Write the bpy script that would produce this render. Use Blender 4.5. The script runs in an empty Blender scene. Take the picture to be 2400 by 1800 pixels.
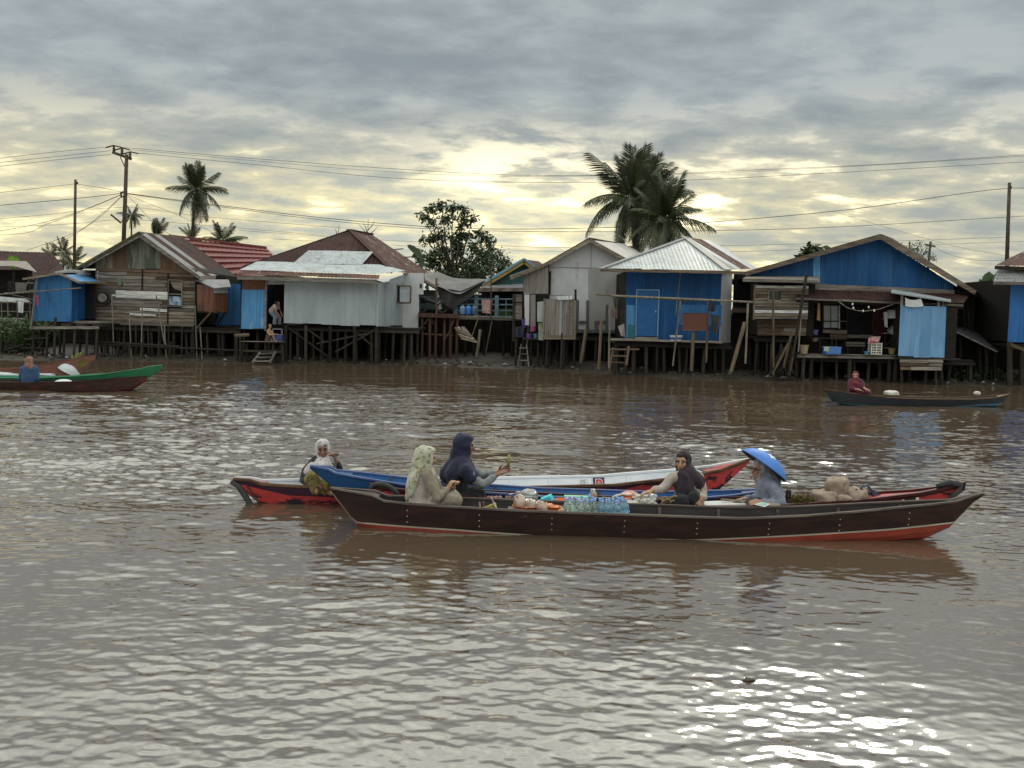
import bpy, bmesh, math, random
import numpy as np
from mathutils import Vector, Matrix, Euler, noise as mnoise
rng = random.Random(7)
SC = bpy.context.scene
COL = SC.collection
R = math.radians
# ---------------------------------------------------------------- camera
F = 2200.0                    # focal length in photo pixels (photo 2400 x 1800)
CAMZ = 2.26
PITCH = math.atan(155.0 / F)
ROLL = R(1.3)
_f = Vector((0, math.cos(PITCH), -math.sin(PITCH)))
_u0 = Vector((0, math.sin(PITCH), math.cos(PITCH)))
_r0 = Vector((1, 0, 0))
_up = _u0 * math.cos(ROLL) - _r0 * math.sin(ROLL)
_rt = _r0 * math.cos(ROLL) + _u0 * math.sin(ROLL)
CAMP = Vector((0, 0, CAMZ))
cd = bpy.data.cameras.new('camera')
cd.sensor_width = 36.0
cd.lens = 36.0 * F / 2400.0
cd.clip_start = 0.1
cd.clip_end = 9000
cam = bpy.data.objects.new('camera', cd)
COL.objects.link(cam)
cam.matrix_world = Matrix(((_rt.x, _up.x, -_f.x, CAMP.x), (_rt.y, _up.y, -_f.y, CAMP.y), (_rt.z, _up.z, -_f.z, CAMP.z), (0, 0, 0, 1)))
SC.camera = cam

def V(px, py, Y):
    """surveyed point: seen at photo pixel (px, py), standing Y metres out from the viewer"""
    d = _f + _rt * ((px - 1200.0) / F) + _up * ((900.0 - py) / F)
    return CAMP + d * (Y / d.y)

def G(px, py, z=0.0):
    d = _f + _rt * ((px - 1200.0) / F) + _up * ((900.0 - py) / F)
    return CAMP + d * ((z - CAMZ) / d.z)

# ---------------------------------------------------------------- world, sun, exposure
SUN_EL, SUN_AZ = R(33.5), R(20.0)
W = bpy.data.worlds.new('World')
SC.world = W
W.use_nodes = True
wn = W.node_tree
wn.nodes.clear()

class NT:
    def __init__(s, tree): s.t = tree
    def n(s, typ, **kw):
        nd = s.t.nodes.new(typ)
        for k, v in kw.items(): setattr(nd, k, v)
        return nd
    def lk(s, a, b): s.t.links.new(a, b)
    def put(s, sock, v):
        if isinstance(v, bpy.types.NodeSocket): s.t.links.new(v, sock)
        else: sock.default_value = v
    def m(s, op, a, b=0.0, c=0.0, clamp=False):
        nd = s.n('ShaderNodeMath', operation=op, use_clamp=clamp)
        s.put(nd.inputs[0], a); s.put(nd.inputs[1], b); s.put(nd.inputs[2], c)
        return nd.outputs[0]
    def vm(s, op, a, b=(0, 0, 0)):
        nd = s.n('ShaderNodeVectorMath', operation=op)
        s.put(nd.inputs[0], a); s.put(nd.inputs[1], b)
        return nd.outputs[0]
    def noise(s, vec, scale, detail=4.0, rough=0.5, dist=0.0):
        nd = s.n('ShaderNodeTexNoise')
        s.put(nd.inputs['Vector'], vec); s.put(nd.inputs['Scale'], scale)
        s.put(nd.inputs['Detail'], detail); s.put(nd.inputs['Roughness'], rough); s.put(nd.inputs['Distortion'], dist)
        return nd.outputs[0]
    def mr(s, x, a, b, c=0.0, d=1.0, smooth=True):
        nd = s.n('ShaderNodeMapRange', interpolation_type='SMOOTHSTEP' if smooth else 'LINEAR')
        s.put(nd.inputs[0], x)
        for i, v in enumerate((a, b, c, d)): s.put(nd.inputs[i + 1], v)
        return nd.outputs[0]
    def mix(s, f, a, b):
        nd = s.n('ShaderNodeMix', data_type='RGBA')
        s.put(nd.inputs[0], f)
        s.put(nd.inputs[6], a if isinstance(a, bpy.types.NodeSocket) else (*a[:3], 1))
        s.put(nd.inputs[7], b if isinstance(b, bpy.types.NodeSocket) else (*b[:3], 1))
        return nd.outputs[2]

w = NT(wn)
sky = w.n('ShaderNodeTexSky', sky_type='NISHITA')
sky.sun_disc = False
sky.sun_elevation = SUN_EL
sky.sun_rotation = SUN_AZ
sky.dust_density = 2.0
tc = w.n('ShaderNodeTexCoord')
sep = w.n('ShaderNodeSeparateXYZ'); w.lk(tc.outputs['Generated'], sep.inputs[0])
dx, dy, dz = sep.outputs
zc = w.m('MAXIMUM', dz, 0.0)
den = w.m('ADD', zc, 0.17)
pxx = w.m('DIVIDE', dx, den); pyy = w.m('DIVIDE', dy, den)
cmb = w.n('ShaderNodeCombineXYZ')
w.put(cmb.inputs[0], w.m('MULTIPLY', pxx, 0.80)); w.put(cmb.inputs[1], w.m('MULTIPLY', pyy, 1.0)); w.put(cmb.inputs[2], 17.2)
P = cmb.outputs[0]
n1 = w.noise(P, 4.6, 9.0, 0.58, 0.15)            # cloud decks
n2 = w.noise(P, 1.15, 4.0, 0.5, 0.0)             # broad light and dark masses
n3 = w.noise(P, 9.5, 6.0, 0.62, 0.3)
az = w.m('ARCTAN2', dx, dy)
warm = w.m('MULTIPLY', w.mr(w.m('ABSOLUTE', w.m('ADD', az, 0.10)), 0.12, 0.70, 1.0, 0.12), w.mr(zc, 0.10, 0.20, 1.0, 0.0))
dens = w.m('ADD', w.m('MULTIPLY', n1, 0.58), w.m('ADD', w.m('MULTIPLY', n2, 0.27), w.m('MULTIPLY', n3, 0.15)))
lit = w.mr(dens, 0.38, 0.62)
K = 10.0
def kc(r, g, b): return (r * K, g * K, b * K)
base_hi = w.mix(lit, kc(0.252, 0.294, 0.320), kc(0.385, 0.430, 0.446))
base_lo = w.mix(lit, kc(0.43, 0.455, 0.40), kc(0.90, 0.79, 0.46))
lowf = w.m('MULTIPLY', w.mr(zc, 0.12, 0.24, 1.0, 0.0), w.m('ADD', 0.45, w.m('MULTIPLY', warm, 0.55)))
base = w.mix(lowf, base_hi, base_lo)
gap = w.m('MULTIPLY', w.mr(dens, 0.535, 0.62), w.m('ADD', w.m('MULTIPLY', w.mr(zc, 0.10, 0.24, 1.0, 0.10), 0.34), w.m('MULTIPLY', warm, 0.65)))
gap = w.m('MAXIMUM', gap, w.m('MULTIPLY', w.m('MULTIPLY', w.mr(w.m('ABSOLUTE', w.m('ADD', az, 0.005)), 0.02, 0.16, 1.0, 0.0), w.mr(w.m('ABSOLUTE', w.m('SUBTRACT', zc, 0.155)), 0.0, 0.06, 1.0, 0.0)), w.m('MULTIPLY', w.mr(n1, 0.44, 0.58), 0.62)), clamp=True)
skyglow = w.vm('ADD', w.vm('MULTIPLY', sky.outputs[0], (0.5, 0.5, 0.5)), kc(0.92, 0.77, 0.38))
skyglow = w.mix(w.mr(zc, 0.19, 0.33), skyglow, kc(0.58, 0.62, 0.64))
core = w.m('ADD', 1.0, w.m('MULTIPLY', w.mr(w.m('ABSOLUTE', w.m('ADD', az, 0.02)), 0.03, 0.30, 1.0, 0.0), w.mr(zc, 0.11, 0.20, 0.22, 0.0)))
cg = w.n('ShaderNodeCombineXYZ')
for i in range(3): w.put(cg.inputs[i], core)
col = w.vm('MULTIPLY', w.mix(gap, base, skyglow), cg.outputs[0])
# overcast luminance grows toward the zenith, as under any cloud deck
sdir = (math.sin(SUN_AZ) * math.cos(SUN_EL), math.cos(SUN_AZ) * math.cos(SUN_EL), math.sin(SUN_EL))
dt = w.n('ShaderNodeVectorMath', operation='DOT_PRODUCT'); w.lk(tc.outputs['Generated'], dt.inputs[0]); dt.inputs[1].default_value = sdir
zen = w.m('ADD', w.mr(zc, 0.285, 0.50, 1.0, 3.5), w.mr(dt.outputs['Value'], 0.955, 1.0, 0.0, 0.8))
cz = w.n('ShaderNodeCombineXYZ')
for i in range(3): w.put(cz.inputs[i], w.m('ADD', 1.0, w.m('MULTIPLY', w.m('SUBTRACT', zen, 1.0), (1.10, 0.98, 0.80)[i])))
col = w.vm('MULTIPLY', col, cz.outputs[0])
bg = w.n('ShaderNodeBackground')
w.put(bg.inputs[0], col); bg.inputs[1].default_value = 0.1
out = w.n('ShaderNodeOutputWorld'); w.lk(bg.outputs[0], out.inputs[0])

sl = bpy.data.lights.new('sun', 'SUN')
sl.energy = 0.5
sl.angle = R(10)
sl.color = (1.0, 0.92, 0.74)
sun = bpy.data.objects.new('sun', sl)
COL.objects.link(sun)
sd = Vector((math.sin(SUN_AZ) * math.cos(SUN_EL), math.cos(SUN_AZ) * math.cos(SUN_EL), math.sin(SUN_EL)))
sun.rotation_euler = sd.to_track_quat('Z', 'Y').to_euler()

SC.view_settings.view_transform = 'Standard'
SC.view_settings.look = 'None'
SC.view_settings.exposure = 0.14
SC.view_settings.gamma = 1.0
SC.view_settings.use_curve_mapping = False
SC.cycles.use_denoising = True
SC.cycles.sample_clamp_indirect = 6.0
SC.cycles.max_bounces = 6

# ---------------------------------------------------------------- materials
MATS = {}
def M(name, c1, c2=None, scale=3.0, stretch=(1, 1, 1), rough=0.65, metal=0.0, bump=0.0, bscale=None, rnd=0.0,
      c3=None, thr=0.6, soft=0.06, c3scale=1.5, c3stretch=None, alpha=1.0, trans=0.0, spec=0.5, detail=4.0, sheen=0.0, sss=0.0, grime=0.0):
    if name in MATS: return MATS[name]
    m = bpy.data.materials.new(name); m.use_nodes = True
    t = NT(m.node_tree)
    b = m.node_tree.nodes['Principled BSDF']
    geo = t.n('ShaderNodeNewGeometry'); oi = t.n('ShaderNodeObjectInfo')
    rv = oi.outputs['Random']
    off = t.n('ShaderNodeCombineXYZ'); t.put(off.inputs[0], t.m('MULTIPLY', rv, 37.0)); t.put(off.inputs[1], t.m('MULTIPLY', rv, 11.0))
    pos = geo.outputs['Position']
    p1 = t.vm('ADD', t.vm('MULTIPLY', pos, stretch), off.outputs[0])
    colr = None
    if c2 is not None:
        nz = t.noise(p1, scale, detail, 0.6)
        colr = t.mix(t.mr(nz, 0.34, 0.66), c1, c2)
    else:
        nz = t.noise(p1, scale, detail, 0.6)
        colr = t.mix(t.mr(nz, 0.3, 0.7), tuple(x * 0.86 for x in c1), tuple(min(1, x * 1.12) for x in c1))
    if c3 is not None:
        p3 = t.vm('ADD', t.vm('MULTIPLY', pos, c3stretch or stretch), off.outputs[0])
        n3 = t.noise(p3, c3scale, 6.0, 0.62)
        colr = t.mix(t.mr(n3, thr - soft, thr + soft), colr, c3)
    if grime > 0:
        n4 = t.noise(t.vm('ADD', t.vm('MULTIPLY', pos, (2.6, 2.6, 0.16)), off.outputs[0]), 2.4, 6.0, 0.65)
        g4 = t.mr(n4, 0.48, 0.70, 1.0, 1.0 - grime)
        cg_ = t.n('ShaderNodeCombineXYZ')
        for i in range(3): t.put(cg_.inputs[i], g4)
        colr = t.vm('MULTIPLY', colr, cg_.outputs[0])
    if rnd > 0:
        f = t.m('ADD', 1.0 - rnd, t.m('MULTIPLY', rv, 2 * rnd))
        cf = t.n('ShaderNodeCombineXYZ')
        for i in range(3): t.put(cf.inputs[i], f)
        colr = t.vm('MULTIPLY', colr, cf.outputs[0])
    t.put(b.inputs['Base Color'], colr)
    b.inputs['Roughness'].default_value = rough
    b.inputs['Metallic'].default_value = metal
    b.inputs['Specular IOR Level'].default_value = spec
    b.inputs['Alpha'].default_value = alpha
    b.inputs['Transmission Weight'].default_value = trans
    if sheen: b.inputs['Sheen Weight'].default_value = sheen
    if sss:
        b.inputs['Subsurface Weight'].default_value = sss
        b.inputs['Subsurface Radius'].default_value = (0.01, 0.004, 0.002)
    if bump > 0:
        bn = t.n('ShaderNodeBump'); bn.inputs['Strength'].default_value = 1.0; bn.inputs['Distance'].default_value = bump
        t.put(bn.inputs['Height'], t.noise(p1, bscale or scale * 2, 5.0, 0.6))
        t.lk(bn.outputs[0], b.inputs['Normal'])
    MATS[name] = m
    return m

def wood(name, c, rnd=0.3, vert=False, **k):
    st = (9, 9, 0.7) if vert else (0.7, 9, 9)
    d = dict(scale=2.2, stretch=st, rough=0.8, bump=0.006, bscale=3.0, rnd=rnd, spec=0.25, detail=6)
    d.update(k)
    return M(name, tuple(x * 0.6 for x in c), tuple(x * 1.35 for x in c), **d)

def metal(name, c, rust=(0.09, 0.045, 0.03), thr=0.62, rough=0.5, rnd=0.10, **k):
    d = dict(scale=1.4, stretch=(1, 1, 0.35), rough=rough, metal=0.0, rnd=rnd, c3=rust, thr=thr, soft=0.05, c3scale=1.7, c3stretch=(1.2, 1.2, 0.3), spec=0.3, grime=0.42)
    d.update(k)
    return M(name, c, None, **d)

greywood = wood('grey_weathered_wood', (0.20, 0.175, 0.155), 0.45)
brownwood = wood('brown_wood', (0.12, 0.08, 0.055), 0.4)
palewood = wood('pale_wood', (0.22, 0.18, 0.14), 0.3)
whitewood = wood('white_board', (0.62, 0.62, 0.61), 0.08)
darkwood = wood('dark_wood', (0.030, 0.024, 0.020), 0.4)  # dark tone; under-house shade is put into beams and rear stilts with it
blackwood = wood('dark_under_wood', (0.014, 0.012, 0.010), 0.3)  # near-black; shade under floors and inside houses is put into this colour
stiltwood = wood('stilt_wood', (0.036, 0.029, 0.023), 0.45, vert=True)
redstilt = wood('red_brown_stilt_wood', (0.11, 0.06, 0.045), 0.35, vert=True)
bamboo = wood('bamboo_pole', (0.125, 0.094, 0.06), 0.3, vert=True)
palebamboo = wood('pale_stick', (0.18, 0.158, 0.125), 0.2, vert=True)
ironwood = wood('brown_fascia_wood', (0.17, 0.13, 0.10), 0.2)
browroof = metal('brown_roof_metal', (0.060, 0.030, 0.028), rust=(0.036, 0.021, 0.020), thr=0.55, rough=0.75, rnd=0.15, spec=0.12)
rustroof = metal('patchy_rust_roof', (0.10, 0.052, 0.044), rust=(0.24, 0.20, 0.185), thr=0.60, rough=0.75, rnd=0.2, c3scale=2.6, spec=0.12)
greyroof = metal('grey_roof_metal', (0.22, 0.22, 0.23), rust=(0.19, 0.16, 0.14), thr=0.64, rough=0.5, rnd=0.12)
whiteroof = metal('white_zinc_roof', (0.40, 0.43, 0.455), rust=(0.31, 0.30, 0.285), thr=0.60, rough=0.42, rnd=0.07)
rustpanel = metal('rust_sheet', (0.15, 0.062, 0.038), rust=(0.075, 0.042, 0.034), thr=0.52, rough=0.75, rnd=0.2)
orangerust = metal('orange_rust_sheet', (0.26, 0.125, 0.05), rust=(0.12, 0.075, 0.05), thr=0.5, rough=0.8, c3scale=1.2)
mossgrey = metal('mossy_grey_sheet', (0.19, 0.195, 0.165), rust=(0.085, 0.095, 0.075), thr=0.50, rough=0.8, c3scale=1.0)
tansheet = metal('tan_stained_sheet', (0.26, 0.21, 0.15), rust=(0.15, 0.125, 0.09), thr=0.5, rough=0.8)
redtile = M('red_tile', (0.19, 0.045, 0.042), (0.14, 0.032, 0.031), scale=2.5, rough=0.45, rnd=0.06)
mossroof = M('mossy_tile_edge', (0.06, 0.05, 0.035), (0.10, 0.11, 0.04), scale=3, rough=0.9, rnd=0.2)
graysheet = metal('grey_white_corrugated', (0.325, 0.365, 0.39), rust=(0.31, 0.35, 0.37), thr=0.62, rough=0.5, rnd=0.03, grime=0.10)
brownsheet = metal('brown_grey_corrugated', (0.26, 0.235, 0.22), rust=(0.17, 0.15, 0.14), thr=0.6, rough=0.6, rnd=0.10)
bluesheet = metal('blue_painted_sheet', (0.005, 0.072, 0.22), rust=(0.02, 0.10, 0.25), thr=0.58, rough=0.55, rnd=0.14, soft=.10, c3scale=1.3, c3stretch=(1.6, 1.6, .25))
blueshed = metal('mid_blue_painted_sheet', (0.035, 0.155, 0.37), rust=(0.02, 0.09, 0.24), thr=0.60, rough=0.55, rnd=0.08)
fadedblue = metal('faded_light_blue_sheet', (0.165, 0.34, 0.57), rust=(0.12, 0.26, 0.45), thr=0.58, rough=0.6, rnd=0.03, c3scale=1.2, grime=0.18)
streakblue = metal('streaky_blue_sheet', (0.08, 0.27, 0.52), rust=(0.26, 0.40, 0.52), thr=0.57, rough=0.55, rnd=0.08)
blueroof = metal('blue_roof_sheet', (0.07, 0.22, 0.42), rust=(0.10, 0.2, 0.3), thr=0.6, rough=0.45)
tealwall = M('teal_wall', (0.035, 0.10, 0.095), (0.05, 0.13, 0.12), rough=0.8)
yellowtrim = M('yellow_barge_board', (0.42, 0.27, 0.06), None, rough=0.6)
bluetrim = M('light_blue_trim', (0.17, 0.33, 0.43), None, rough=0.6)
bluegrey = M('blue_grey_paint', (0.17, 0.27, 0.33), (0.10, 0.16, 0.2), rough=0.7)
whitewall = M('white_plaster', (0.60, 0.60, 0.62), (0.52, 0.52, 0.54), scale=1.0, rough=0.9, c3=(0.33, 0.32, 0.30), thr=0.66, c3scale=0.9, c3stretch=(1, 1, 0.3))
greyplaster = M('grey_plaster', (0.36, 0.355, 0.345), (0.31, 0.305, 0.295), scale=1.0, rough=0.9, c3=(0.23, 0.22, 0.2), thr=0.64, c3scale=1.1, c3stretch=(1, 1, 0.3))
darkgrey = M('bare_cement', (0.12, 0.125, 0.14), (0.09, 0.095, 0.1), scale=3, rough=0.9)
blackhole = M('painted_interior_shade', (0.012, 0.012, 0.014), None, rough=0.95)  # near-black colour paints the shade inside openings and rooms
maroonsheet = metal('maroon_sheet', (0.10, 0.022, 0.03), rust=(0.05, 0.02, 0.02), rough=0.6)
glass = M('window_glass', (0.35, 0.38, 0.42), None, rough=0.12, spec=0.6)
mud = M('mud', (0.062, 0.048, 0.037), (0.036, 0.028, 0.022), scale=0.9, rough=0.55, bump=0.05, bscale=2.2)
leafdark = M('dark_leaf', (0.030, 0.052, 0.020), (0.055, 0.085, 0.030), scale=1.2, rough=0.55, rnd=0.1)
leafpalm = M('palm_leaf', (0.036, 0.050, 0.022), (0.075, 0.085, 0.035), scale=1.5, rough=0.5, rnd=0.25)
leaffresh = M('fresh_green_leaf', (0.085, 0.17, 0.03), (0.06, 0.12, 0.025), scale=2, rough=0.5)
leafmid = M('mid_green_leaf', (0.045, 0.085, 0.025), (0.085, 0.125, 0.04), scale=1.5, rough=0.6)
bark = wood('bark', (0.085, 0.07, 0.055), 0.2, vert=True)
wire = M('black_cable', (0.03, 0.03, 0.03), None, rough=0.7)
polemat = wood('pole_timber', (0.085, 0.062, 0.048), 0.1, vert=True)
tarpmat = M('grey_tarp', (0.17, 0.165, 0.165), (0.13, 0.125, 0.125), scale=2, rough=0.8, bump=0.03, bscale=3)
netmat = M('dark_shade_net', (0.05, 0.047, 0.05), (0.035, 0.033, 0.035), scale=4, rough=0.9)
rubber = M('black_rubber', (0.025, 0.027, 0.028), (0.04, 0.042, 0.042), scale=9, rough=0.75)
# ---------------------------------------------------------------- mesh helpers
def tag(o, label=None, cat=None, group=None, kind=None):
    if label: o['label'] = label
    if cat: o['category'] = cat
    if group: o['group'] = group
    if kind: o['kind'] = kind
    return o

def empty(name, loc, label=None, cat=None, group=None):
    o = bpy.data.objects.new(name, None)
    o.empty_display_size = 0.2
    COL.objects.link(o)
    o.location = loc
    return tag(o, label, cat, group)

class MB:
    def __init__(s): s.v = []; s.f = []; s.mi = []; s.cur = 0
    def add(s, vs, fs):
        n = len(s.v); s.v += [Vector(v) for v in vs]
        for f in fs: s.f.append(tuple(i + n for i in f)); s.mi.append(s.cur)
        return s
    def box(s, c, hx, hy, hz):
        """box about c with half-axis vectors"""
        c, hx, hy, hz = Vector(c), Vector(hx), Vector(hy), Vector(hz)
        vs = [c + hx * a + hy * b + hz * d for d in (-1, 1) for b in (-1, 1) for a in (-1, 1)]
        return s.add(vs, [(0, 2, 3, 1), (4, 5, 7, 6), (0, 1, 5, 4), (2, 6, 7, 3), (0, 4, 6, 2), (1, 3, 7, 5)])
    def abox(s, lo, hi):
        lo, hi = Vector(lo), Vector(hi); c = (lo + hi) / 2; h = (hi - lo) / 2
        return s.box(c, (h.x, 0, 0), (0, h.y, 0), (0, 0, h.z))
    def tube(s, pts, rad, n=8, caps=True, squash=None):
        pts = [Vector(p) for p in pts]
        if not isinstance(rad, (list, tuple)): rad = [rad] * len(pts)
        base = len(s.v); prev = None
        for i, p in enumerate(pts):
            t = (pts[min(i + 1, len(pts) - 1)] - pts[max(i - 1, 0)])
            t = t.normalized() if t.length > 1e-9 else Vector((0, 0, 1))
            if prev is None:
                a = Vector((0, 0, 1)) if abs(t.z) < 0.9 else Vector((1, 0, 0))
                x = t.cross(a).normalized()
            else:
                x = (prev - t * prev.dot(t)).normalized()
            prev = x; y = t.cross(x)
            for k in range(n):
                an = 2 * math.pi * k / n
                s.v.append(p + (x * math.cos(an) + y * math.sin(an)) * rad[i])
        for i in range(len(pts) - 1):
            for k in range(n):
                a = base + i * n + k; b = base + i * n + (k + 1) % n
                s.f.append((a, b, b + n, a + n)); s.mi.append(s.cur)
        if caps:
            s.f.append(tuple(base + k for k in reversed(range(n)))); s.mi.append(s.cur)
            s.f.append(tuple(base + (len(pts) - 1) * n + k for k in range(n))); s.mi.append(s.cur)
        return s
    def lathe(s, prof, n=20, M4=None):
        """profile of (r, z); open ends closed when r == 0"""
        base = len(s.v); M4 = M4 or Matrix.Identity(4)
        for r, z in prof:
            for k in range(n):
                an = 2 * math.pi * k / n
                s.v.append(M4 @ Vector((r * math.cos(an), r * math.sin(an), z)))
        for i in range(len(prof) - 1):
            for k in range(n):
                a = base + i * n + k; b = base + i * n + (k + 1) % n
                s.f.append((a, b, b + n, a + n)); s.mi.append(s.cur)
        return s
    def grid(s, fn, nu, nv):
        base = len(s.v)
        for j in range(nv + 1):
            for i in range(nu + 1): s.v.append(Vector(fn(i / nu, j / nv)))
        for j in range(nv):
            for i in range(nu):
                a = base + j * (nu + 1) + i
                s.f.append((a, a + 1, a + nu + 2, a + nu + 1)); s.mi.append(s.cur)
        return s
    def build(s, name, mats, parent=None, smooth=False, origin=None):
        me = bpy.data.meshes.new(name)
        o_ = Vector(parent.location) if parent is not None and origin is None else Vector(origin or (0, 0, 0))
        me.from_pydata([tuple(v - o_) for v in s.v], [], s.f)
        if not isinstance(mats, (list, tuple)): mats = [mats]
        for m in mats: me.materials.append(m)
        if len(mats) > 1: me.polygons.foreach_set('material_index', s.mi)
        if smooth: me.polygons.foreach_set('use_smooth', [True] * len(me.polygons))
        me.update()
        o = bpy.data.objects.new(name, me)
        COL.objects.link(o)
        if parent is not None: o.parent = parent
        else: o.location = o_
        return o

def rootloc(p):
    v = Vector((0, 0, 0))
    while p is not None: v += p.location; p = p.parent
    return v

_unit = {}
def unit_mesh(kind, mat):
    k = (kind, mat.name)
    if k not in _unit:
        b = MB()
        if kind == 'box': b.abox((-.5, -.5, -.5), (.5, .5, .5))
        else:
            prof = [(0.0, -.5), (.5, -.5), (.47, -.2), (.49, .1), (.45, .5), (0.0, .5)]
            b.lathe(prof, 8)
        me = bpy.data.meshes.new(kind + '_' + mat.name)
        me.from_pydata([tuple(v) for v in b.v], [], b.f)
        me.materials.append(mat)
        if kind != 'box': me.polygons.foreach_set('use_smooth', [True] * len(me.polygons))
        _unit[k] = me
    return _unit[k]

def place_unit(kind, name, mat, M4, parent):
    o = bpy.data.objects.new(name, unit_mesh(kind, mat))
    COL.objects.link(o)
    if parent is not None:
        o.parent = parent
        M4 = Matrix.Translation(-rootloc(parent)) @ M4
    o.matrix_basis = M4
    return o

def basis(c, x, y, z):
    return Matrix(((x.x, y.x, z.x, c.x), (x.y, y.y, z.y, c.y), (x.z, y.z, z.z, c.z), (0, 0, 0, 1)))

def rod(parent, name, mat, p, q, r):
    """round pole from p to q"""
    p, q = Vector(p), Vector(q); d = q - p
    z = d.normalized(); a = Vector((1, 0, 0)) if abs(z.x) < .9 else Vector((0, 1, 0))
    x = z.cross(a).normalized(); y = z.cross(x)
    return place_unit('rod', name, mat, basis((p + q) / 2, x * 2 * r, y * 2 * r, d), parent)

def bar(parent, name, mat, p, q, wdt, dep, up=(0, 0, 1)):
    """squared timber from p to q; wdt along up, dep across"""
    p, q = Vector(p), Vector(q); d = q - p; x = d.normalized()
    u = Vector(up); u = (u - x * u.dot(x)).normalized(); n = x.cross(u)
    return place_unit('box', name, mat, basis((p + q) / 2, d, n * dep, u * wdt), parent)

def block(parent, name, mat, lo, hi):
    lo, hi = Vector(lo), Vector(hi); d = hi - lo; d = Vector((abs(d.x), abs(d.y), abs(d.z)))
    return place_unit('box', name, mat, basis((lo + hi) / 2, Vector((d.x, 0, 0)), Vector((0, d.y, 0)), Vector((0, 0, d.z))), parent)

def interp(pts, u):
    if u <= pts[0][0]: return pts[0][1]
    for a, b in zip(pts, pts[1:]):
        if u <= b[0]:
            return b[1] if b[0] - a[0] < 1e-6 else a[1] + (b[1] - a[1]) * (u - a[0]) / (b[0] - a[0])
    return pts[-1][1]

def sheets(parent, name, mats, bots, tops, width=0.8, amp=0.012, pitch=0.10, off=0.0, ragged=0.035, pick=None):
    """corrugated sheets side by side over the region between two polylines (both left to right, one plane)"""
    bots = [Vector(p) for p in bots]; tops = [Vector(p) for p in tops]
    o = bots[0]; far = bots[-1] if (bots[-1] - bots[0]).length > 0.1 else tops[-1]
    U = (far - o).normalized()
    ring = bots + tops[::-1]; N = Vector((0, 0, 0))
    for a_, c_ in zip(ring, ring[1:] + ring[:1]): N += (a_ - o).cross(c_ - o)
    N.normalize()
    if N.dot(CAMP - o) < 0: N = -N
    U2 = Vector((0, 0, 1)).cross(N).normalized()
    U = U2 if U2.dot(U) > 0 else -U2
    Vd = N.cross(U); Vd = Vd if Vd.z > 0 else -Vd
    uv = lambda p: ((p - o).dot(U), (p - o).dot(Vd))
    B = [uv(p) for p in bots]; T = [uv(p) for p in tops]
    if T[0][0] < B[0][0] - 1e-4: B = [T[0]] + B
    elif B[0][0] < T[0][0] - 1e-4: T = [B[0]] + T
    if T[-1][0] > B[-1][0] + 1e-4: B = B + [T[-1]]
    elif B[-1][0] > T[-1][0] + 1e-4: T = T + [B[-1]]
    umin = min(x for x, _ in B + T); umax = max(x for x, _ in B + T)
    if not isinstance(mats, (list, tuple)): mats = [mats]
    if mats[0].name == 'white_zinc_roof' and not pick: amp = .005
    n = max(1, round((umax - umin) / width)); wd = (umax - umin) / n
    objs = []
    for i in range(n):
        u0 = umin + i * wd; u1 = u0 + wd + (0.03 if i < n - 1 else 0)
        jb = rng.uniform(-ragged, ragged); jt = rng.uniform(-ragged, ragged) * .5
        nst = max(2, int((u1 - u0) / pitch * 4)); b = MB(); cols = []
        step = off + (i % 2) * 0.006
        us = [u0 + (u1 - u0) * j / nst for j in range(nst + 1)]
        for p in B + T:
            if u0 < p[0] < u1: us.append(p[0])
        for u in sorted(us):
            vb = interp(B, u); vt = interp(T, u)
            if vt - vb < 0.004: vb = vt = (vb + vt) / 2
            else: vb += jb; vt += jt
            h = N * (amp * math.sin(2 * math.pi * u / pitch) + step)
            cols.append((o + U * u + Vd * vb + h, o + U * u + Vd * vt + h + N * 0.002))
        vs = [p for c_ in cols for p in c_]
        fs = [(2 * j, 2 * j + 2, 2 * j + 3, 2 * j + 1) for j in range(len(cols) - 1) if (vs[2 * j + 1] - vs[2 * j]).length + (vs[2 * j + 3] - vs[2 * j + 2]).length > 1e-3]
        if not fs: continue
        b.add(vs, fs)
        mt = pick(i, n) if pick else rng.choice(mats)
        objs.append(b.build(name, mt, parent, smooth=True))
    return objs

def planks(parent, name, mats, TL, TR, BR, BL, h=0.17, holes=(), joints=1, thick=0.022, gap=0.012, odd=None):
    """horizontal boards nailed one above another, each its own piece; holes in (u0,u1,v0,v1), v from the top"""
    TL, TR, BR, BL = map(Vector, (TL, TR, BR, BL))
    H = ((BL - TL).length + (BR - TR).length) / 2
    n = max(1, round(H / h))
    Nn = (TR - TL).cross(BL - TL).normalized()
    if Nn.dot(CAMP - TL) < 0: Nn = -Nn
    if not isinstance(mats, (list, tuple)): mats = [mats]
    for i in range(n):
        v0, v1 = i / n, (i + 1) / n; vm = (v0 + v1) / 2
        L = TL.lerp(BL, vm); Rr = TR.lerp(BR, vm)
        cuts = [0.0] + sorted(rng.uniform(.25, .75) for _ in range(rng.randint(0, joints))) + [1.0]
        segs = []
        for a, b_ in zip(cuts, cuts[1:]):
            parts_ = [(a, b_)]
            for (u0, u1, w0, w1) in holes:
                if w0 < vm < w1:
                    nn = []
                    for (x, y) in parts_:
                        if x < u0: nn.append((x, min(y, u0)))
                        if y > u1: nn.append((max(x, u1), y))
                    parts_ = nn
            segs += [q for q in parts_ if q[1] - q[0] > 0.012]
        hh = H / n - gap
        for (a, b_) in segs:
            p = L.lerp(Rr, a + .002) + Nn * rng.uniform(0, .012); q = L.lerp(Rr, b_ - .002) + Nn * rng.uniform(0, .012)
            tl = rng.uniform(-.008, .008)
            q = q + Vector((0, 0, tl))
            bar(parent, name, odd(i, n) if odd and odd(i, n) else rng.choice(mats), p, q, hh * rng.uniform(.9, 1.02), thick, up=(TL - BL))

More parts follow.
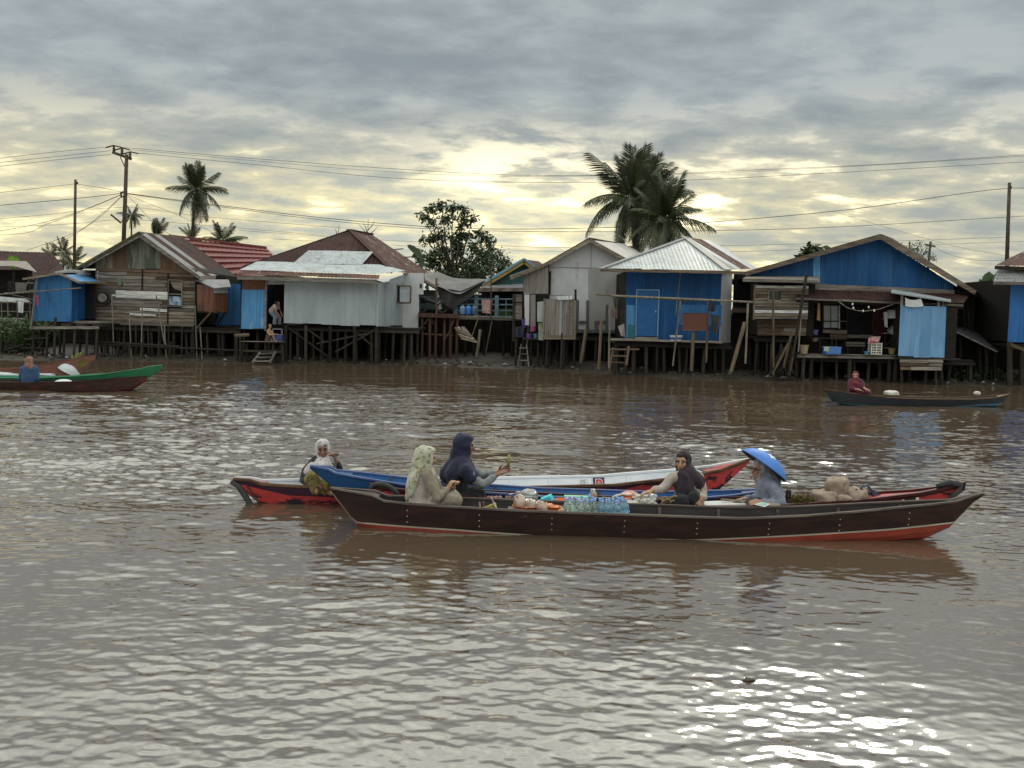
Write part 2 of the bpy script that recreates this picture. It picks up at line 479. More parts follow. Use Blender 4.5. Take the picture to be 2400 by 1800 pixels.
def extrude(parent, name, mat, front, depth, dirv=(0, 1, 0), shift=0.06):
    """solid from an outline; the outline faces the river"""
    d = Vector(dirv); fr = [Vector(p) + d * shift for p in front]; n = len(fr)
    b = MB()
    b.add(fr + [p + d * depth for p in fr], [tuple(range(n)), tuple(range(2 * n - 1, n - 1, -1))] + [(i, i + n, (i + 1) % n + n, (i + 1) % n) for i in range(n)])
    return b.build(name, mat, parent)

def slab(parent, name, mat, pts, thick=0.05):
    """flat panel with thickness from corner points"""
    pts = [Vector(p) for p in pts]; n = len(pts)
    N = (pts[1] - pts[0]).cross(pts[2] - pts[0]).normalized()
    if N.dot(CAMP - pts[0]) < 0: N = -N
    b = MB()
    b.add(pts + [p - N * thick for p in pts], [tuple(range(n)), tuple(range(2 * n - 1, n - 1, -1))] + [(i, i + n, (i + 1) % n + n, (i + 1) % n) for i in range(n)])
    return b.build(name, mat, parent)

def cloth(parent, name, mat, TL, TR, BR, BL, folds=3, amp=0.03, sag=0.0, nu=18, nv=12, label=None, cat=None, group=None, curve=0.0):
    TL, TR, BR, BL = map(Vector, (TL, TR, BR, BL))
    N = (TR - TL).cross(BL - TL).normalized(); ph = rng.uniform(0, 6)
    def fn(u, v):
        p = TL.lerp(TR, u).lerp(BL.lerp(BR, u), v)
        p = p + N * (amp * math.sin(folds * 2 * math.pi * u + ph + v) * (.3 + .7 * v))
        p.z -= sag * 4 * u * (1 - u) * (1 - .3 * v)
        p.x += amp * .6 * math.sin(7 * v + ph) * (.5 - abs(u - .5)) * v
        return p
    b = MB().grid(fn, nu, nv)
    n = len(b.v)
    off = N * 0.008
    b2 = MB(); b2.v = b.v + [p - off for p in b.v]; b2.f = b.f + [tuple(reversed([i + n for i in f])) for f in b.f]
    ring = list(range(nu + 1)) + [(nu + 1) * j + nu for j in range(1, nv + 1)] + [(nu + 1) * nv + i for i in range(nu - 1, -1, -1)] + [(nu + 1) * j for j in range(nv - 1, 0, -1)]
    for a, c in zip(ring, ring[1:] + ring[:1]): b2.f.append((a, c, c + n, a + n))
    b2.mi = [0] * len(b2.f)
    o = b2.build(name, mat, parent, smooth=True, origin=None if parent is not None else tuple(BL.lerp(BR, .5)))
    return tag(o, label, cat, group)

# ---------------------------------------------------------------- river and bank
def fft_tile(N, L, lmin, lmax, slope, wind, power, seed):
    r = np.random.default_rng(seed)
    k = np.fft.fftfreq(N, L / N) * 2 * np.pi
    kx, ky = np.meshgrid(k, k, indexing='ij'); kk = np.hypot(kx, ky); kk[0, 0] = 1
    th = np.arctan2(ky, kx) - wind
    S = kk ** (-power) * (0.10 + np.abs(np.cos(th)) ** 4) * (kk > 2 * np.pi / lmax) * (kk < 2 * np.pi / lmin)
    a = np.sqrt(S) * (r.normal(size=S.shape) + 1j * r.normal(size=S.shape))
    h = np.real(np.fft.ifft2(a))
    gx = np.gradient(h, L / N, axis=0); gy = np.gradient(h, L / N, axis=1)
    return h * slope / np.sqrt(np.mean(gx ** 2 + gy ** 2))

def samp(t, L, x, y):
    N = t.shape[0]
    u = (x / L) % 1.0 * N; v = (y / L) % 1.0 * N
    i = u.astype(int); j = v.astype(int); fu = u - i; fv = v - j
    i %= N; j %= N; i1 = (i + 1) % N; j1 = (j + 1) % N
    return t[i, j] * (1 - fu) * (1 - fv) + t[i1, j] * fu * (1 - fv) + t[i, j1] * (1 - fu) * fv + t[i1, j1] * fu * fv

def make_river():
    NR, NC = 860, 640
    ys = np.concatenate([[-60, -20, -4], np.geomspace(2.4, 47.0, NR), [60.0]])
    us = np.concatenate([[-60, -14], np.linspace(-1, 1, NC), [14, 60]])
    tiny = fft_tile(1024, 21.0, 0.055, 0.40, 0.135, 1.45, 2.9, 3)
    mid = fft_tile(1024, 37.0, 0.45, 2.2, 0.036, 1.75, 3.6, 5)
    big = fft_tile(512, 83.0, 2.0, 8.0, 0.011, 1.2, 3.8, 8)
    lowm = fft_tile(256, 120.0, 6.0, 40.0, 1.0, 0.3, 2.5, 11); lowm = lowm / lowm.std()
    Y = np.repeat(ys[:, None], len(us), 1)
    half = np.maximum(0.70 * np.abs(Y) + 1.2, 3.0)
    X = us[None, :] * np.where(np.abs(us)[None, :] > 1, 1.0, half) + np.where(np.abs(us)[None, :] > 1, np.sign(us)[None, :] * half, 0)
    m = samp(lowm, 120.0, X + 31, Y * 1.6 + 17)
    m2 = samp(lowm, 120.0, X * 2.7 + 7, Y * 4.2 + 50)
    amp = np.clip(1.0 + 0.30 * m + 0.26 * m2, 0.22, 1.8)
    calm = 1.0 - 0.5 * np.clip((Y - 24) / 12.0, 0, 1)          # sheltered water under the bank
    band = 0.38 + 0.12 * np.clip((Y - 6.5) / 3.0, 0, 1) + (0.50 + 0.60 * np.clip((-X - 0.5) / 5.0, 0, 1)) * np.clip((Y - 9.5) / 4.0, 0, 1)
    lee = 1.0 - 0.6 * np.exp(-((Y - 9.0) / 1.0) ** 2) * np.clip((X + 2.6) / 0.8, 0, 1) * np.clip((5.4 - X) / 0.8, 0, 1)
    H = (samp(tiny, 21.0, X, Y) * amp + samp(mid, 37.0, X + 3, Y + 9) * np.sqrt(amp)) * calm * lee * band + samp(big, 83.0, X, Y) * calm
    inside = (np.abs(us)[None, :] <= 1) & (Y > 2.3) & (Y < 47.1)
    H = np.where(inside, H, 0.0)
    n0, n1 = Y.shape
    co = np.stack([X, Y, H], -1).reshape(-1, 3)
    idx = np.arange(n0 * n1).reshape(n0, n1)
    q = np.stack([idx[:-1, :-1], idx[:-1, 1:], idx[1:, 1:], idx[1:, :-1]], -1).reshape(-1, 4)
    me = bpy.data.meshes.new('river_water')
    me.vertices.add(len(co)); me.vertices.foreach_set('co', co.astype(np.float32).ravel())
    me.loops.add(q.size); me.loops.foreach_set('vertex_index', q.astype(np.int32).ravel())
    me.polygons.add(len(q)); me.polygons.foreach_set('loop_start', np.arange(0, q.size, 4, dtype=np.int32))
    me.polygons.foreach_set('use_smooth', np.ones(len(q), bool))
    me.update(calc_edges=True)
    wm = bpy.data.materials.new('muddy_water'); wm.use_nodes = True
    t = NT(wm.node_tree); b = wm.node_tree.nodes['Principled BSDF']
    geo = t.n('ShaderNodeNewGeometry')
    nz = t.noise(geo.outputs['Position'], 0.35, 3.0)
    t.put(b.inputs['Base Color'], t.mix(nz, (0.090, 0.061, 0.041), (0.112, 0.078, 0.052)))
    b.inputs['Roughness'].default_value = 0.035
    b.inputs['IOR'].default_value = 3.3
    bn = t.n('ShaderNodeBump'); bn.inputs['Strength'].default_value = 0.3; bn.inputs['Distance'].default_value = 0.003
    p2 = t.vm('MULTIPLY', geo.outputs['Position'], (0.8, 1.5, 1))
    t.put(bn.inputs['Height'], t.noise(p2, 15.0, 3.0, 0.5)); t.lk(bn.outputs[0], b.inputs['Normal'])
    me.materials.append(wm)
    o = bpy.data.objects.new('water', me); COL.objects.link(o)
    tag(o, 'rippled muddy brown river reflecting the cloudy sky', kind='structure')
make_river()

_sh = [(G(*p).x, G(*p).y) for p in ((-400, 838), (0, 843), (300, 846), (700, 853), (1000, 856), (1300, 868), (1600, 888), (2000, 896), (2400, 907), (2700, 914))]
_sh = [(-90, 45)] + _sh + [(90, 36)]
def shore(x): return interp(_sh, x)
def gz(x, y):
    """height of the bank"""
    d = y - shore(x)
    z = 0.085 * d if d < 0 else 0.80 * (1 - math.exp(-d * 0.13))
    nn = mnoise.noise((x * 0.45, y * 0.6, 2.0)) * 0.10 + mnoise.noise((x * 1.7, y * 1.7, 5.0)) * 0.045
    return max(-0.9, z + nn * min(1.0, max(0.15, (d + 1.0) / 3)))

def make_ground():
    xs = [-2500, -800, -200, -90, -60] + [-45 + i * 0.45 for i in range(200)] + [60, 90, 200, 800, 2500]
    ys = [33.0 + i * 0.4 for i in range(60)] + [58, 62, 70, 90, 140, 300, 900, 3000]
    b = MB()
    nx = len(xs)
    for y in ys:
        for x in xs: b.v.append(Vector((x, y, gz(max(-60, min(60, x)), y) if y < 58 else 0.75)))
    for j in range(len(ys) - 1):
        for i in range(nx - 1):
            a = j * nx + i; b.f.append((a, a + 1, a + nx + 1, a + nx)); b.mi.append(0)
    tag(b.build('mud_bank', mud, smooth=True), 'muddy river bank under the stilt houses', kind='structure')
make_ground()

def under(root, x0, x1, y0, y1, zf, nx=6, ny=4, mat=None, skirt=True, r=0.07, front_gap=False):
    """deck on stilts: floor, posts down into the mud, dark back board added against sky light"""
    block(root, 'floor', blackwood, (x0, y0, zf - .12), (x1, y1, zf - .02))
    bar(root, 'floor_beam', darkwood, (x0 - .05, y0 - .03, zf - .17), (x1 + .05, y0 - .03, zf - .19), .12, .05)
    nx = int(nx * 1.35)
    for j in range(ny + 1):
        for i in range(nx):
            if j > 0 and rng.random() < .15: continue
            x = x0 + (x1 - x0) * (i + .5 * (j % 2) * .6 + .05) / max(1, nx - .6) + rng.uniform(-.15, .15)
            y = y0 + .08 + (y1 - y0 - .3) * j / ny
            x = min(max(x, x0 + .05), x1 - .05)
            zb = gz(x, y) - .15
            rod(root, 'stilt', mat or (stiltwood if j == 0 else darkwood), (x + rng.uniform(-.06, .06), y, zb), (x, y, zf - .12), r * rng.uniform(.8, 1.25))  # rear stilts take darker wood, putting under-house shade into colour
    if skirt:
        block(root, 'back_skirt', blackwood, (x0 - 1.2, y1 - .1, -.1), (x1 + 1.2, y1, zf + .9))  # unseen board added to keep sky light from showing under the house
# ---------------------------------------------------------------- houses on the far bank; dark cores added behind the facades block light
def house(name, label, px, py, Y, group=None, cat='house'):
    p = V(px, py, Y)
    return empty(name, (p.x, Y, gz(p.x, Y)), label, cat, group)

def Vs(Y, *pts): return [V(x, y, Y) for x, y in pts]

def fascia(root, name, mat, pts, wdt=.16, dep=.04):
    for a, b_ in zip(pts, pts[1:]): bar(root, name, mat, a, b_, wdt, dep)

def rect_frame(root, name, mat, TL, TR, BR, BL, t=.06, d=.06):
    for a, b_ in ((TL, TR), (TR, BR), (BR, BL), (BL, TL)):
        v = Vector(b_) - Vector(a)
        bar(root, name, mat, a, b_, t, d, up=(0, 0, 1) if abs(v.z) < v.length * .7 else (1, 0, 0))

# --- dark roofed house at the far left, behind
h = house('dark_roofed_house', 'low dark house with a wide maroon roof behind the open shed at the far left', 60, 690, 58, 'houses on the far bank')
sheets(h, 'roof_sheet', browroof, [V(-140, 652, 55), V(166, 650, 55)], [V(-140, 577, 60), V(123, 592, 60)], width=1.1, pitch=.25)
extrude(h, 'wall', blackwood, [V(-130, 650, 55.3), V(158, 650, 55.3), V(158, 745, 55.3), V(-130, 745, 55.3)], 6)
sheets(h, 'roof_sheet', browroof, [V(123, 592, 60), V(166, 650, 55)], [V(123, 592, 60.2), V(190, 648, 60)], width=2, pitch=.25)
# --- open shed in front of it
h = house('open_shed', 'open shed with a thin dark roof on posts, by the weeds at the far left', 30, 700, 46, 'houses on the far bank', 'shed')
slab(h, 'roof', greywood, [V(-60, 624, 45), V(32, 623, 45), V(84, 637, 45), V(60, 612, 50), V(-60, 610, 50)], .08)
for px in (-20, 33, 70): rod(h, 'post', darkwood, V(px, 632, 45.4), V(px - 1, 725, 45.4), .07)
slab(h, 'back_wall', blackwood, [V(-60, 632, 50), V(75, 632, 50), V(75, 720, 50), V(-60, 720, 50)], .05)
for (a, b_) in (((36, 663), (86, 664)), ((0, 690), (85, 680)), ((12, 686), (78, 703)), ((55, 690), (66, 659))):
    rod(h, 'rail', palebamboo, V(*a, 44.6), V(*b_, 44.6), .03)
tag(cloth(None, 'hanging_cloth', M('faded_brown_cloth', (0.17, 0.15, 0.14), rough=.9), *Vs(44.4, (36, 662), (63, 662), (61, 686), (38, 684)), folds=3), 'faded brown cloth hung over a rail in the open shed', 'cloth', 'cloths hung in the open shed')
tag(cloth(None, 'hanging_cloth', M('black_cloth', (0.02, 0.02, 0.022), rough=.9), *Vs(44.4, (18, 658), (28, 658), (28, 686), (19, 686)), folds=2), 'black garment hung beside the post of the open shed', 'garment', 'cloths hung in the open shed')
h = empty('drying_rack', V(30, 735, 43.4), 'makeshift rack of sticks with white plastic sheets laid over it, above the weeds', 'rack')
wp = M('white_plastic', (0.68, 0.70, 0.72), rough=.45, bump=.01, bscale=5)
cloth(h, 'plastic_sheet', wp, *Vs(43.2, (-30, 692), (62, 700), (74, 708), (-30, 706)), folds=4, amp=.05)
cloth(h, 'plastic_sheet', wp, V(42, 704, 43.1), V(56, 705, 43.1), V(55, 733, 43.1), V(43, 732, 43.1), folds=2, amp=.03)
for px in (-20, 3, 18, 40, 70): rod(h, 'leg', palebamboo, V(px, 705, 43.2), V(px + 2, 775, 43.2), .025)
for py in (708, 729): rod(h, 'crossbar', palebamboo, V(-30, py, 43.2), V(75, py + 2, 43.2), .022)

# --- small blue shed
h = house('blue_shed', 'small bright blue corrugated shed with a low gable, left of the plank house', 140, 770, 41, 'houses on the far bank', 'shed')
Y = 41.0
sheets(h, 'wall_sheet', blueshed, Vs(Y, (76, 752), (168, 753)), Vs(Y, (79, 652), (139, 643), (169, 655)), width=.75, pitch=.12)
sheets(h, 'wall_sheet', bluesheet, [V(168, 753, Y), V(199, 749, 42.2)], [V(169, 656, Y), V(199, 659, 42.2)], width=.7, pitch=.12)  # side wall's shade is put in by using the darker blue
extrude(h, 'wall', blackwood, Vs(Y, (78, 752), (166, 752), (167, 657), (139, 646), (81, 654)), 2.6)
sheets(h, 'roof_sheet', blueroof, [V(186, 661, 40.7), V(248, 661, 42.6)], [V(139, 640, 40.8), V(200, 645, 43.4)], width=.8, pitch=.15, off=.02)
slab(h, 'roof_sheet', greyroof, [V(52, 654, 40.7), V(139, 640, 40.7), V(180, 640, 43.4), V(90, 650, 43.4)], .03)
fascia(h, 'barge_board', palewood, [V(54, 654, 40.65), V(139, 641, 40.65), V(186, 662, 40.65), V(247, 662, 42.5)], .09)
slab(h, 'lean_roof', greyroof, [V(126, 637, 43.6), V(157, 631, 43.6), V(211, 634, 43.6), V(212, 645, 43.2), V(140, 645, 43.2)], .04)
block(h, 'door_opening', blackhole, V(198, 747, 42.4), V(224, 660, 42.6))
block(h, 'porch_floor', greywood, V(160, 757, 41.2), V(262, 753, 42.6))
for px in (166, 200, 236): block(h, 'floor_joist', darkwood, V(px, 766, 40.9), V(px + 5, 757, 42))
bar(h, 'floor_beam', greywood, V(76, 768, 40.9), V(232, 768, 40.9), .12, .08)
for px, t, b_ in ((80, 752, 835), (112, 768, 833), (130, 744, 832), (152, 768, 836), (176, 768, 838), (205, 768, 838), (228, 768, 840), (95, 768, 800), (143, 768, 806), (190, 768, 812)):
    p = V(px, t, 41 if b_ > 815 else 42.4); q = V(px - 4, b_, p.y)
    rod(h, 'stilt', stiltwood if b_ > 815 else darkwood, p, (q.x, q.y, gz(q.x, q.y) - .2), .06)
block(h, 'back_skirt', blackwood, V(60, 860, 46.4), V(320, 740, 46.5))  # added dark board closes the sky gap below the shed
block(h, 'back_wall', blackwood, V(196, 770, 44.2), V(228, 634, 44.4))  # added dark panel hides the bright gap beside the plank house
rod(h, 'corner_pole', palebamboo, V(87, 651, 40.8), V(72, 772, 40.8), .04)
rod(h, 'drain_pipe', palebamboo, V(164, 656, 40.8), V(164, 676, 40.8), .03)
tag(rod(None, 'bamboo_rail', palebamboo, V(0, 690, 40.6), V(190, 675, 40.6), .03), 'thin pale bamboo rail across the front of the small blue shed', 'rail')
tag(cloth(None, 'red_cloth', M('red_cloth', (0.40, 0.05, 0.06), rough=.8), *Vs(40.5, (85, 691), (90, 691), (90, 715), (86, 715)), folds=1, amp=.02, nu=6), 'narrow red cloth strip hanging at the corner of the blue shed', 'cloth')

# --- weathered plank house
h = house('plank_house', 'weathered grey plank house with rust stained gable and brown metal roof', 330, 780, 43, 'houses on the far bank')
Y = 43.0
wx0, wx1 = 224, 459
gable = [((224, 629), (262, 583), tansheet), ((262, 583), (300, 566), orangerust), ((300, 566), (376, 572), mossgrey), ((376, 572), (416, 602), orangerust), ((416, 602), (452, 628), tansheet)]
sheets(h, 'gable_sheet', tansheet, Vs(Y, (224, 629), (263, 630)), Vs(Y, (224, 612), (263, 582)), width=.8, pitch=.16)
sheets(h, 'gable_sheet', orangerust, Vs(Y, (263, 630), (301, 630)), Vs(Y, (263, 582), (301, 562)), width=.8, pitch=.16)
sheets(h, 'gable_sheet', mossgrey, Vs(Y, (301, 630), (376, 632)), Vs(Y, (301, 562), (327, 549), (376, 580)), width=.75, pitch=.16)
sheets(h, 'gable_sheet', orangerust, Vs(Y, (376, 632), (416, 633)), Vs(Y, (376, 580), (416, 606)), width=.8, pitch=.16)
sheets(h, 'gable_sheet', tansheet, Vs(Y, (416, 633), (456, 634)), Vs(Y, (416, 606), (456, 632)), width=.8, pitch=.16)
wallpx = lambda px, py: ((px - wx0) / (wx1 - wx0), (py - 628) / (763 - 628))
win = (*wallpx(394, 0)[:1], *wallpx(426, 0)[:1], wallpx(0, 656)[1], wallpx(0, 718)[1])
planks(h, 'plank', [greywood, greywood, greywood, brownwood, palewood], *Vs(Y, (224, 628), (459, 634), (456, 764), (224, 757)), h=.155, holes=[win], joints=2,
       odd=None)
planks(h, 'plank', [greywood, brownwood], *Vs(Y - .03, (281, 752), (456, 756), (455, 766), (281, 762)), h=.15, joints=1)
extrude(h, 'wall', blackwood, Vs(Y, (226, 756), (455, 762), (457, 634), (327, 552), (228, 616)), 6.5, shift=.10)
for px, a, b_ in ((334, 632, 680), (459, 634, 760), (394, 640, 760)): bar(h, 'batten', darkwood, V(px, a, Y - .04), V(px - 1, b_, Y - .04), .07, .03, up=(1, 0, 0))
# white boards nailed on
for pts in (((271.5, 680), (393, 685), (393, 702), (271.5, 698)), ((328, 721), (392, 725), (392, 732), (328, 728)), ((304, 733), (366, 737), (366, 742), (304, 739))):
    planks(h, 'white_board', whitewood, *Vs(Y - .06, *pts), h=.6, joints=0)
planks(h, 'white_board', whitewood, *Vs(Y - .06, (257, 689), (271, 690), (271, 695), (257, 694)), h=.6, joints=0)
# window: frame, sagging board, plastic
rect_frame(h, 'window_frame', greywood, *Vs(Y - .05, (395, 656), (427, 657), (426, 718), (394, 717)), t=.05)
bar(h, 'window_bar', greywood, V(396, 689, Y - .03), V(425, 690, Y - .03), .04, .03)
slab(h, 'shutter', palewood, Vs(Y + .03, (398, 657), (425, 658), (425, 682), (410, 678), (403, 670)), .02)
cloth(h, 'window_sheet', M('blue_white_plastic', (0.50, 0.56, 0.62), (0.05, 0.16, 0.33), scale=3.5, rough=.5), *Vs(Y + .05, (396, 694), (424, 695), (424, 716), (395, 714)), folds=2, amp=.03)
tag(slab(None, 'green_poster', M('faded_green', (0.11, 0.17, 0.14), rough=.8), Vs(Y - .06, (276, 652), (284, 652), (284, 669), (277, 670)), .01), 'small faded green notice on the plank wall under the gable', 'notice')
# roof: right slope in sheets, mossy left edge
rp = [browroof, browroof, greyroof, browroof, browroof, browroof]
sheets(h, 'roof_sheet', [browroof], [V(467, 648, 42.6), V(551, 645, 50)], [V(327, 546, 42.6), V(428, 558, 50)], width=1.0, pitch=.2, off=.03,
       pick=lambda i, n: greyroof if i in (0, 2) else browroof)
slab(h, 'roof_slope', mossroof, [V(180, 630, 42.6), V(327, 546, 42.6), V(428, 558, 50), V(290, 630, 50)], .08)
for i in range(12):
    a = V(182 + i * 12.2, 630 - i * 7.05, 42.55)
    place_unit('box', 'roof_tile', mossroof, Matrix.Translation(a + Vector((.1, .15, .02 + rng.uniform(0, .05)))) @ Euler((0, -.52, rng.uniform(-.1, .1))).to_matrix().to_4x4() @ Matrix.Diagonal((.32, .5, .06, 1)), h)
fascia(h, 'barge_board', greywood, [V(196, 626, 42.55), V(327, 552, 42.55), V(467, 651, 42.55)], .13)
fascia(h, 'eave_board', greywood, [V(467, 652, 42.6), V(505, 651, 45)], .2)
# rusty bay with a little roof, held on struts
slab(h, 'bay_panel', rustpanel, Vs(42.4, (462, 666), (501, 672), (500, 731), (462, 729)), .04)
slab(h, 'bay_panel', rustpanel, [V(501, 672, 42.4), V(534, 668, 43.2), V(534, 733, 43.2), V(500, 732, 42.4)], .04)
slab(h, 'bay_panel', graysheet, [V(502, 673, 42.36), V(534, 672, 43.1), V(534, 687, 43.1), V(502, 687, 42.36)], .02)
slab(h, 'bay_roof', greyroof, [V(458, 655, 42.9), V(502, 675, 42.2), V(541, 672, 43.0), V(536, 655, 44)], .05)
block(h, 'bay_floor', darkwood, V(463, 733, 42.5), V(533, 729, 44))
rod(h, 'strut', bamboo, V(496, 730, 42.4), V(459, 772, 43), .05)
rod(h, 'strut', stiltwood, V(527, 733, 43), V(505, 768, 43.5), .04)
sheets(h, 'wall_sheet', blueshed, Vs(44.2, (505, 762), (566, 763)), Vs(44.2, (534, 664), (566, 665)), width=.7, pitch=.12)
block(h, 'wall', blackwood, V(505, 762, 44.4), V(566, 655, 47))
p0, p1 = V(226, 760, 43.1), V(562, 764, 43.1)
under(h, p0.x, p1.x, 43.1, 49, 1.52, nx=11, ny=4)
for px in (231, 264, 292, 318, 346, 372, 395, 427, 452): # front posts standing proud
    p = V(px, 765, 42.9); rod(h, 'stilt', stiltwood, p, (p.x + rng.uniform(-.1, .1), 42.9, gz(p.x, 42.9) - .2), .05)
for px, t, b_, l in ((334, 716, 818, 0), (366, 692, 820, 1), (262, 694, 820, 0), (303, 738, 838, 0), (457, 716, 815, 0), (469, 766, 812, 0), (385, 762, 812, 0)):
    p = V(px, t, 42.3); q = V(px + (26 if l else (-4 if px == 334 else 5)), b_, 42.3); q.z = gz(q.x, 42.3) - .1
    tag(rod(None, 'bamboo_pole', palebamboo, p, q, .03), ['', ''][0] or f'thin bamboo pole leaning {["upright", "aslant"][l]} against the plank house, ' + {334: 'under the thin white boards', 366: 'crossing the long white board', 262: 'beside the round wheel', 303: 'left of the lowest white board', 457: 'at the foot of the rusty bay', 469: 'under the rusty bay strut', 385: 'below the window'}[px], 'pole', 'bamboo poles leaning on the far houses')
for i, (a, b_) in enumerate((((150, 797), (420, 812)), ((215, 806), (560, 822)))):
    rod(h, 'low_rail', darkwood, V(*a, 42.2), V(*b_, 42.2), .05)
for px in (222, 245, 278, 304, 332, 372, 400, 437): rod(h, 'low_post', darkwood, V(px, 800 + (px % 7), 41.9), V(px + rng.uniform(-5, 5), 845, 41.8), .04)
# wheel hung on the wall
h = empty('car_wheel', V(241, 698, 42.8), 'round black tyre with pale rim hanging on the plank wall beside the blue shed', 'wheel')
m4 = Matrix.Translation(V(241, 698, 42.8)) @ Euler((R(90), 0, 0)).to_matrix().to_4x4()
MB().lathe([(.14, -.06), (.27, -.07), (.31, 0), (.27, .08), (.17, .08), (.14, .02), (.14, -.06)], 24, m4 @ Matrix.Translation((.1, 0, -.05))).build('tyre', rubber, h, smooth=True)
MB().lathe([(0, .09), (.13, .09), (.15, .10), (.205, .10), (.20, .06)], 24, m4).build('rim', M('pale_rim', (.30, .28, .25), rough=.7), h, smooth=True)

# --- red tiled house behind
h = house('red_roofed_house', 'house with a bright red ribbed tile roof behind the plank house', 550, 660, 53, 'houses on the far bank')
rows = 7
for i in range(rows):
    def edge(t):
        L = V(398, 553, 57).lerp(V(470, 668, 51.5), t); Rr = V(624, 581, 57).lerp(V(672, 640, 51.5), t)
        return L, Rr
    a0, b0 = edge(i / rows); a1, b1 = edge((i + 1.08) / rows)
    up = Vector((0, -.03, .05))
    sheets(h, 'tile_row', redtile, [a1 + up, b1 + up], [a0, b0], width=6, pitch=.28, amp=.011, ragged=0)
    slab(h, 'tile_edge', redtile, [a1 + up, b1 + up, b1 - Vector((0, 0, .06)), a1 - Vector((0, 0, .06))], .03)
bar(h, 'ridge_cap', redtile, V(398, 552, 57), V(624, 580, 57), .12, .3)
sheets(h, 'roof_sheet', redtile, [V(672, 640, 51.5), V(690, 640, 57)], [V(624, 581, 57), V(625, 581, 57.1)], width=4, pitch=.3)
extrude(h, 'wall', brownwood, Vs(52, (480, 664), (664, 640), (664, 740), (480, 740)), 5)

# --- grey corrugated house
h = house('grey_corrugated_house', 'grey corrugated house on stilts with rusty hipped roof and white zinc awning', 760, 790, 43, 'houses on the far bank')
sheets(h, 'roof_sheet', [browroof], [V(567, 626, 43.6), V(920, 640, 43.4)], [V(567, 625, 43.62), V(822, 541, 47.4), V(920, 639, 43.42)], width=1.0, pitch=.2)
sheets(h, 'roof_sheet', [rustroof], [V(918, 637, 43.4), V(1020, 647, 49)], [V(825, 541, 47.4), V(868, 549, 50)], width=.9, pitch=.2, off=.02)
slab(h, 'roof_back', browroof, [V(567, 626, 43.7), V(819, 540, 47.6), V(868, 549, 50), V(640, 626, 52)], .05)
bar(h, 'ridge_cap', browroof, V(818, 539, 47.5), V(870, 549, 50), .08, .3)
bar(h, 'hip_cap', browroof, V(822, 541, 47.35), V(922, 636, 43.3), .06, .25)
for (a, b_) in (((925, 585, 49.5), (945, 583, 50.2)), ((948, 603, 49), (968, 602, 50))): bar(h, 'roof_batten', greywood, V(*a), V(*b_), .06, .05)
sheets(h, 'awning_sheet', whiteroof, [V(687, 618, 43.75), V(848, 623, 43.75)], [V(723, 589, 44.9), V(875, 591, 44.9)], width=1.05, pitch=.16, off=.03)
sheets(h, 'awning_sheet', whiteroof, [V(563, 637, 42.4), V(885, 648, 42.4), V(949, 640, 43.0)], [V(604, 617, 43.9), V(891, 626, 44.0), V(949, 638, 43.1)], width=.95, pitch=.16, off=.10)
sheets(h, 'awning_edge_sheet', [rustroof, rustpanel, rustroof], [V(553, 645, 41.9), V(888, 655, 41.9)], [V(567, 635, 42.4), V(890, 647, 42.4)], width=.95, pitch=.16, off=.05)
fascia(h, 'fascia_board', greywood, [V(556, 650, 41.95), V(884, 660, 41.95)], .18)
Y = 42.5
sheets(h, 'wall_sheet', graysheet, Vs(Y, (665, 757), (884, 764)), Vs(Y, (667, 658), (887, 662)), width=.84, pitch=.11, amp=.010)
sheets(h, 'side_sheet', graysheet, [V(884, 764, Y), V(943, 762, 45.4)], [V(887, 662, Y), V(946, 655, 45.4)], width=.8, pitch=.14, amp=.010)
bar(h, 'corner_strip', graysheet, V(887, 661, Y - .03), V(884, 765, Y - .03), .09, .02, up=(1, 0, 0))
block(h, 'wall', blackwood, V(668, 760, Y + .12), (V(884, 700, Y).x - .1, 47.5, V(700, 652, Y).z))
slab(h, 'awning_end', graysheet, [V(913, 664, 42.9), V(914, 655, 42.9), V(948, 643, 43.5), V(947, 660, 43.5)], .03)
slab(h, 'masonry_wall', whitewall, Vs(45.4, (944, 640), (992, 640), (991, 690), (981, 690), (980, 780), (943, 778)), .3)
block(h, 'vent', blackhole, V(984, 675, 45.36), V(989, 665, 45.4))
bar(h, 'sill_strip', M('pale_yellow_trim', (.42, .40, .27), rough=.8), V(944, 771, 45.35), V(980, 773, 45.35), .16, .05)
# open window shutter
rect_frame(h, 'window_frame', brownwood, *Vs(44.6, (926, 669), (963, 671), (962, 710), (926, 710)), t=.07)
slab(h, 'window_pane', M('pale_window_panel', (.42, .46, .50), rough=.25), Vs(44.63, (937, 673), (960, 674), (959, 707), (937, 707)), .02)
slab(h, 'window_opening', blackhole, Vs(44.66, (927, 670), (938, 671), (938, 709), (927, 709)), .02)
# blue end with rust lintel, doorway
sheets(h, 'wall_sheet', streakblue, Vs(42.6, (565, 769), (622, 770)), Vs(42.6, (567, 679), (623, 680)), width=.6, pitch=.12)
sheets(h, 'lintel_sheet', rustpanel, Vs(42.62, (567, 680), (624, 681)), Vs(42.62, (568, 653), (624, 655)), width=1.2, pitch=.12)
sheets(h, 'lintel_sheet', graysheet, Vs(42.6, (624, 665), (667, 665)), Vs(42.6, (624, 655), (667, 657)), width=1.2, pitch=.12)
bar(h, 'door_post', greywood, V(624, 656, 42.55), V(622, 775, 42.55), .08, .08, up=(1, 0, 0))
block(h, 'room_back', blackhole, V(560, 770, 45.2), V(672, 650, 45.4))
slab(h, 'room_panel', bluesheet, [V(626, 664, 42.9), V(642, 664, 44.6), V(642, 766, 44.6), V(626, 766, 42.9)], .03)
slab(h, 'door_curtain', M('dark_red_curtain', (.06, .012, .018), rough=.9), Vs(44.2, (650, 672), (662, 672), (662, 755), (650, 755)), .03)
block(h, 'room_floor', darkwood, V(560, 772, 42.7), V(668, 768, 45.2))
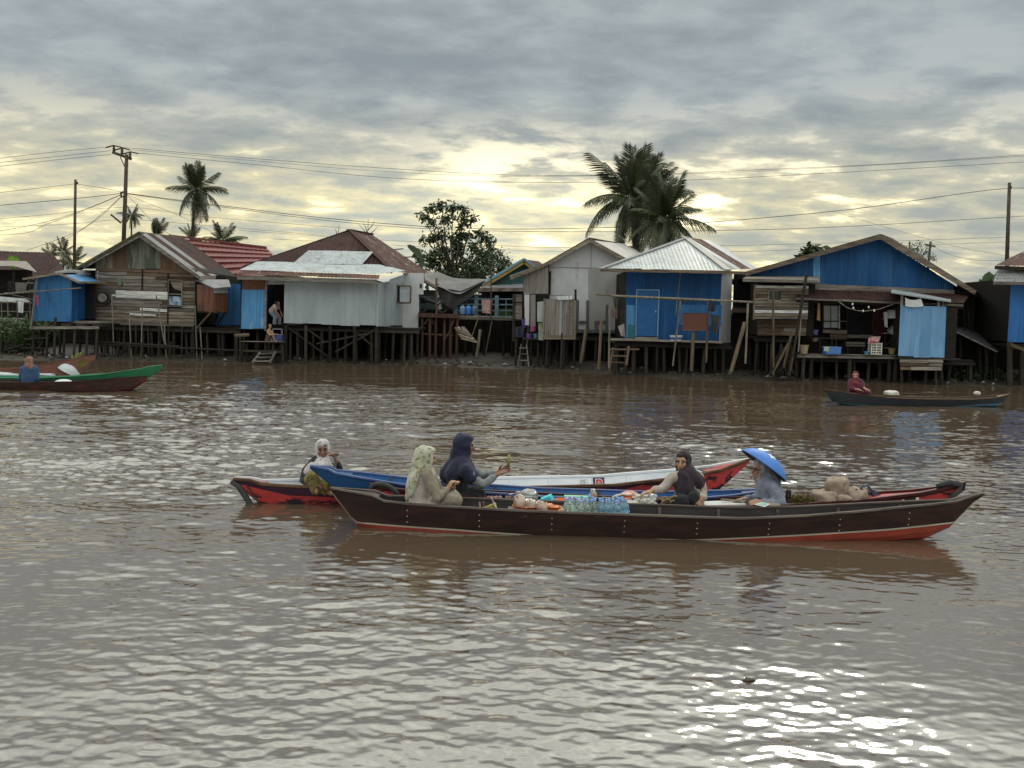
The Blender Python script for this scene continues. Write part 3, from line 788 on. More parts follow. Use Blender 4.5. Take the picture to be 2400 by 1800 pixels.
slab(h, 'side_wall', blackwood, [V(566, 768, 42.8), V(566, 656, 42.8), V(572, 662, 46), V(572, 762, 46)], .04)
p0, p1 = V(566, 770, 42.7), V(980, 770, 42.7)
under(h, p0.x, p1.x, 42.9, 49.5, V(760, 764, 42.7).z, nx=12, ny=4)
for px, t in ((670, 762), (717, 763), (774, 764), (831, 765), (882, 767), (901, 768), (920, 768), (940, 768), (962, 778), (978, 780)):
    p = V(px, t, 42.45 if px < 890 else 44.8); rod(h, 'stilt', stiltwood, p, (p.x, p.y, gz(p.x, p.y) - .3), .075)
for a, b_ in (((672, 766), (772, 838)), ((879, 774), (786, 825)), ((720, 772), (760, 800)), ((860, 782), (742, 806)), ((832, 776), (874, 812))):
    rod(h, 'brace', stiltwood, V(*a, 42.6), V(*b_, 42.6), .045)
rect_frame(h, 'low_frame', brownwood, *Vs(44.6, (943, 784), (963, 785), (963, 800), (943, 800)), t=.06)
# landing with steps at its left end
h = empty('wooden_landing', V(610, 800, 42.0), 'small dark wooden landing with steps down to the water, left of the grey house', 'landing')
block(h, 'deck', darkwood, V(566, 803, 41.6), V(666, 800, 42.5))
for k in range(4): bar(h, 'plank', greywood, V(566, 800, 41.6 + k * .24), V(666, 801, 41.6 + k * .24), .03, .2)
for px in (566, 578, 600, 622, 640, 662): rod(h, 'post', darkwood, V(px, 802, 41.7), V(px + 1, 850, 41.7), .06)
for px in (555, 563): rod(h, 'post', darkwood, V(px, 790, 41.7), V(px, 845, 41.7), .05)
bar(h, 'rail', darkwood, V(570, 822, 41.5), V(660, 825, 41.5), .1, .06)
for (a, b_) in (((610, 826), (592, 850)), ((646, 824), (632, 850))): bar(h, 'stringer', greywood, V(*a, 41.2), V(*b_, 40.8), .09, .05)
for t in (.15, .5, .85): bar(h, 'tread', greywood, V(610, 826, 41.2).lerp(V(592, 850, 40.8), t), V(646, 824, 41.2).lerp(V(632, 850, 40.8), t), .05, .2)
tag(rod(None, 'bamboo_log', bamboo, V(550, 787, 41.7), V(584, 785, 41.7), .085), 'short fat yellow bamboo log lying on posts at the end of the landing', 'log')

# --- teal gable house in the gap
h = house('teal_gable_house', 'teal house with yellow barge boards seen in the gap behind the tarpaulin', 1190, 740, 53, 'houses on the far bank')
Y = 52.0
extrude(h, 'wall', tealwall, Vs(Y, (1135, 745), (1262, 745), (1258, 636), (1229, 616), (1140, 672)), 7)
for a, b_ in (((1128, 672), (1229, 611)), ((1229, 611), (1256, 632))):
    bar(h, 'barge_board', yellowtrim, V(a[0], a[1] + 2, Y - .35), V(b_[0], b_[1] + 2, Y - .35), .2, .04)
    bar(h, 'roof_edge', bluetrim, V(a[0], a[1] - 4, Y - .3), V(b_[0], b_[1] - 4, Y - .3), .1, .3)
slab(h, 'roof_slope', bluetrim, [V(1128, 666, Y - .3), V(1229, 606, Y - .3), V(1231, 614, Y + 7), V(1140, 668, Y + 7)], .05)
slab(h, 'roof_slope', browroof, [V(1229, 608, Y - .3), V(1258, 631, Y - .3), V(1285, 628, Y + 7), V(1262, 612, Y + 7)], .05)
slab(h, 'porch_roof', greyroof, [V(1120, 682, 50), V(1226, 681, 50), V(1226, 665, 51.9), V(1135, 668, 51.9)], .05)
cloth(h, 'porch_valance', M('brown_valance', (.20, .15, .125), rough=.85), *Vs(49.9, (1120, 674), (1226, 674), (1226, 682), (1120, 683)), folds=3, amp=.06)
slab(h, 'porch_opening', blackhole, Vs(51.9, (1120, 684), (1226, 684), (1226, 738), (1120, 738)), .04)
slab(h, 'green_panel', leaffresh, Vs(51.6, (1166, 722), (1202, 722), (1202, 742), (1166, 742)), .05)

# fence along the walkway
h = empty('blue_railing', V(1140, 741, 47), 'blue grey timber railing along the walkway in front of the teal house', 'railing')
for px, t in ((1068, 700), (1116, 692), (1164, 693), (1206, 690)): block(h, 'post', bluegrey, V(px - 5, 744, 46.9), V(px + 5, t, 47.15))
for py in (700, 713, 727, 741): bar(h, 'rail', bluegrey, V(1060, py, 47), V(1208, py + 1, 47), .07, .06)
for px in (1094, 1140, 1186): bar(h, 'baluster', bluegrey, V(px, 700, 47.05), V(px, 741, 47.05), .05, .05, up=(1, 0, 0))
h = empty('enamel_basin', V(1121, 695, 46.9), 'small white basin upturned on the railing post', 'basin')
MB().lathe([(0, .0), (.16, .02), (.16, .06), (.10, .09), (0, .09)], 16, Matrix.Translation(V(1121, 692, 46.9))).build('bowl', M('white_enamel', (.7, .7, .7), rough=.3), h, smooth=True)
# small maroon roofed house and pale wall left in the gap
h = house('maroon_roofed_house', 'small pale green house with a maroon roof edge behind the grey house', 1005, 720, 50, 'houses on the far bank')
slab(h, 'roof_slope', browroof, [V(985, 655, 49), V(1027, 679, 49), V(1030, 668, 54), V(985, 640, 54)], .06)
extrude(h, 'wall', blackwood, Vs(54, (985, 690), (1200, 690), (1200, 780), (985, 780)), 2)  # near-black backing added to fill the bright gap behind the tarpaulin
extrude(h, 'wall', M('pale_green_wall', (.22, .29, .26), rough=.8), Vs(49.4, (985, 679), (1022, 680), (1022, 724), (985, 724)), 4)
bar(h, 'corner_post', bluetrim, V(985, 690, 48.8), V(985, 724, 48.8), .18, .1, up=(1, 0, 0))
bar(h, 'rail', palewood, V(990, 706, 48.9), V(1022, 705, 48.9), .05, .04)

# walkway on red brown stilts
h = empty('boardwalk', V(1040, 740, 45.5), 'raised timber walkway on red brown posts between the grey house and the gable house', 'walkway')
for k in range(7): bar(h, 'plank', brownwood, V(981, 734, 45.2 + k * .24), V(1076, 738, 45.2 + k * .24), .05, .22)
for k in range(5): bar(h, 'plank', greywood, V(1076, 741, 45.6 + k * .26), V(1208, 744, 45.6 + k * .26), .05, .23)
bar(h, 'edge_beam', redstilt, V(981, 738, 45.1), V(1076, 741, 45.1), .2, .08)
bar(h, 'edge_beam', greywood, V(1073, 745, 45.5), V(1208, 748, 45.5), .14, .08)
for px in (990, 1008, 1022, 1042, 1057, 1072): 
    p = V(px, 738, 45.3); rod(h, 'post', redstilt, p, (p.x, p.y, gz(p.x, p.y) - .3), .075)
for px in (1000, 1030, 1050, 1090, 1110, 1135, 1180, 1200):
    p = V(px, 742, 46.6); rod(h, 'post', darkwood, p, (p.x + .05, p.y, gz(p.x, p.y) - .3), .07)
for a, b_ in (((995, 760), (1012, 735)), ((1058, 765), (1066, 745)), ((1040, 800), (1057, 772)), ((1006, 735), (1016, 760))): rod(h, 'brace', redstilt, V(*a, 45.2), V(*b_, 45.2), .03)
bar(h, 'tie_beam', redstilt, V(983, 782, 45.35), V(1062, 786, 45.35), .07, .05)
block(h, 'back_skirt', blackwood, V(978, 860, 48.4), V(1215, 742, 48.6))  # unseen board added to block sky light below the walkway
h = empty('gangplank', V(1092, 790, 44.6), 'broken sloping gangplank of loose boards hanging below the walkway', 'gangplank')
for k in range(6):
    a = V(1066 + k * 3, 768 + k * 5, 44.9 - k * .1); b_ = V(1098 + k * 4, 782 + k * 4, 44.6 - k * .1)
    bar(h, 'plank', greywood if k % 2 else brownwood, a, b_, .03, .14, up=(0, -.5, 1))
for px in (1080, 1088, 1092): bar(h, 'plank', greywood, V(px - 6, 766, 44.95), V(px + 12, 788, 44.6), .03, .1, up=(0, -.5, 1))
for (a, b_, mt, r, lb) in (((1126, 772), (1117, 836), palebamboo, .075, 'thick pale post leaning in the mud below the walkway'), ((1153, 752), (1138, 830), bamboo, .03, 'crooked thin pole below the walkway beside the thick pale post'),
                           ((1124, 738), (1106, 788), bamboo, .03, 'thin pole slanting down from the walkway deck'), ((1151, 625), (1151, 752), redstilt, .035, 'tall thin pole with blue tip standing before the blue railing'),
                           ((1023, 652), (1023, 736), redstilt, .05, 'reddish post holding up the corner of the grey tarpaulin'), ((1241, 742), (1236, 808), palebamboo, .05, 'pale post in front of the dark doorway left of the stall')):
    p, q = V(*a, 44.9), V(*b_, 44.9)
    tag(rod(None, 'post', mt, p, q, r), lb, 'post', 'loose posts in the gap')
# tarpaulin
h = empty('tarpaulin', V(1065, 690, 46.5), 'large grey tarpaulin sagging across the gap, a dark shade net hanging under it', 'tarpaulin')
def tarp(u, v):
    top = [(994, 640), (1030, 640), (1060, 648), (1100, 655), (1143, 656)]
    bot = [(996, 652), (1024, 672), (1055, 684), (1080, 687), (1137, 662)]
    f = u * 4; i = min(3, int(f)); t = f - i
    sm = lambda L: (L[i][0] + (L[i + 1][0] - L[i][0]) * t, L[i][1] + (L[i + 1][1] - L[i][1]) * t)
    a, b_ = sm(top), sm(bot)
    return V(a[0], a[1], 48.5).lerp(V(b_[0], b_[1], 46.4), v) + Vector((0, 0, .05 * math.sin(9 * u + 5 * v)))
MB().grid(tarp, 28, 10).build('sheet', tarpmat, h, smooth=True)
def net(u, v):
    top = [(1024, 664), (1050, 677), (1080, 682), (1137, 657)]
    bot = [(1027, 690), (1045, 716), (1060, 724), (1118, 686)]
    f = u * 3; i = min(2, int(f)); t = f - i
    sm = lambda L: (L[i][0] + (L[i + 1][0] - L[i][0]) * t, L[i][1] + (L[i + 1][1] - L[i][1]) * t)
    a, b_ = sm(top), sm(bot)
    return V(a[0], a[1], 46.6).lerp(V(b_[0], b_[1], 46.5), v) + Vector((0, .10 * math.sin(11 * u), 0))
MB().grid(net, 24, 8).build('shade_net', netmat, h, smooth=True)
# jerrycans
def jerrycan(px, mat, lb):
    p = V(px, 738, 46.2); p.z += .02
    h = empty('jerrycan', p, lb, 'jerrycan', 'blue drums on the walkway')
    MB().lathe([(0, 0), (.13, 0), (.145, .03), (.145, .32), (.12, .38), (.05, .41), (.05, .44), (0, .44)], 14, Matrix.Translation(p)).build('drum', mat, h, smooth=True)
    MB().lathe([(0, .44), (.06, .44), (.06, .475), (0, .475)], 10, Matrix.Translation(p)).build('cap', bluegrey, h)
jerrycan(1084, M('pale_blue_plastic', (.16, .25, .42), rough=.4), 'pale blue drum, first of three on the walkway beside the shade net')
jerrycan(1098, M('bright_blue_plastic', (.03, .17, .50), rough=.4), 'bright blue drum between two duller drums on the walkway')
jerrycan(1112, M('dull_blue_plastic', (.07, .12, .2), rough=.4), 'dull blue grey drum beside the railing post on the walkway')
tag(cloth(None, 'floral_towel', M('pink_floral_cloth', (.52, .46, .46), (.55, .17, .13), scale=5, rough=.9, c3=(.30, .33, .36), thr=.6, c3scale=4), *Vs(46.8, (1129, 701), (1154, 702), (1152, 735), (1130, 733)), folds=3, amp=.04), 'white towel with red flower print hanging on the blue railing', 'towel')
# motorbike, half hidden
h = empty('motorbike', V(1010, 735, 46.6), 'dark motorbike parked on the walkway behind the wall of the grey house', 'motorbike')
c = V(1010, 733, 46.6); bk = M('black_gloss', (.02, .02, .024), rough=.3)
for sx in (-.45, .55):
    w4 = Matrix.Translation(c + Vector((sx, 0, .27))) @ Euler((R(90), 0, 0)).to_matrix().to_4x4()
    o = MB().lathe([(.20, -.05), (.27, -.04), (.29, 0), (.27, .04), (.20, .05), (.20, -.05)], 18, w4).build('wheel', rubber, h, smooth=True)
    MB().lathe([(0, -.03), (.2, -.02), (.2, .02), (0, .03)], 12, w4).build('rim', bk, o)
MB().tube([c + Vector((-.5, 0, .55)), c + Vector((-.1, 0, .62)), c + Vector((.2, 0, .5)), c + Vector((.45, 0, .75))], [.10, .13, .11, .07], 10).build('body', bk, h, smooth=True)
MB().tube([c + Vector((.55, 0, .27)), c + Vector((.42, 0, .95))], .035, 8).build('fork', bk, h)
MB().tube([c + Vector((.38, -.3, .98)), c + Vector((.42, 0, .93)), c + Vector((.38, .3, .98))], .025, 8).build('handlebar', bk, h)
MB().tube([c + Vector((.36, -.26, 1.0)), c + Vector((.33, -.30, 1.16))], .015, 6).build('mirror', bk, h)
MB().tube([c + Vector((-.62, 0, .72)), c + Vector((.05, 0, .70))], [.09, .11], 8).build('seat', rubber, h, smooth=True)
# --- white gable house with lean-to and stall
h = house('white_gable_house', 'plain white gabled house with unpainted patches behind the corrugated stall', 1380, 785, 44, 'houses on the far bank')
Y = 44.0
slab(h, 'wall', whitewall, Vs(Y, (1287, 780), (1467, 781), (1467, 612), (1383, 563), (1287, 617)), .12)
slab(h, 'wall_panel', greyplaster, Vs(Y - .025, (1379, 778), (1465, 779), (1465, 632), (1379, 631)), .02)
bar(h, 'panel_joint', greyplaster, V(1287, 626, Y - .02), V(1467, 629, Y - .02), .03, .02)
bar(h, 'panel_joint', greyplaster, V(1386, 566, Y - .02), V(1385, 626, Y - .02), .03, .02, up=(1, 0, 0))
extrude(h, 'house_body', blackwood, Vs(Y, (1290, 778), (1464, 779), (1464, 616), (1383, 568), (1290, 620)), 7, shift=.14)
slab(h, 'bare_patch', darkgrey, Vs(Y - .05, (1374, 704), (1381, 704), (1380, 760), (1381, 772), (1372, 772), (1374, 758)), .02)
slab(h, 'bare_patch', darkgrey, Vs(Y - .05, (1357, 752), (1374, 752), (1374, 758), (1357, 759)), .02)
slab(h, 'bare_patch', darkgrey, Vs(Y - .05, (1420, 714), (1425, 714), (1424, 772), (1418, 772)), .02)
slab(h, 'bare_patch', darkgrey, Vs(Y - .05, (1393, 752), (1420, 751), (1419, 759), (1402, 760), (1402, 772), (1394, 773)), .02)
bar(h, 'base_strip', darkgrey, V(1350, 776, Y - .05), V(1462, 777, Y - .05), .16, .03)
sheets(h, 'roof_sheet', greyroof, [V(1469, 610, 43.6), V(1514, 596, 50)], [V(1383, 559, 43.6), V(1462, 573, 50)], width=.9, pitch=.2, off=.02)
sheets(h, 'roof_sheet', browroof, [V(1495, 598, 50), V(1516, 596, 54)], [V(1462, 574, 50), V(1480, 577, 54)], width=1.2, pitch=.2)
slab(h, 'roof_slope', browroof, [V(1246, 637, 43.6), V(1383, 559, 43.6), V(1462, 573, 50), V(1330, 640, 50)], .06)
fascia(h, 'barge_board', palewood, [V(1196, 652, 43.0), V(1286, 617, 43.5), V(1383, 563, 43.5), V(1472, 612, 43.5)], .15)
sheets(h, 'lean_to_sheet', brownsheet, Vs(43.6, (1227, 688), (1285, 688)), Vs(43.6, (1227, 641), (1285, 623)), width=.7, pitch=.12)
slab(h, 'lean_to_roof', greyroof, [V(1196, 648, 43.0), V(1286, 616, 43.5), V(1290, 622, 48), V(1215, 650, 48)], .05)
block(h, 'lean_to_body', blackwood, V(1229, 688, 43.8), V(1284, 645, 48))
slab(h, 'pillar', whitewall, Vs(43.6, (1229, 688), (1241, 688), (1240, 762), (1230, 762)), .25)
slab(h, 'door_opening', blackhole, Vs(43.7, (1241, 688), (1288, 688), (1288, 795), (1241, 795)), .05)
slab(h, 'door_leaf', brownsheet, Vs(43.55, (1243, 690), (1255, 690), (1255, 775), (1243, 778)), .04)
slab(h, 'side_gate', greywood, Vs(43.9, (1203, 690), (1224, 690), (1223, 752), (1203, 750)), .05)
bar(h, 'gate_bar', darkwood, V(1203, 709, 43.8), V(1224, 709, 43.8), .06, .04)
bar(h, 'gate_bar', darkwood, V(1203, 750, 43.8), V(1224, 750, 43.8), .08, .04)
rod(h, 'gate_post', stiltwood, V(1205, 690, 43.9), V(1204, 800, 43.9), .07)
p0, p1 = V(1290, 782, 44), V(1468, 782, 44)
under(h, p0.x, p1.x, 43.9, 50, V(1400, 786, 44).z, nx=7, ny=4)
block(h, 'back_skirt', blackwood, V(1195, 870, 47), V(1300, 720, 47.2))  # another added board, stopping light between walkway and house
block(h, 'landing', darkwood, V(1226, 796, 42.2), V(1268, 792, 43.8))
for px in (1210, 1228, 1245, 1262, 1275): rod(h, 'stilt', darkwood, V(px, 794, 42.6), V(px - 2, 862, 42.6), .06)
for (a, b_) in (((1214, 860), (1222, 806)), ((1240, 862), (1234, 806))): rod(h, 'ladder_side', greywood, V(*a, 42.3), V(*b_, 42.5), .035)
for py in (816, 830, 845): rod(h, 'ladder_rung', greywood, V(1217, py, 42.4), V(1238, py, 42.4), .03)
# buckets and cloth at the doorway
def bucket(px, py, Y, r, hgt, mat, lb, group=None, rim=None, cat='bucket'):
    p = V(px, py, Y)
    h = empty('bucket', p, lb, cat, group)
    MB().lathe([(0, .01), (r * .74, 0), (r, hgt), (r * .93, hgt), (r * .68, .03), (0, .03)], 16, Matrix.Translation(p)).build('tub', mat, h, smooth=False)
    MB().lathe([(r * .98, hgt - .03), (r * 1.07, hgt - .02), (r * 1.07, hgt + .01), (r * .93, hgt + .01)], 16, Matrix.Translation(p)).build('rim', rim or mat, h)
    return h
bucket(1240, 795, 42.6, .14, .24, M('purple_plastic', (.16, .07, .28), rough=.4), 'purple bucket in the doorway beside the corrugated stall', 'buckets in the stall doorway')
bucket(1250, 776, 43.2, .13, .22, M('pink_plastic', (.55, .10, .25), rough=.4), 'pink bucket behind the purple one in the stall doorway', 'buckets in the stall doorway')
bucket(1256, 793, 42.5, .12, .20, M('slate_blue_plastic', (.13, .19, .35), rough=.4), 'slate blue bucket next to the purple bucket by the stall', 'buckets in the stall doorway')
tag(cloth(None, 'purple_cloth', M('purple_cloth', (.10, .055, .19), rough=.9), *Vs(42.9, (1222, 748), (1231, 746), (1231, 768), (1224, 766)), folds=1, amp=.03, nu=8), 'purple cloth hung on the gate post left of the stall doorway', 'cloth')
tag(cloth(None, 'dark_clothes', M('dark_navy_cloth', (.025, .03, .05), rough=.9), *Vs(42.9, (1206, 766), (1230, 762), (1229, 790), (1207, 790)), folds=2, amp=.06), 'heap of dark clothes hanging over the rail below the purple cloth', 'clothes')
# corrugated stall
h = house('corrugated_stall', 'grey brown corrugated washing stall on stilts in front of the white house', 1310, 795, 41.5, 'houses on the far bank', 'stall')
Y = 41.5
sheets(h, 'wall_sheet', brownsheet, Vs(Y, (1277, 787), (1349, 788)), Vs(Y, (1279, 701), (1351, 701)), width=.68, pitch=.1)
sheets(h, 'side_sheet', brownsheet, [V(1349, 788, Y), V(1356, 777, 42.8)], [V(1351, 701, Y), V(1357, 706, 42.8)], width=1.4, pitch=.2)
bar(h, 'light_strip', graysheet, V(1315, 702, Y - .04), V(1313, 787, Y - .04), .10, .02, up=(1, 0, 0))
bar(h, 'light_strip', palewood, V(1340, 702, Y - .04), V(1338, 787, Y - .04), .15, .02, up=(1, 0, 0))
block(h, 'wall', blackwood, V(1280, 786, Y + .08), V(1348, 704, 42.9))
slab(h, 'small_door', M('pale_green_white', (.42, .46, .43), (.33, .36, .33), rough=.7), Vs(Y + .3, (1259, 708), (1275, 706), (1274, 755), (1259, 754)), .04)
slab(h, 'lower_panel', M('mossy_white', (.36, .38, .32), (.16, .19, .08), scale=2, rough=.8), Vs(Y + .3, (1262, 757), (1275, 757), (1273, 798), (1262, 796)), .04)
rod(h, 'corner_post', palewood, V(1277, 700, Y + .1), V(1274, 796, Y + .1), .05)
bar(h, 'base_beam', palewood, V(1274, 790, Y - .02), V(1349, 791, Y - .02), .19, .1)
block(h, 'floor', darkwood, V(1276, 795, Y), V(1350, 790, 42.9))
for px in (1283, 1318, 1322, 1347): 
    p = V(px, 795, Y + (.1 if px != 1318 else -.2)); rod(h, 'stilt', stiltwood, p, (p.x, p.y, gz(p.x, p.y) - .3), .06)
for px in (1290, 1330): rod(h, 'stilt', darkwood, V(px, 795, 42.7), V(px, 866, 42.7), .06)
tag(cloth(None, 'white_rag', M('white_rag', (.62, .63, .65), rough=.9), *Vs(Y - .1, (1303, 694), (1346, 693), (1344, 702), (1308, 703)), folds=4, amp=.07), 'crumpled white rags along the top of the corrugated stall', 'rags')
tag(rod(None, 'clothes_line', wire, V(1228, 690, 42), V(1352, 694, 42), .012), 'thin wire line above the corrugated stall', 'wire')
for i, (px, t, b_, l, r) in enumerate(((1349, 678, 704, 0, .05), (1374, 772, 850, -12, .085), (1317, 780, 862, -2, .04))):
    tag(rod(None, 'mooring_post', stiltwood if i != 1 else bamboo, V(px, t, 41), V(px + l, b_, 41), r), ['short stake standing at the top corner of the stall', 'thick yellow mossy post leaning at the right of the stall', 'thin post in front of the stall base'][i], 'post', 'posts around the stall')

# --- blue hut with zinc hip roof
h = house('blue_hut', 'bright blue hut with a pale zinc hip roof and a blue door', 1580, 800, 39, 'houses on the far bank')
Y = 39.0
sheets(h, 'wall_sheet', bluesheet, Vs(Y, (1466, 795), (1685, 801)), Vs(Y, (1468, 636), (1692, 639)), width=.76, pitch=.10)
block(h, 'wall', blackwood, V(1470, 796, Y + .12), (V(1684, 640, Y).x, 44, V(1580, 634, Y).z))
sheets(h, 'wall_patch', streakblue, Vs(Y - .03, (1468, 793), (1488, 793)), Vs(Y - .03, (1469, 714), (1488, 715)), width=.5, pitch=.1)
slab(h, 'wall_patch', M('teal_paint', (.02, .13, .16), rough=.6), Vs(Y - .06, (1471, 792), (1487, 792), (1487, 762), (1472, 760)), .02)
sheets(h, 'wall_patch', blueshed, Vs(Y - .03, (1587, 760), (1690, 764)), Vs(Y - .03, (1588, 714), (1692, 716)), width=.75, pitch=.1)
sheets(h, 'roof_sheet', whiteroof, [V(1414, 629, 38.0), V(1702, 634, 38.0)], [V(1414, 628, 38.0), V(1609, 558, 41.8), V(1702, 632, 38.0)], width=.95, pitch=.16)
sheets(h, 'roof_sheet', [greyroof, rustroof, whiteroof], [V(1702, 634, 38.0), V(1776, 631, 44.6)], [V(1609, 558, 41.8), V(1666, 565, 45.6)], width=1.0, pitch=.16, off=.02,
       pick=lambda i, n: [greyroof, greyroof, whiteroof, rustroof, rustroof, whiteroof, whiteroof, rustroof][min(7, i)])
slab(h, 'roof_slope', browroof, [V(1407, 631, 38.0), V(1609, 559, 41.8), V(1666, 566, 45.6), V(1470, 632, 45)], .05)
bar(h, 'hip_cap', greyroof, V(1407, 630, 37.95), V(1609, 557, 41.75), .05, .28)
bar(h, 'hip_cap', greyroof, V(1607, 556, 41.75), V(1706, 633, 37.95), .05, .30)
bar(h, 'seam', greyroof, V(1497, 600, 39.52), V(1662, 605, 39.5), .02, .05)
fascia(h, 'fascia_board', ironwood, [V(1407, 633, 37.95), V(1704, 638, 37.95), V(1745, 640, 39.6)], .12)
slab(h, 'end_wall', whitewall, [V(1692, 640, Y + .02), V(1716, 641, 40.2), V(1712, 803, 40.2), V(1685, 803, Y + .02)], .05)
block(h, 'gap_wall', blackhole, V(1716, 810, 41), V(1775, 642, 41.2))  # near-black panel paints the shade of the gap between the houses
bar(h, 'gap_beam', ironwood, V(1716, 726, 40.6), V(1768, 728, 40.6), .22, .08)
# door
slab(h, 'door', M('door_blue', (.008, .11, .33), (.006, .085, .27), scale=2, rough=.5), Vs(Y - .05, (1492, 680), (1544, 681), (1541, 788), (1491, 787)), .03)
for a, b_ in (((1492, 679), (1545, 680)), ((1492, 679), (1490, 788)), ((1545, 680), (1541, 789))):
    bar(h, 'door_frame', fadedblue, V(*a, Y - .08), V(*b_, Y - .08), .045, .04, up=(0, 0, 1) if a[1] == 679 and b_[1] == 680 else (1, 0, 0))
place_unit('rod', 'door_handle', whitewood, Matrix.Translation(V(1537, 730, Y - .10)) @ Matrix.Diagonal((.04, .04, .06, 1)), h)
bar(h, 'threshold', greywood, V(1488, 792, Y - .08), V(1542, 793, Y - .08), .09, .06)
rod(h, 'thin_rod', palebamboo, V(1595, 640, Y - .15), V(1583, 740, Y - .15), .02)
bar(h, 'sill_beam', greywood, V(1432, 795, Y - .25), V(1690, 802, Y - .2), .08, .5)
p0, p1 = V(1440, 800, Y), V(1712, 800, Y)
under(h, p0.x, p1.x, Y - .1, 45, V(1580, 801, Y).z, nx=9, ny=5)
block(h, 'shade_board', blackwood, V(1500, 868, 40.5), V(1768, 806, 40.6))  # near-black board: shade below the hut is put into its colour
# ladder at its left
h = empty('wooden_ladder', V(1455, 852, 37.6), 'short wooden ladder below the blue hut at its left corner', 'ladder')
for (a, b_) in (((1437, 815), (1428, 868)), ((1474, 812), (1468, 856))): rod(h, 'side_rail', brownwood, V(*a, 37.7), V(*b_, 37.5), .05)
for a, b_ in (((1430, 819), (1498, 819)), ((1424, 848), (1472, 851)), ((1432, 834), (1474, 835))): rod(h, 'rung', brownwood, V(*a, 37.65), V(*b_, 37.65), .04)
# bamboo clothes pole with washing
h = empty('clothes_pole', V(1580, 708, 37.3), 'long bamboo clothes pole on thin props across the front of the blue hut', 'pole')
rod(h, 'pole', palebamboo, V(1432, 693, 37.3), V(1764, 708, 37.3), .045)
rod(h, 'pole', bamboo, V(1396, 690, 37.35), V(1610, 705, 37.35), .03)
for px, t, q, b_, r in ((1429, 725, 1427, 862, .04), (1753, 711, 1747, 852, .045), (1660, 705, 1655, 850, .05), (1595, 704, 1577, 858, .035)):
    rod(h, 'prop', palebamboo if px != 1660 else bamboo, V(px, t, 37.3), V(q, b_, 37.2), r)
for (px, t, q, b_, r, lb) in ((1626, 767, 1620, 870, .07, 'thick post standing in front of the brown mat at the blue hut'), (1746, 755, 1713, 872, .085, 'fat bamboo trunk leaning between the blue hut and the plank bay'), (1410, 748, 1403, 866, .06, 'post standing in the mud left of the blue hut')):
    tag(rod(None, 'mooring_post', bamboo, V(px, t, 37.2), V(q, b_, 37.2), r), lb, 'post', 'posts before the blue hut')
GW = 'washing hung before the blue hut'
tag(cloth(None, 'brown_mat', M('brown_mat', (.13, .052, .038), (.10, .04, .03), scale=9, stretch=(1, 1, 6), rough=.95), *Vs(37.1, (1600, 733), (1657, 734), (1657, 775), (1599, 775)), folds=1, amp=.02), 'brown rectangular mat hung to dry on the blue wall', 'mat', GW)
tag(cloth(None, 'dark_shirt', M('navy_cloth', (.02, .026, .05), rough=.9), *Vs(37.2, (1662, 708), (1680, 710), (1676, 731), (1660, 730)), folds=2, amp=.05), 'dark navy shirt hanging from the bamboo pole above the trousers', 'shirt', GW)
tag(cloth(None, 'dark_trousers', M('charcoal_cloth', (.045, .045, .045), rough=.9), *Vs(37.2, (1665, 736), (1689, 742), (1678, 783), (1668, 778)), folds=2, amp=.06), 'charcoal trousers hanging right of the brown mat', 'trousers', GW)
tag(cloth(None, 'green_shirt', M('dark_olive_cloth', (.05, .055, .04), rough=.9), *Vs(37.25, (1437, 697), (1450, 698), (1448, 726), (1439, 722)), folds=2, amp=.04), 'dark olive shirt hanging at the left end of the bamboo pole', 'shirt', GW)
tag(cloth(None, 'brown_shirt', M('mauve_brown_cloth', (.15, .10, .09), rough=.9), *Vs(37.25, (1433, 725), (1447, 724), (1446, 747), (1434, 744)), folds=2, amp=.05), 'crumpled mauve brown cloth hanging below the olive shirt', 'cloth', GW)
tag(cloth(None, 'black_shirt', M('black_cloth', (.02, .02, .022)), *Vs(37.25, (1452, 728), (1466, 722), (1464, 768), (1455, 758)), folds=2, amp=.05), 'black garment hanging at the left corner of the blue hut', 'garment', GW)
tag(cloth(None, 'grey_shirt', M('grey_pink_cloth', (.28, .24, .23), rough=.9), *Vs(37.2, (1448, 765), (1463, 757), (1465, 790), (1455, 786)), folds=1, amp=.05), 'pinkish grey cloth hanging low at the left corner of the blue hut', 'cloth', GW)
for i, (px, lb) in enumerate(((1577, 'white paint pail with blue label, left of the pair on the hut ledge'), (1592, 'white paint pail with blue label, right of the pair on the hut ledge'))):
    b_ = bucket(px, 799, 38.55, .13, .22, M('white_pail', (.66, .67, .70), rough=.4), lb, 'pails on the blue hut ledge')
    p = V(px, 799, 38.55)
    MB().lathe([(.107, .05), (.123, .15)], 16, Matrix.Translation(p)).build('label_band', M('blue_label', (.06, .10, .36), rough=.5), b_)

# --- big blue gable house
h = house('blue_gable_house', 'wide house with a big blue corrugated gable, plank bay and open porch', 2030, 840, 38.6, 'houses on the far bank')
Y = 38.6
sheets(h, 'gable_sheet', bluesheet, Vs(Y, (1922, 668), (2235, 681)), Vs(Y, (1922, 596), (2064, 560), (2235, 666)), width=.8, pitch=.10)
sheets(h, 'gable_sheet', bluesheet, Vs(Y, (1756, 646), (1906, 655)), Vs(Y, (1756, 642), (1906, 600)), width=.8, pitch=.10)
sheets(h, 'gable_sheet', streakblue, Vs(Y - .02, (1906, 655), (1922, 664)), Vs(Y - .02, (1906, 601), (1922, 597)), width=.5, pitch=.10)
extrude(h, 'gable_core', blackwood, Vs(Y, (1764, 649), (1906, 660), (1920, 668), (2270, 684), (2064, 570)), 7, shift=.15)
bar(h, 'tie_beam', greywood, V(1903, 672, Y - .06), V(2236, 687, Y - .06), .26, .08)
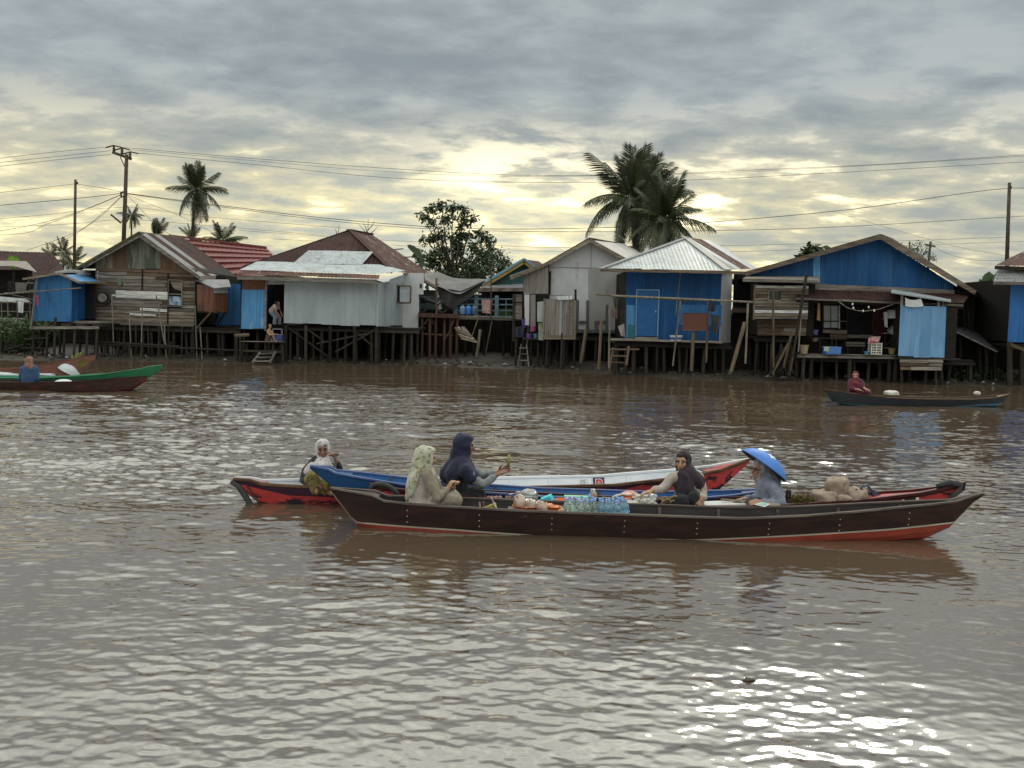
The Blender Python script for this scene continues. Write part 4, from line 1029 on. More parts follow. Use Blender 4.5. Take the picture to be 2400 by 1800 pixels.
fascia(h, 'barge_board', ironwood, [V(1746, 642, Y - .5), V(2064, 555, Y - .5), V(2286, 686, Y - .5)], .17, .05)
slab(h, 'roof_slope', browroof, [V(1745, 640, Y - .5), V(2064, 551, Y - .5), V(2070, 556, Y + 8), V(1790, 645, Y + 8)], .05)
slab(h, 'roof_slope', browroof, [V(2064, 551, Y - .5), V(2287, 684, Y - .5), V(2318, 714, Y + 5), V(2090, 560, Y + 8)], .05)
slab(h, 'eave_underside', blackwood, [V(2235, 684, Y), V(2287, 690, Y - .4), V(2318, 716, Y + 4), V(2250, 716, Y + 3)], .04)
# plank bay
Yb = 37.8
slab(h, 'bay_roof', greywood, [V(1741, 652, Yb - .5), V(1919, 657, Yb - .5), V(1919, 648, Yb + .8), V(1756, 646, Yb + .8)], .07)
bar(h, 'bay_roof_edge', greywood, V(1741, 657, Yb - .52), V(1919, 661, Yb - .52), .1, .05)
bx = lambda px, py: ((px - 1768) / (1894 - 1768), (py - 666) / (748 - 666))
planks(h, 'plank', [palewood, palewood, brownwood, greywood, palewood], *Vs(Yb, (1769, 668), (1895, 670), (1893, 749), (1766, 748)), h=.125, joints=1,
       holes=[(bx(1801, 0)[0], bx(1831, 0)[0], bx(0, 678)[1], bx(0, 705)[1])], odd=lambda i, n: whitewood if i in (0, 8) else None)
rect_frame(h, 'window_frame', greywood, *Vs(Yb - .03, (1801, 679), (1831, 680), (1830, 705), (1801, 704)), t=.05)
slab(h, 'window_opening', M('dark_green_glass', (.03, .045, .045), rough=.3), Vs(Yb + .04, (1801, 679), (1831, 680), (1830, 705), (1801, 704)), .02)
bar(h, 'window_post', greywood, V(1813, 679, Yb - .02), V(1813, 704, Yb - .02), .06, .03, up=(1, 0, 0))
planks(h, 'plank', [brownwood, greywood, brownwood], *Vs(Yb + .35, (1774, 750), (1891, 750), (1888, 787), (1775, 786)), h=.17, joints=1)
block(h, 'bay_body', blackwood, V(1772, 784, Yb + .42), V(1890, 668, 39.4))
bar(h, 'bay_corner', palewood, V(1769, 667, Yb - .02), V(1766, 749, Yb - .02), .05, .05, up=(1, 0, 0))
# porch
Yp = 37.6
sheets(h, 'porch_roof_sheet', browroof, [V(1861, 697, Yp - .2), V(2257, 714, Yp - .2)], [V(1878, 681, Y - .12), V(2273, 690, Y - .12)], width=.9, pitch=.16)
bar(h, 'porch_beam', greywood, V(1864, 699, Yp - .15), V(2257, 716, Yp - .15), .09, .07)
bar(h, 'porch_beam', darkwood, V(1866, 706, Yp + .2), V(2257, 722, Yp + .2), .08, .07)
slab(h, 'porch_back', blackwood, Vs(39.6, (1880, 690), (2285, 700), (2280, 838), (1880, 832)), .1)
block(h, 'porch_floor', darkwood, V(1871, 834, Yp - .1), V(2108, 830, 39.5))
for k in range(7): bar(h, 'floor_board', greywood, V(1871, 830, Yp - .05 + k * .27), V(2108, 833, Yp - .05 + k * .27), .03, .24)
bar(h, 'floor_edge', greywood, V(1868, 835, Yp - .14), V(2110, 839, Yp - .14), .1, .06)
Yw = 39.4
rect_frame(h, 'window_frame', darkwood, *Vs(Yw - .05, (1928, 714), (1986, 716), (1985, 772), (1928, 771)), t=.07)
for (a, b_, mt) in ((1931, 1946, glass), (1948, 1966, glass)):
    slab(h, 'window_pane', mt, Vs(Yw, (a, 716), (b_, 716), (b_, 768), (a, 768)), .02)
bar(h, 'window_bar', whitewood, V(1967, 716, Yw - .08), V(1967, 770, Yw - .08), .05, .04, up=(1, 0, 0))
bar(h, 'window_bar', darkwood, V(1929, 753, Yw - .07), V(1966, 753, Yw - .07), .04, .03)
bar(h, 'window_bar', greywood, V(1968, 753, Yw - .07), V(1985, 753, Yw - .07), .03, .03)
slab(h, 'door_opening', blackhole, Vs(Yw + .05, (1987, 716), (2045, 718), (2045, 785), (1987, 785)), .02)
sheets(h, 'wall_sheet', maroonsheet, Vs(Yw - .05, (2045, 790), (2074, 791)), Vs(Yw - .05, (2045, 714), (2074, 715)), width=.6, pitch=.1)
bar(h, 'door_sill', greywood, V(1985, 788, Yw - .1), V(2046, 789, Yw - .1), .14, .1)
bar(h, 'low_board', greywood, V(1928, 776, Yw - .1), V(1985, 778, Yw - .1), .14, .06)
slab(h, 'low_panel', brownwood, Vs(Yw - .12, (1945, 778), (1985, 779), (1984, 796), (1946, 796)), .05)
rod(h, 'porch_rail', darkwood, V(1898, 792, 38.2), V(1985, 794, 38.2), .03)
for px in (1922, 1950, 1960): rod(h, 'rail_post', darkwood, V(px, 792, 38.2), V(px, 830, 38.2), .03)
for px in (2000, 2020): bar(h, 'bench_slat', greywood, V(1982, 803 + (px - 2000) * .3, 38.6), V(2025, 804 + (px - 2000) * .3, 38.6), .08, .2)
for px in (1986, 2022): bar(h, 'bench_leg', darkwood, V(px, 804, 38.6), V(px, 830, 38.6), .08, .1, up=(1, 0, 0))
for px in (2074, 2104): rod(h, 'shelf_post', darkwood, V(px, 745, 38.2), V(px, 831, 38.2), .03)
for py in (747, 781, 815): bar(h, 'shelf_board', greywood, V(2070, py, 38.2), V(2106, py, 38.2), .03, .3)
rod(h, 'shelf_brace', darkwood, V(2074, 812, 38.1), V(2104, 784, 38.1), .025)
p0, p1 = V(1775, 800, 38), V(2280, 830, 38)
block(h, 'back_wall', blackwood, V(1745, 860, 45.2), V(2330, 690, 45.4))  # dark panel added to block sky light behind bay and porch
under(h, V(1872, 834, Yp).x, p1.x, 37.9, 45, V(1990, 836, Yp).z, nx=10, ny=4)
under(h, p0.x, V(1872, 834, Yp).x, 38.4, 45, V(1830, 788, Yb + .4).z, nx=4, ny=4)
for px in (1883, 1902, 1992, 2085, 2100): 
    p = V(px, 838, Yp); rod(h, 'stilt', stiltwood, p, (p.x, p.y, gz(p.x, p.y) - .3), .085)
slab(h, 'side_wall', blackwood, [V(2224, 718, 38.4), V(2280, 722, 40.5), V(2280, 790, 40.5), V(2224, 785, 38.4)], .06)
for a, b_ in (((2258, 720), (2262, 780)), ((2268, 722), (2272, 770)), ((2240, 745), (2256, 746))): rod(h, 'side_post', darkwood, V(*a, 38.8), V(*b_, 39.2), .04)
# light blue wash shed on the porch end
h = house('light_blue_wash_shed', 'faded light blue corrugated wash shed with slanted roof at the right end of the porch', 2160, 836, 37.0, 'houses on the far bank', 'shed')
Y = 37.0
sheets(h, 'wall_sheet', fadedblue, Vs(Y, (2105, 836), (2213, 839)), Vs(Y, (2111, 716), (2218, 719)), width=.62, pitch=.12, amp=.008)
sheets(h, 'side_sheet', bluesheet, [V(2213, 839, Y), V(2220, 836, 38)], [V(2218, 719, Y), V(2224, 721, 38)], width=1.5, pitch=.15)
bar(h, 'corner_strip', fadedblue, V(2222, 719, 37.9), V(2218, 837, 37.9), .05, .03, up=(1, 0, 0))
block(h, 'wall', blackwood, V(2110, 835, Y + .06), V(2214, 722, 38.2))
slab(h, 'roof', graysheet, [V(2089, 684, Y - .2), V(2229, 706, Y - .2), V(2229, 700, Y + 1.2), V(2089, 677, Y + 1.2)], .05)
for px, t in ((2114, 688), (2200, 703), (2210, 704)): bar(h, 'post', greywood, V(px, t, Y + .05), V(px - 1, 718, Y + .05), .08, .08, up=(1, 0, 0))
block(h, 'floor', darkwood, V(2106, 841, Y), V(2218, 837, 38.2))
planks(h, 'plank', [greywood, brownwood, greywood], *Vs(Y - .05, (2108, 842), (2211, 842), (2206, 869), (2110, 867)), h=.15, joints=1)
for px in (2112, 2168, 2192, 2206): rod(h, 'stilt', stiltwood, V(px, 840, Y + .2), V(px + 2, 912, Y + .2), .06)
tag(cloth(None, 'white_cloth', M('white_rag', (.6, .6, .6)), *Vs(36.9, (2121, 697), (2158, 699), (2164, 717), (2121, 716)), folds=2, amp=.04, sag=.08), 'white cloth draped on the top of the light blue wash shed', 'cloth')
# sloped dark roof to its right
h = house('lean_to_roof', 'low dark lean-to roof sloping down to the right of the wash shed', 2290, 830, 38.5, 'houses on the far bank', 'lean-to')
slab(h, 'roof', greyroof if False else metal('dark_slate_roof', (.075, .068, .075), rust=(.05, .045, .05), rough=.6), [V(2225, 768, 37.9), V(2337, 823, 37.9), V(2360, 808, 40.6), V(2280, 766, 40.6)], .05)
bar(h, 'edge_batten', greywood, V(2225, 770, 37.88), V(2337, 825, 37.88), .05, .04)
for px, t, b_ in ((2250, 790, 900), (2295, 806, 905), (2330, 825, 905), (2235, 800, 905), (2310, 812, 880)): rod(h, 'post', darkwood, V(px, t, 38.6), V(px + 3, b_, 38.6), .065)
block(h, 'back_skirt', blackwood, V(2222, 905, 42.4), V(2370, 800, 42.5))  # added board keeps sky light out below the lean-to

# things on the porch
bucket(1884, 829, 37.4, .17, .34, M('tan_basket', (.36, .26, .17), rough=.8), 'tan tub standing at the left edge of the open porch', 'things on the open porch')
h = empty('blue_basin', V(1949, 829, 37.4), 'rectangular blue basin on the open porch boards', 'basin', 'things on the open porch')
p = V(1949, 830, 37.4)
b = MB(); 
for (x0, x1, y0, y1, z0, z1) in ((-.28, .28, -.18, .18, 0, .03), (-.30, .30, -.20, -.17, .03, .27), (-.30, .30, .17, .20, .03, .27), (-.30, -.27, -.17, .17, .03, .27), (.27, .30, -.17, .17, .03, .27)): b.abox(p + Vector((x0, y0, z0)), p + Vector((x1, y1, z1)))
b.build('tub', M('basin_blue', (.07, .20, .48), rough=.45), h)
b = MB(); b.abox(p + Vector((-.32, -.22, .27)), p + Vector((.32, -.17, .295))); b.abox(p + Vector((-.32, .17, .27)), p + Vector((.32, .22, .295))); b.build('rim', M('basin_rim', (.14, .30, .58), rough=.45), h)
cloth(None, 'dish_cloth', M('green_white_cloth', (.35, .42, .36), rough=.9), *Vs(37.1, (1932, 812), (1944, 812), (1942, 824), (1931, 822)), folds=1, amp=.02, nu=6, label='pale green rag over the corner of the blue basin', cat='rag')
h = empty('white_crate', V(2050, 830, 37.4), 'white slatted plastic crate on the open porch', 'crate', 'things on the open porch')
p = V(2050, 831, 37.4); wc = M('white_crate', (.55, .52, .45), rough=.5)
for k in range(5):
    z = p.z + .03 + k * .1
    for a, b_ in (((-.2, -.15), (.2, -.15)), ((.2, -.15), (.2, .15)), ((.2, .15), (-.2, .15)), ((-.2, .15), (-.2, -.15))): bar(h, 'slat', wc, (p.x + a[0], p.y + a[1], z), (p.x + b_[0], p.y + b_[1], z), .045, .02)
for sx in (-.2, .2, 0):
    for sy in (-.15, .15): bar(h, 'corner', wc, (p.x + sx, p.y + sy, p.z), (p.x + sx, p.y + sy, p.z + .48), .04, .04, up=(1, 0, 0))
bucket(2052, 802, 37.4, .17, .22, M('grey_pail', (.36, .38, .38), rough=.5), 'grey pail standing on the white crate', 'things on the open porch')
cloth(None, 'checked_cloth', M('red_white_cloth', (.55, .45, .45), (.42, .03, .05), scale=6, rough=.9), *Vs(37.15, (2036, 790), (2063, 790), (2061, 799), (2034, 806)), folds=2, amp=.04, label='red and white cloth over the grey pail on the crate', cat='cloth')
bucket(2090, 830, 37.5, .15, .22, M('clay_yellow', (.19, .15, .06), rough=.7), 'round ochre pot beside the light blue wash shed', 'things on the open porch', cat='pot')
bucket(2031, 832, 37.3, .1, .14, M('cyan_plastic_dark', (.05, .22, .34), rough=.4), 'small blue tub left of the white crate', 'things on the open porch')
h = empty('grey_washtub', V(2093, 745, 38), 'grey washtub upturned on the porch shelf', 'washtub', 'things on the open porch')
MB().lathe([(.0, .34), (.21, .34), (.24, .31), (.29, .02), (.30, 0), (.27, 0)], 20, Matrix.Translation(V(2093, 746, 38))).build('tub', M('zinc_grey', (.33, .35, .35), rough=.5), h, smooth=True)
h = empty('grey_washtub', V(2092, 781, 38.1), 'dark grey tub lying tilted on the middle porch shelf', 'washtub', 'things on the open porch')
MB().lathe([(.0, .3), (.16, .3), (.26, .02), (.27, 0), (.24, 0)], 18, Matrix.Translation(V(2092, 780, 38.1)) @ Euler((R(25), R(20), 0)).to_matrix().to_4x4()).build('tub', M('dark_zinc', (.14, .15, .15), rough=.5), h, smooth=True)
cloth(None, 'white_bundle', M('white_net_cloth', (.45, .45, .5), rough=.9), *Vs(37.9, (2070, 732), (2080, 730), (2079, 768), (2072, 765)), folds=2, amp=.05, nu=8, label='white net bundle hanging beside the grey washtub', cat='bundle')
cloth(None, 'orange_cloth', M('orange_brown_cloth', (.36, .19, .09), rough=.9), *Vs(37.9, (1917, 709), (1922, 709), (1923, 753), (1915, 750)), folds=1, amp=.04, nu=8, label='orange brown cloth hanging in the open porch beside the window', cat='cloth')
bucket(1911, 785, 38.3, .12, .2, M('porch_purple', (.10, .09, .25), rough=.5), 'purple tub on the rail of the open porch', 'things on the open porch')
bucket(1910, 800, 38.3, .14, .12, M('brown_pot', (.22, .14, .09), rough=.7), 'brown shallow bowl below the purple tub on the porch', 'things on the open porch', cat='bowl')
cv = [V(1966, 707, 37.3), V(1985, 721, 37.3), V(2008, 728, 37.3), V(2030, 729, 37.3), V(2060, 725, 37.3), V(2096, 712, 37.3)]
h = empty('bulb_string', cv[0], 'sagging cord hung with small white bulbs under the porch roof', 'light string')
MB().tube(cv, .018, 6).build('cord', palebamboo, h, smooth=True)
for px, py in ((2000, 722), (2023, 729), (2049, 728), (2036, 720), (1998, 713)):
    MB().lathe([(0, -.05), (.035, -.03), (.035, .02), (.015, .05), (0, .05)], 8, Matrix.Translation(V(px, py, 37.28))).build('bulb', whitewood, h, smooth=True)
GP = 'long poles standing before the blue gable house'
for (a, b_, mt, r, lb) in (((1890, 644), (1858, 838), stiltwood, .06, 'long dark pole leaning across the plank bay corner'), ((1812, 682), (1813, 880), bamboo, .045, 'upright pole in front of the small plank bay window'), ((1879, 717), (1871, 825), palebamboo, .035, 'pale straight stick at the left end of the porch'),
                           ((1856, 780), (1836, 862), bamboo, .06, 'stout stake rising from the brushwood heap'), ((1848, 805), (1810, 876), bamboo, .06, 'slanting stake at the left of the brushwood heap'), ((1862, 810), (1850, 880), bamboo, .05, 'short stake at the right of the brushwood heap')):
    tag(rod(None, 'pole', mt, V(*a, 37.0), V(*b_, 37.0), r), lb, 'pole', GP)
b = MB()
for k in range(46):
    a = V(rng.uniform(1802, 1862), rng.uniform(862, 884), 36.9 + rng.uniform(0, .6)); t = V(rng.uniform(1830, 1866), rng.uniform(806, 850), 37.0 + rng.uniform(0, .5))
    b.tube([a, t], rng.uniform(.012, .03), 5)
tag(b.build('brushwood', stiltwood, None, origin=tuple(V(1835, 880, 37))), 'heap of grey brushwood and sticks at the water below the plank bay', 'brushwood', kind='stuff')

# --- house at the right edge
h = house('blue_edge_house', 'deep blue house with layered grey and maroon roof cut by the right edge', 2420, 810, 37.2, 'houses on the far bank')
Y = 37.2
sheets(h, 'wall_sheet', metal('cobalt_sheet', (.03, .15, .42), rust=(.02, .1, .3), rnd=.05), Vs(Y, (2361, 803), (2520, 808)), Vs(Y, (2369, 668), (2520, 672)), width=.8, pitch=.12)
block(h, 'wall', blackwood, V(2366, 800, Y + .1), V(2520, 670, 42))
sheets(h, 'roof_sheet', greyroof, [V(2328, 660, Y - .6), V(2540, 664, Y - .6)], [V(2339, 630, Y + .3), V(2540, 632, Y + .3)], width=.6, pitch=.14)
for py in (638, 646, 653): bar(h, 'roof_lap', greyroof, V(2338 - (py - 630) * .35, py, Y + .1 - (py - 638) * .03), V(2540, py + 2, Y + .1 - (py - 638) * .03), .03, .1)
sheets(h, 'roof_sheet', rustroof, [V(2331, 622, Y - .1), V(2540, 630, Y - .1)], [V(2400, 592, Y + 1.8), V(2540, 560, Y + 3.5)], width=.8, pitch=.16)
bar(h, 'fascia_board', greywood, V(2328, 663, Y - .62), V(2540, 668, Y - .62), .12, .05)
bar(h, 'fascia_board', darkwood, V(2332, 627, Y - .12), V(2540, 633, Y - .12), .14, .05)
under(h, V(2364, 804, Y).x, V(2540, 804, Y).x, Y, 43, V(2400, 805, Y).z, nx=4, ny=4)
rod(h, 'corner_post', stiltwood, V(2366, 802, Y - .1), V(2366, 920, Y - .1), .11)
bar(h, 'beam', bamboo, V(2368, 807, Y - .3), V(2440, 836, Y - .6), .12, .12)
# ---------------------------------------------------------------- trees and plants
def frond_mesh(name, L, droop, nl, seed, hang=0.5, wid=0.30, mat=None):
    r = random.Random(seed); b = MB()
    def rp(t): return Vector((L * (t - .12 * droop * t * t), 0, L * (0.16 * t - droop * t * t * .55)))
    b.tube([rp(i / 8) for i in range(9)], [.035 * L / 3 * (1 - .85 * i / 8) + .004 for i in range(9)], 4)
    for side in (-1, 1):
        for i in range(nl):
            t = .12 + .88 * (i + r.random() * .5) / nl
            p = rp(t); tn = (rp(min(1, t + .02)) - rp(t - .02)).normalized()
            l = L * wid * (0.35 + .65 * math.sin(math.pi * min(1, .12 + t * .86))) * r.uniform(.85, 1.1)
            d = (tn * (.55 + .3 * t) + Vector((0, side, 0)) * .75 + Vector((0, 0, -hang * r.uniform(.7, 1.3)))).normalized()
            tip = p + d * l + Vector((0, 0, -.25 * l * hang))
            w_ = tn * (.016 * L)
            m = p + d * l * .5
            b.add([p - w_ * .5, p + w_ * .5, m + w_ * .7, m - w_ * .7, tip], [(0, 1, 2, 3), (3, 2, 4)])
    me = bpy.data.meshes.new(name)
    me.from_pydata([tuple(v) for v in b.v], [], b.f)
    me.materials.append(mat or leafpalm)
    return me
FR = [frond_mesh('frond_mesh_%d' % i, 1.0, d, 38, i, hang=hg) for i, (d, hg) in enumerate(((.35, .5), (.8, .7), (1.25, .8), (.15, .35)))]

def palm(label, base, crown, flen, n, r, lo=-.5, hi=1.45, group='palms on the far bank', seed=1, lean=0.0, spear=1, twist=0.0, name='coconut_palm', nuts=0):
    rr = random.Random(seed)
    base, crown = Vector(base), Vector(crown)
    h = empty(name, base, label, 'palm tree', group)
    mid = (base + crown) / 2 + Vector((lean, 0, 0))
    pts = [base.lerp(mid, t).lerp(mid.lerp(crown, t), t) for t in [i / 8 for i in range(9)]]
    MB().tube(pts, [r * (1.25 - .45 * i / 8) for i in range(9)], 8).build('trunk', bark, h, smooth=True)
    for k in range(n):
        el = lo + (hi - lo) * ((k + .5) / n) ** .8
        az_ = k * 2.39996 + twist + rr.uniform(-.45, .45); el += rr.uniform(-.16, .16)
        l = flen * rr.uniform(.74, 1.12) * (1 - .25 * max(0, el - .9))
        me = FR[3] if el > 1.0 else FR[0] if el > .55 else FR[1] if el > 0.05 else FR[2]
        o = bpy.data.objects.new('frond', me); COL.objects.link(o); o.parent = h
        o.matrix_basis = Matrix.Translation(crown - base) @ Matrix.Rotation(az_, 4, 'Z') @ Matrix.Rotation(-el, 4, 'Y') @ Matrix.Rotation(rr.uniform(-.5, .5), 4, 'X') @ Matrix.Diagonal((l, l, l, 1))
    if nuts:
        b = MB()
        for k in range(nuts):
            a = k * 2.4
            b.lathe([(0, -.13), (.11, -.06), (.12, .04), (0, .14)], 8, Matrix.Translation(crown + Vector((.22 * math.cos(a), .22 * math.sin(a), -.25 - .1 * (k % 3)))))
        b.build('coconut_cluster', leafdark, h, smooth=True)
    return h

palm('tall slim coconut palm with a full round crown behind the red roof', V(447, 640, 82), V(460, 447, 82), 2.75, 30, .13, lo=-1.15, hi=1.45, seed=3, lean=-.2, nuts=7)
palm('young palm crown low behind the tall slim palm', V(452, 650, 80), V(452, 562, 80), 1.45, 12, .10, lo=.1, hi=1.4, seed=4)
palm('low spreading palm crown rising behind the right of the red roof', V(520, 650, 78), V(522, 566, 78), 2.0, 13, .12, lo=.05, hi=1.2, seed=5, twist=.7)
palm('small shaggy palm beside the left electricity pole', V(306, 640, 70), V(309, 505, 70), 1.05, 17, .07, lo=-1.1, hi=1.0, seed=6, name='areca_palm')
palm('stubby palm with upright fronds above the plank house ridge', V(366, 640, 80), V(366, 556, 80), 1.75, 12, .12, lo=1.0, hi=1.5, seed=7)
palm('distant small palm right of the maroon roof, beside the timber pole', V(148, 660, 125), V(148, 592, 125), 2.4, 14, .14, lo=-.6, hi=1.3, seed=8)
palm('distant palm tuft just peeping over the maroon roof', V(118, 660, 125), V(117, 598, 125), 1.7, 12, .14, lo=-.2, hi=1.2, seed=9)
palm('distant drooping palm partly behind the timber pole', V(172, 670, 118), V(170, 618, 118), 2.5, 14, .14, lo=-.6, hi=1.2, seed=10)
palm('tall coconut palm of the close pair, left and higher crown', V(1497, 680, 60), V(1480, 468, 60), 3.9, 40, .22, lo=-1.05, hi=1.5, seed=11, lean=.1, twist=.3, nuts=6)
palm('coconut palm of the close pair, with the crown sitting higher at the back', V(1545, 680, 63), V(1522, 447, 63), 3.1, 24, .20, lo=-.5, hi=1.45, seed=12)
palm('coconut palm of the close pair, nearest and lowest with dense hanging fronds', V(1560, 680, 56), V(1558, 516, 56), 3.1, 38, .22, lo=-1.1, hi=1.45, seed=13, twist=1.1)

def leaf_tree(name, label, base, clumps, nleaf, lsize, mat, group=None, cat='tree', trunk=None, seed=2, narrow=.36, droop=.6):
    """trunk with limbs to every clump; the crown is many single leaves"""
    rr = random.Random(seed)
    base = Vector(base)
    h = empty(name, base, label, cat, group)
    tb = MB()
    cs = [(Vector(c), r) for c, r in clumps]
    cen = sum((c for c, _ in cs), Vector()) / len(cs)
    fork = base.lerp(Vector((cen.x, cen.y, cen.z)), .45)
    tr = trunk or .16
    tb.tube([base, base.lerp(fork, .5) + Vector((.05, 0, 0)), fork], [tr, tr * .8, tr * .65], 8)
    b = MB(); tot = sum(r ** 2 for _, r in cs)
    for c, r in cs:
        m = fork.lerp(c, .5) + Vector((rr.uniform(-.2, .2), 0, rr.uniform(0, .3)))
        tb.tube([fork, m, c], [tr * .5, tr * .3, tr * .12], 6)
        tips = []
        for k in range(7):
            t = c + Vector((rr.gauss(0, 1), rr.gauss(0, 1), rr.gauss(0, .9))).normalized() * r * rr.uniform(.7, 1.05)
            tb.tube([c.lerp(m, .2), c.lerp(t, .5) + Vector((0, 0, .05)), t], [tr * .14, tr * .08, tr * .03], 4, caps=False); tips.append(t)
        for k in range(int(nleaf * r * r / tot)):
            q = rr.choice(tips) if rr.random() < .7 else c + Vector((rr.gauss(0, .5), rr.gauss(0, .5), rr.gauss(0, .5))) * r
            p = q.lerp(c, rr.uniform(0, .45)) + Vector((rr.gauss(0, .16), rr.gauss(0, .16), rr.gauss(0, .16))) * max(.5, r)
            d = (Vector((rr.gauss(0, 1), rr.gauss(0, 1), rr.gauss(-droop, .6)))).normalized()
            s_ = d.cross(Vector((rr.gauss(0, 1), rr.gauss(0, 1), rr.gauss(0, 1)))).normalized()
            l = lsize * rr.uniform(.6, 1.25); w_ = s_ * l * narrow * .5
            b.add([p, p + d * l * .45 + w_, p + d * l, p + d * l * .45 - w_], [(0, 1, 2, 3)])
    tb.build('trunk', bark, h, smooth=True)
    tag(b.build('crown', mat, h), kind='stuff')
    return h

def cl(Y, *lst): return [(V(x, y, Y + rng.uniform(-1.2, 1.2)), r) for x, y, r in lst]
leaf_tree('mango_tree', 'tall loose leafy tree with gaps of sky in the middle of the far bank', V(1062, 760, 64),
          cl(64, (990, 505, .42), (1010, 488, .42), (1035, 482, .5), (1062, 488, .5), (1090, 492, .45), (1012, 520, .4), (1048, 512, .6), (1080, 520, .6), (1108, 512, .4), (1000, 560, .45), (1030, 548, .6), (1066, 556, .7), (1098, 552, .5), (1128, 548, .45),
             (1146, 560, .45), (1120, 580, .6), (985, 600, .5), (1012, 592, .6), (1045, 590, .7), (1085, 595, .8), (1010, 622, .7), (1050, 630, .9), (1100, 628, .9), (1135, 600, .6), (1150, 585, .4)), 4300, .36, leafdark, trunk=.16, seed=5)
leaf_tree('mango_tree', 'dense dark bushy tree to the right of the loose leafy tree', V(1160, 760, 62),
          cl(62, (1150, 610, .8), (1175, 608, .7), (1160, 635, 1.0), (1130, 640, 1.0), (1182, 632, .6), (1100, 645, .9), (1060, 650, .9)), 3600, .24, leafdark, seed=6)
leaf_tree('bush_tree', 'small round dark tree top showing over the left slope of the big blue gable', V(1906, 700, 58), cl(58, (1895, 598, .4), (1910, 588, .45), (1925, 594, .4), (1885, 606, .35)), 420, .5, leafdark, seed=7, narrow=.5)
leaf_tree('bare_tree', 'sparse twiggy tree behind the right slope of the big blue gable', V(2145, 700, 66), cl(66, (2130, 585, .6), (2150, 580, .7), (2165, 592, .6), (2140, 600, .6), (2180, 605, .5)), 420, .2, leafmid, seed=8)
leaf_tree('leafy_bush', 'lush green bush filling the gap beside the right edge house', V(2320, 812, 43.5),
          cl(43.5, (2300, 720, .6), (2325, 700, .7), (2345, 720, .6), (2310, 745, .7), (2340, 755, .7), (2295, 765, .6), (2325, 775, .7), (2355, 780, .5), (2320, 670, .5), (2345, 690, .5)), 3800, .26, leafmid, seed=9)

def banana_leaf(h, base, tip, width, bend, mat, n=10):
    base, tip = Vector(base), Vector(tip); d = tip - base
    s_ = d.cross(Vector((0, 1, 0))).normalized()
    b = MB()
    pts = [base.lerp(tip, t / n) + Vector((0, 0, bend * math.sin(math.pi * t / n))) for t in range(n + 1)]
    for i, p in enumerate(pts):
        t = i / n; w_ = width * (math.sin(math.pi * min(1, max(0, .06 + .9 * t))) ** .6) * (1 if i < n else .1)
        w1 = w_ * rng.uniform(.85, 1.05)
        b.v += [p - s_ * w1 + Vector((0, .06 * w1, -.1 * w1)), p, p + s_ * w_ + Vector((0, -.06, -.1 * w_))]
    for i in range(n):
        a = i * 3; b.f += [(a, a + 1, a + 4, a + 3), (a + 1, a + 2, a + 5, a + 4)]
    b.mi = [0] * len(b.f)
    b.tube(pts, [.02] * (n + 1), 4)
    return b.build('leaf', mat, h, smooth=True)
h = empty('banana_plant', V(2325, 800, 44), 'banana plant with one broad rounded leaf above the green bush at the right', 'plant', 'banana plants')
MB().tube([V(2322, 800, 44), V(2324, 700, 44)], [.12, .07], 8).build('stem', leafmid, h)
banana_leaf(h, V(2318, 700, 44), V(2318, 636, 44.2), .42, .0, leafmid)
banana_leaf(h, V(2324, 690, 44), V(2350, 640, 44.3), .3, .2, leafmid)
banana_leaf(h, V(2320, 690, 44), V(2296, 672, 44.3), .25, .3, leafmid)
h = empty('banana_plant', V(1000, 720, 58), 'banana plant with a torn leaf pointing up left beside the loose leafy tree', 'plant', 'banana plants')
MB().tube([V(1006, 740, 58), V(1000, 640, 58)], [.12, .07], 8).build('stem', leafdark, h)
banana_leaf(h, V(992, 608, 58), V(955, 574, 58), .20, .12, leafdark)
banana_leaf(h, V(1000, 625, 58), V(978, 632, 58), .2, .3, leafdark)
h = empty('banana_plant', V(33, 700, 51), 'single bright green banana leaf lit from behind over the open shed roof', 'plant', 'banana plants')
MB().tube([V(30, 700, 51), V(30, 626, 51)], [.1, .05], 8).build('stem', leafmid, h)
banana_leaf(h, V(26, 626, 51), V(38, 600, 51), .32, .05, M('painted_backlit_leaf', (.22, .40, .04), None, rough=.5))  # backlit brightness is put into the leaf colour
banana_leaf(h, V(66, 640, 51), V(62, 612, 51), .2, .1, M('dry_leaf', (.20, .15, .11), None, rough=.8))
h = empty('dead_twigs', V(862, 600, 56), 'bare dead twigs sticking up behind the hipped roof', 'twigs')
b = MB()
for (a, b_) in (((858, 560), (863, 512)), ((860, 545), (850, 520)), ((862, 540), (878, 518)), ((860, 550), (840, 526)), ((863, 552), (886, 530)), ((788, 560), (795, 526)), ((789, 550), (784, 535)), ((800, 552), (803, 541))):
    b.tube([V(*a, 56), V((a[0] + b_[0]) / 2 + 2, (a[1] + b_[1]) / 2, 56), V(*b_, 56)], [.03, .02, .008], 5)
b.build('twig_cluster', bark, h)

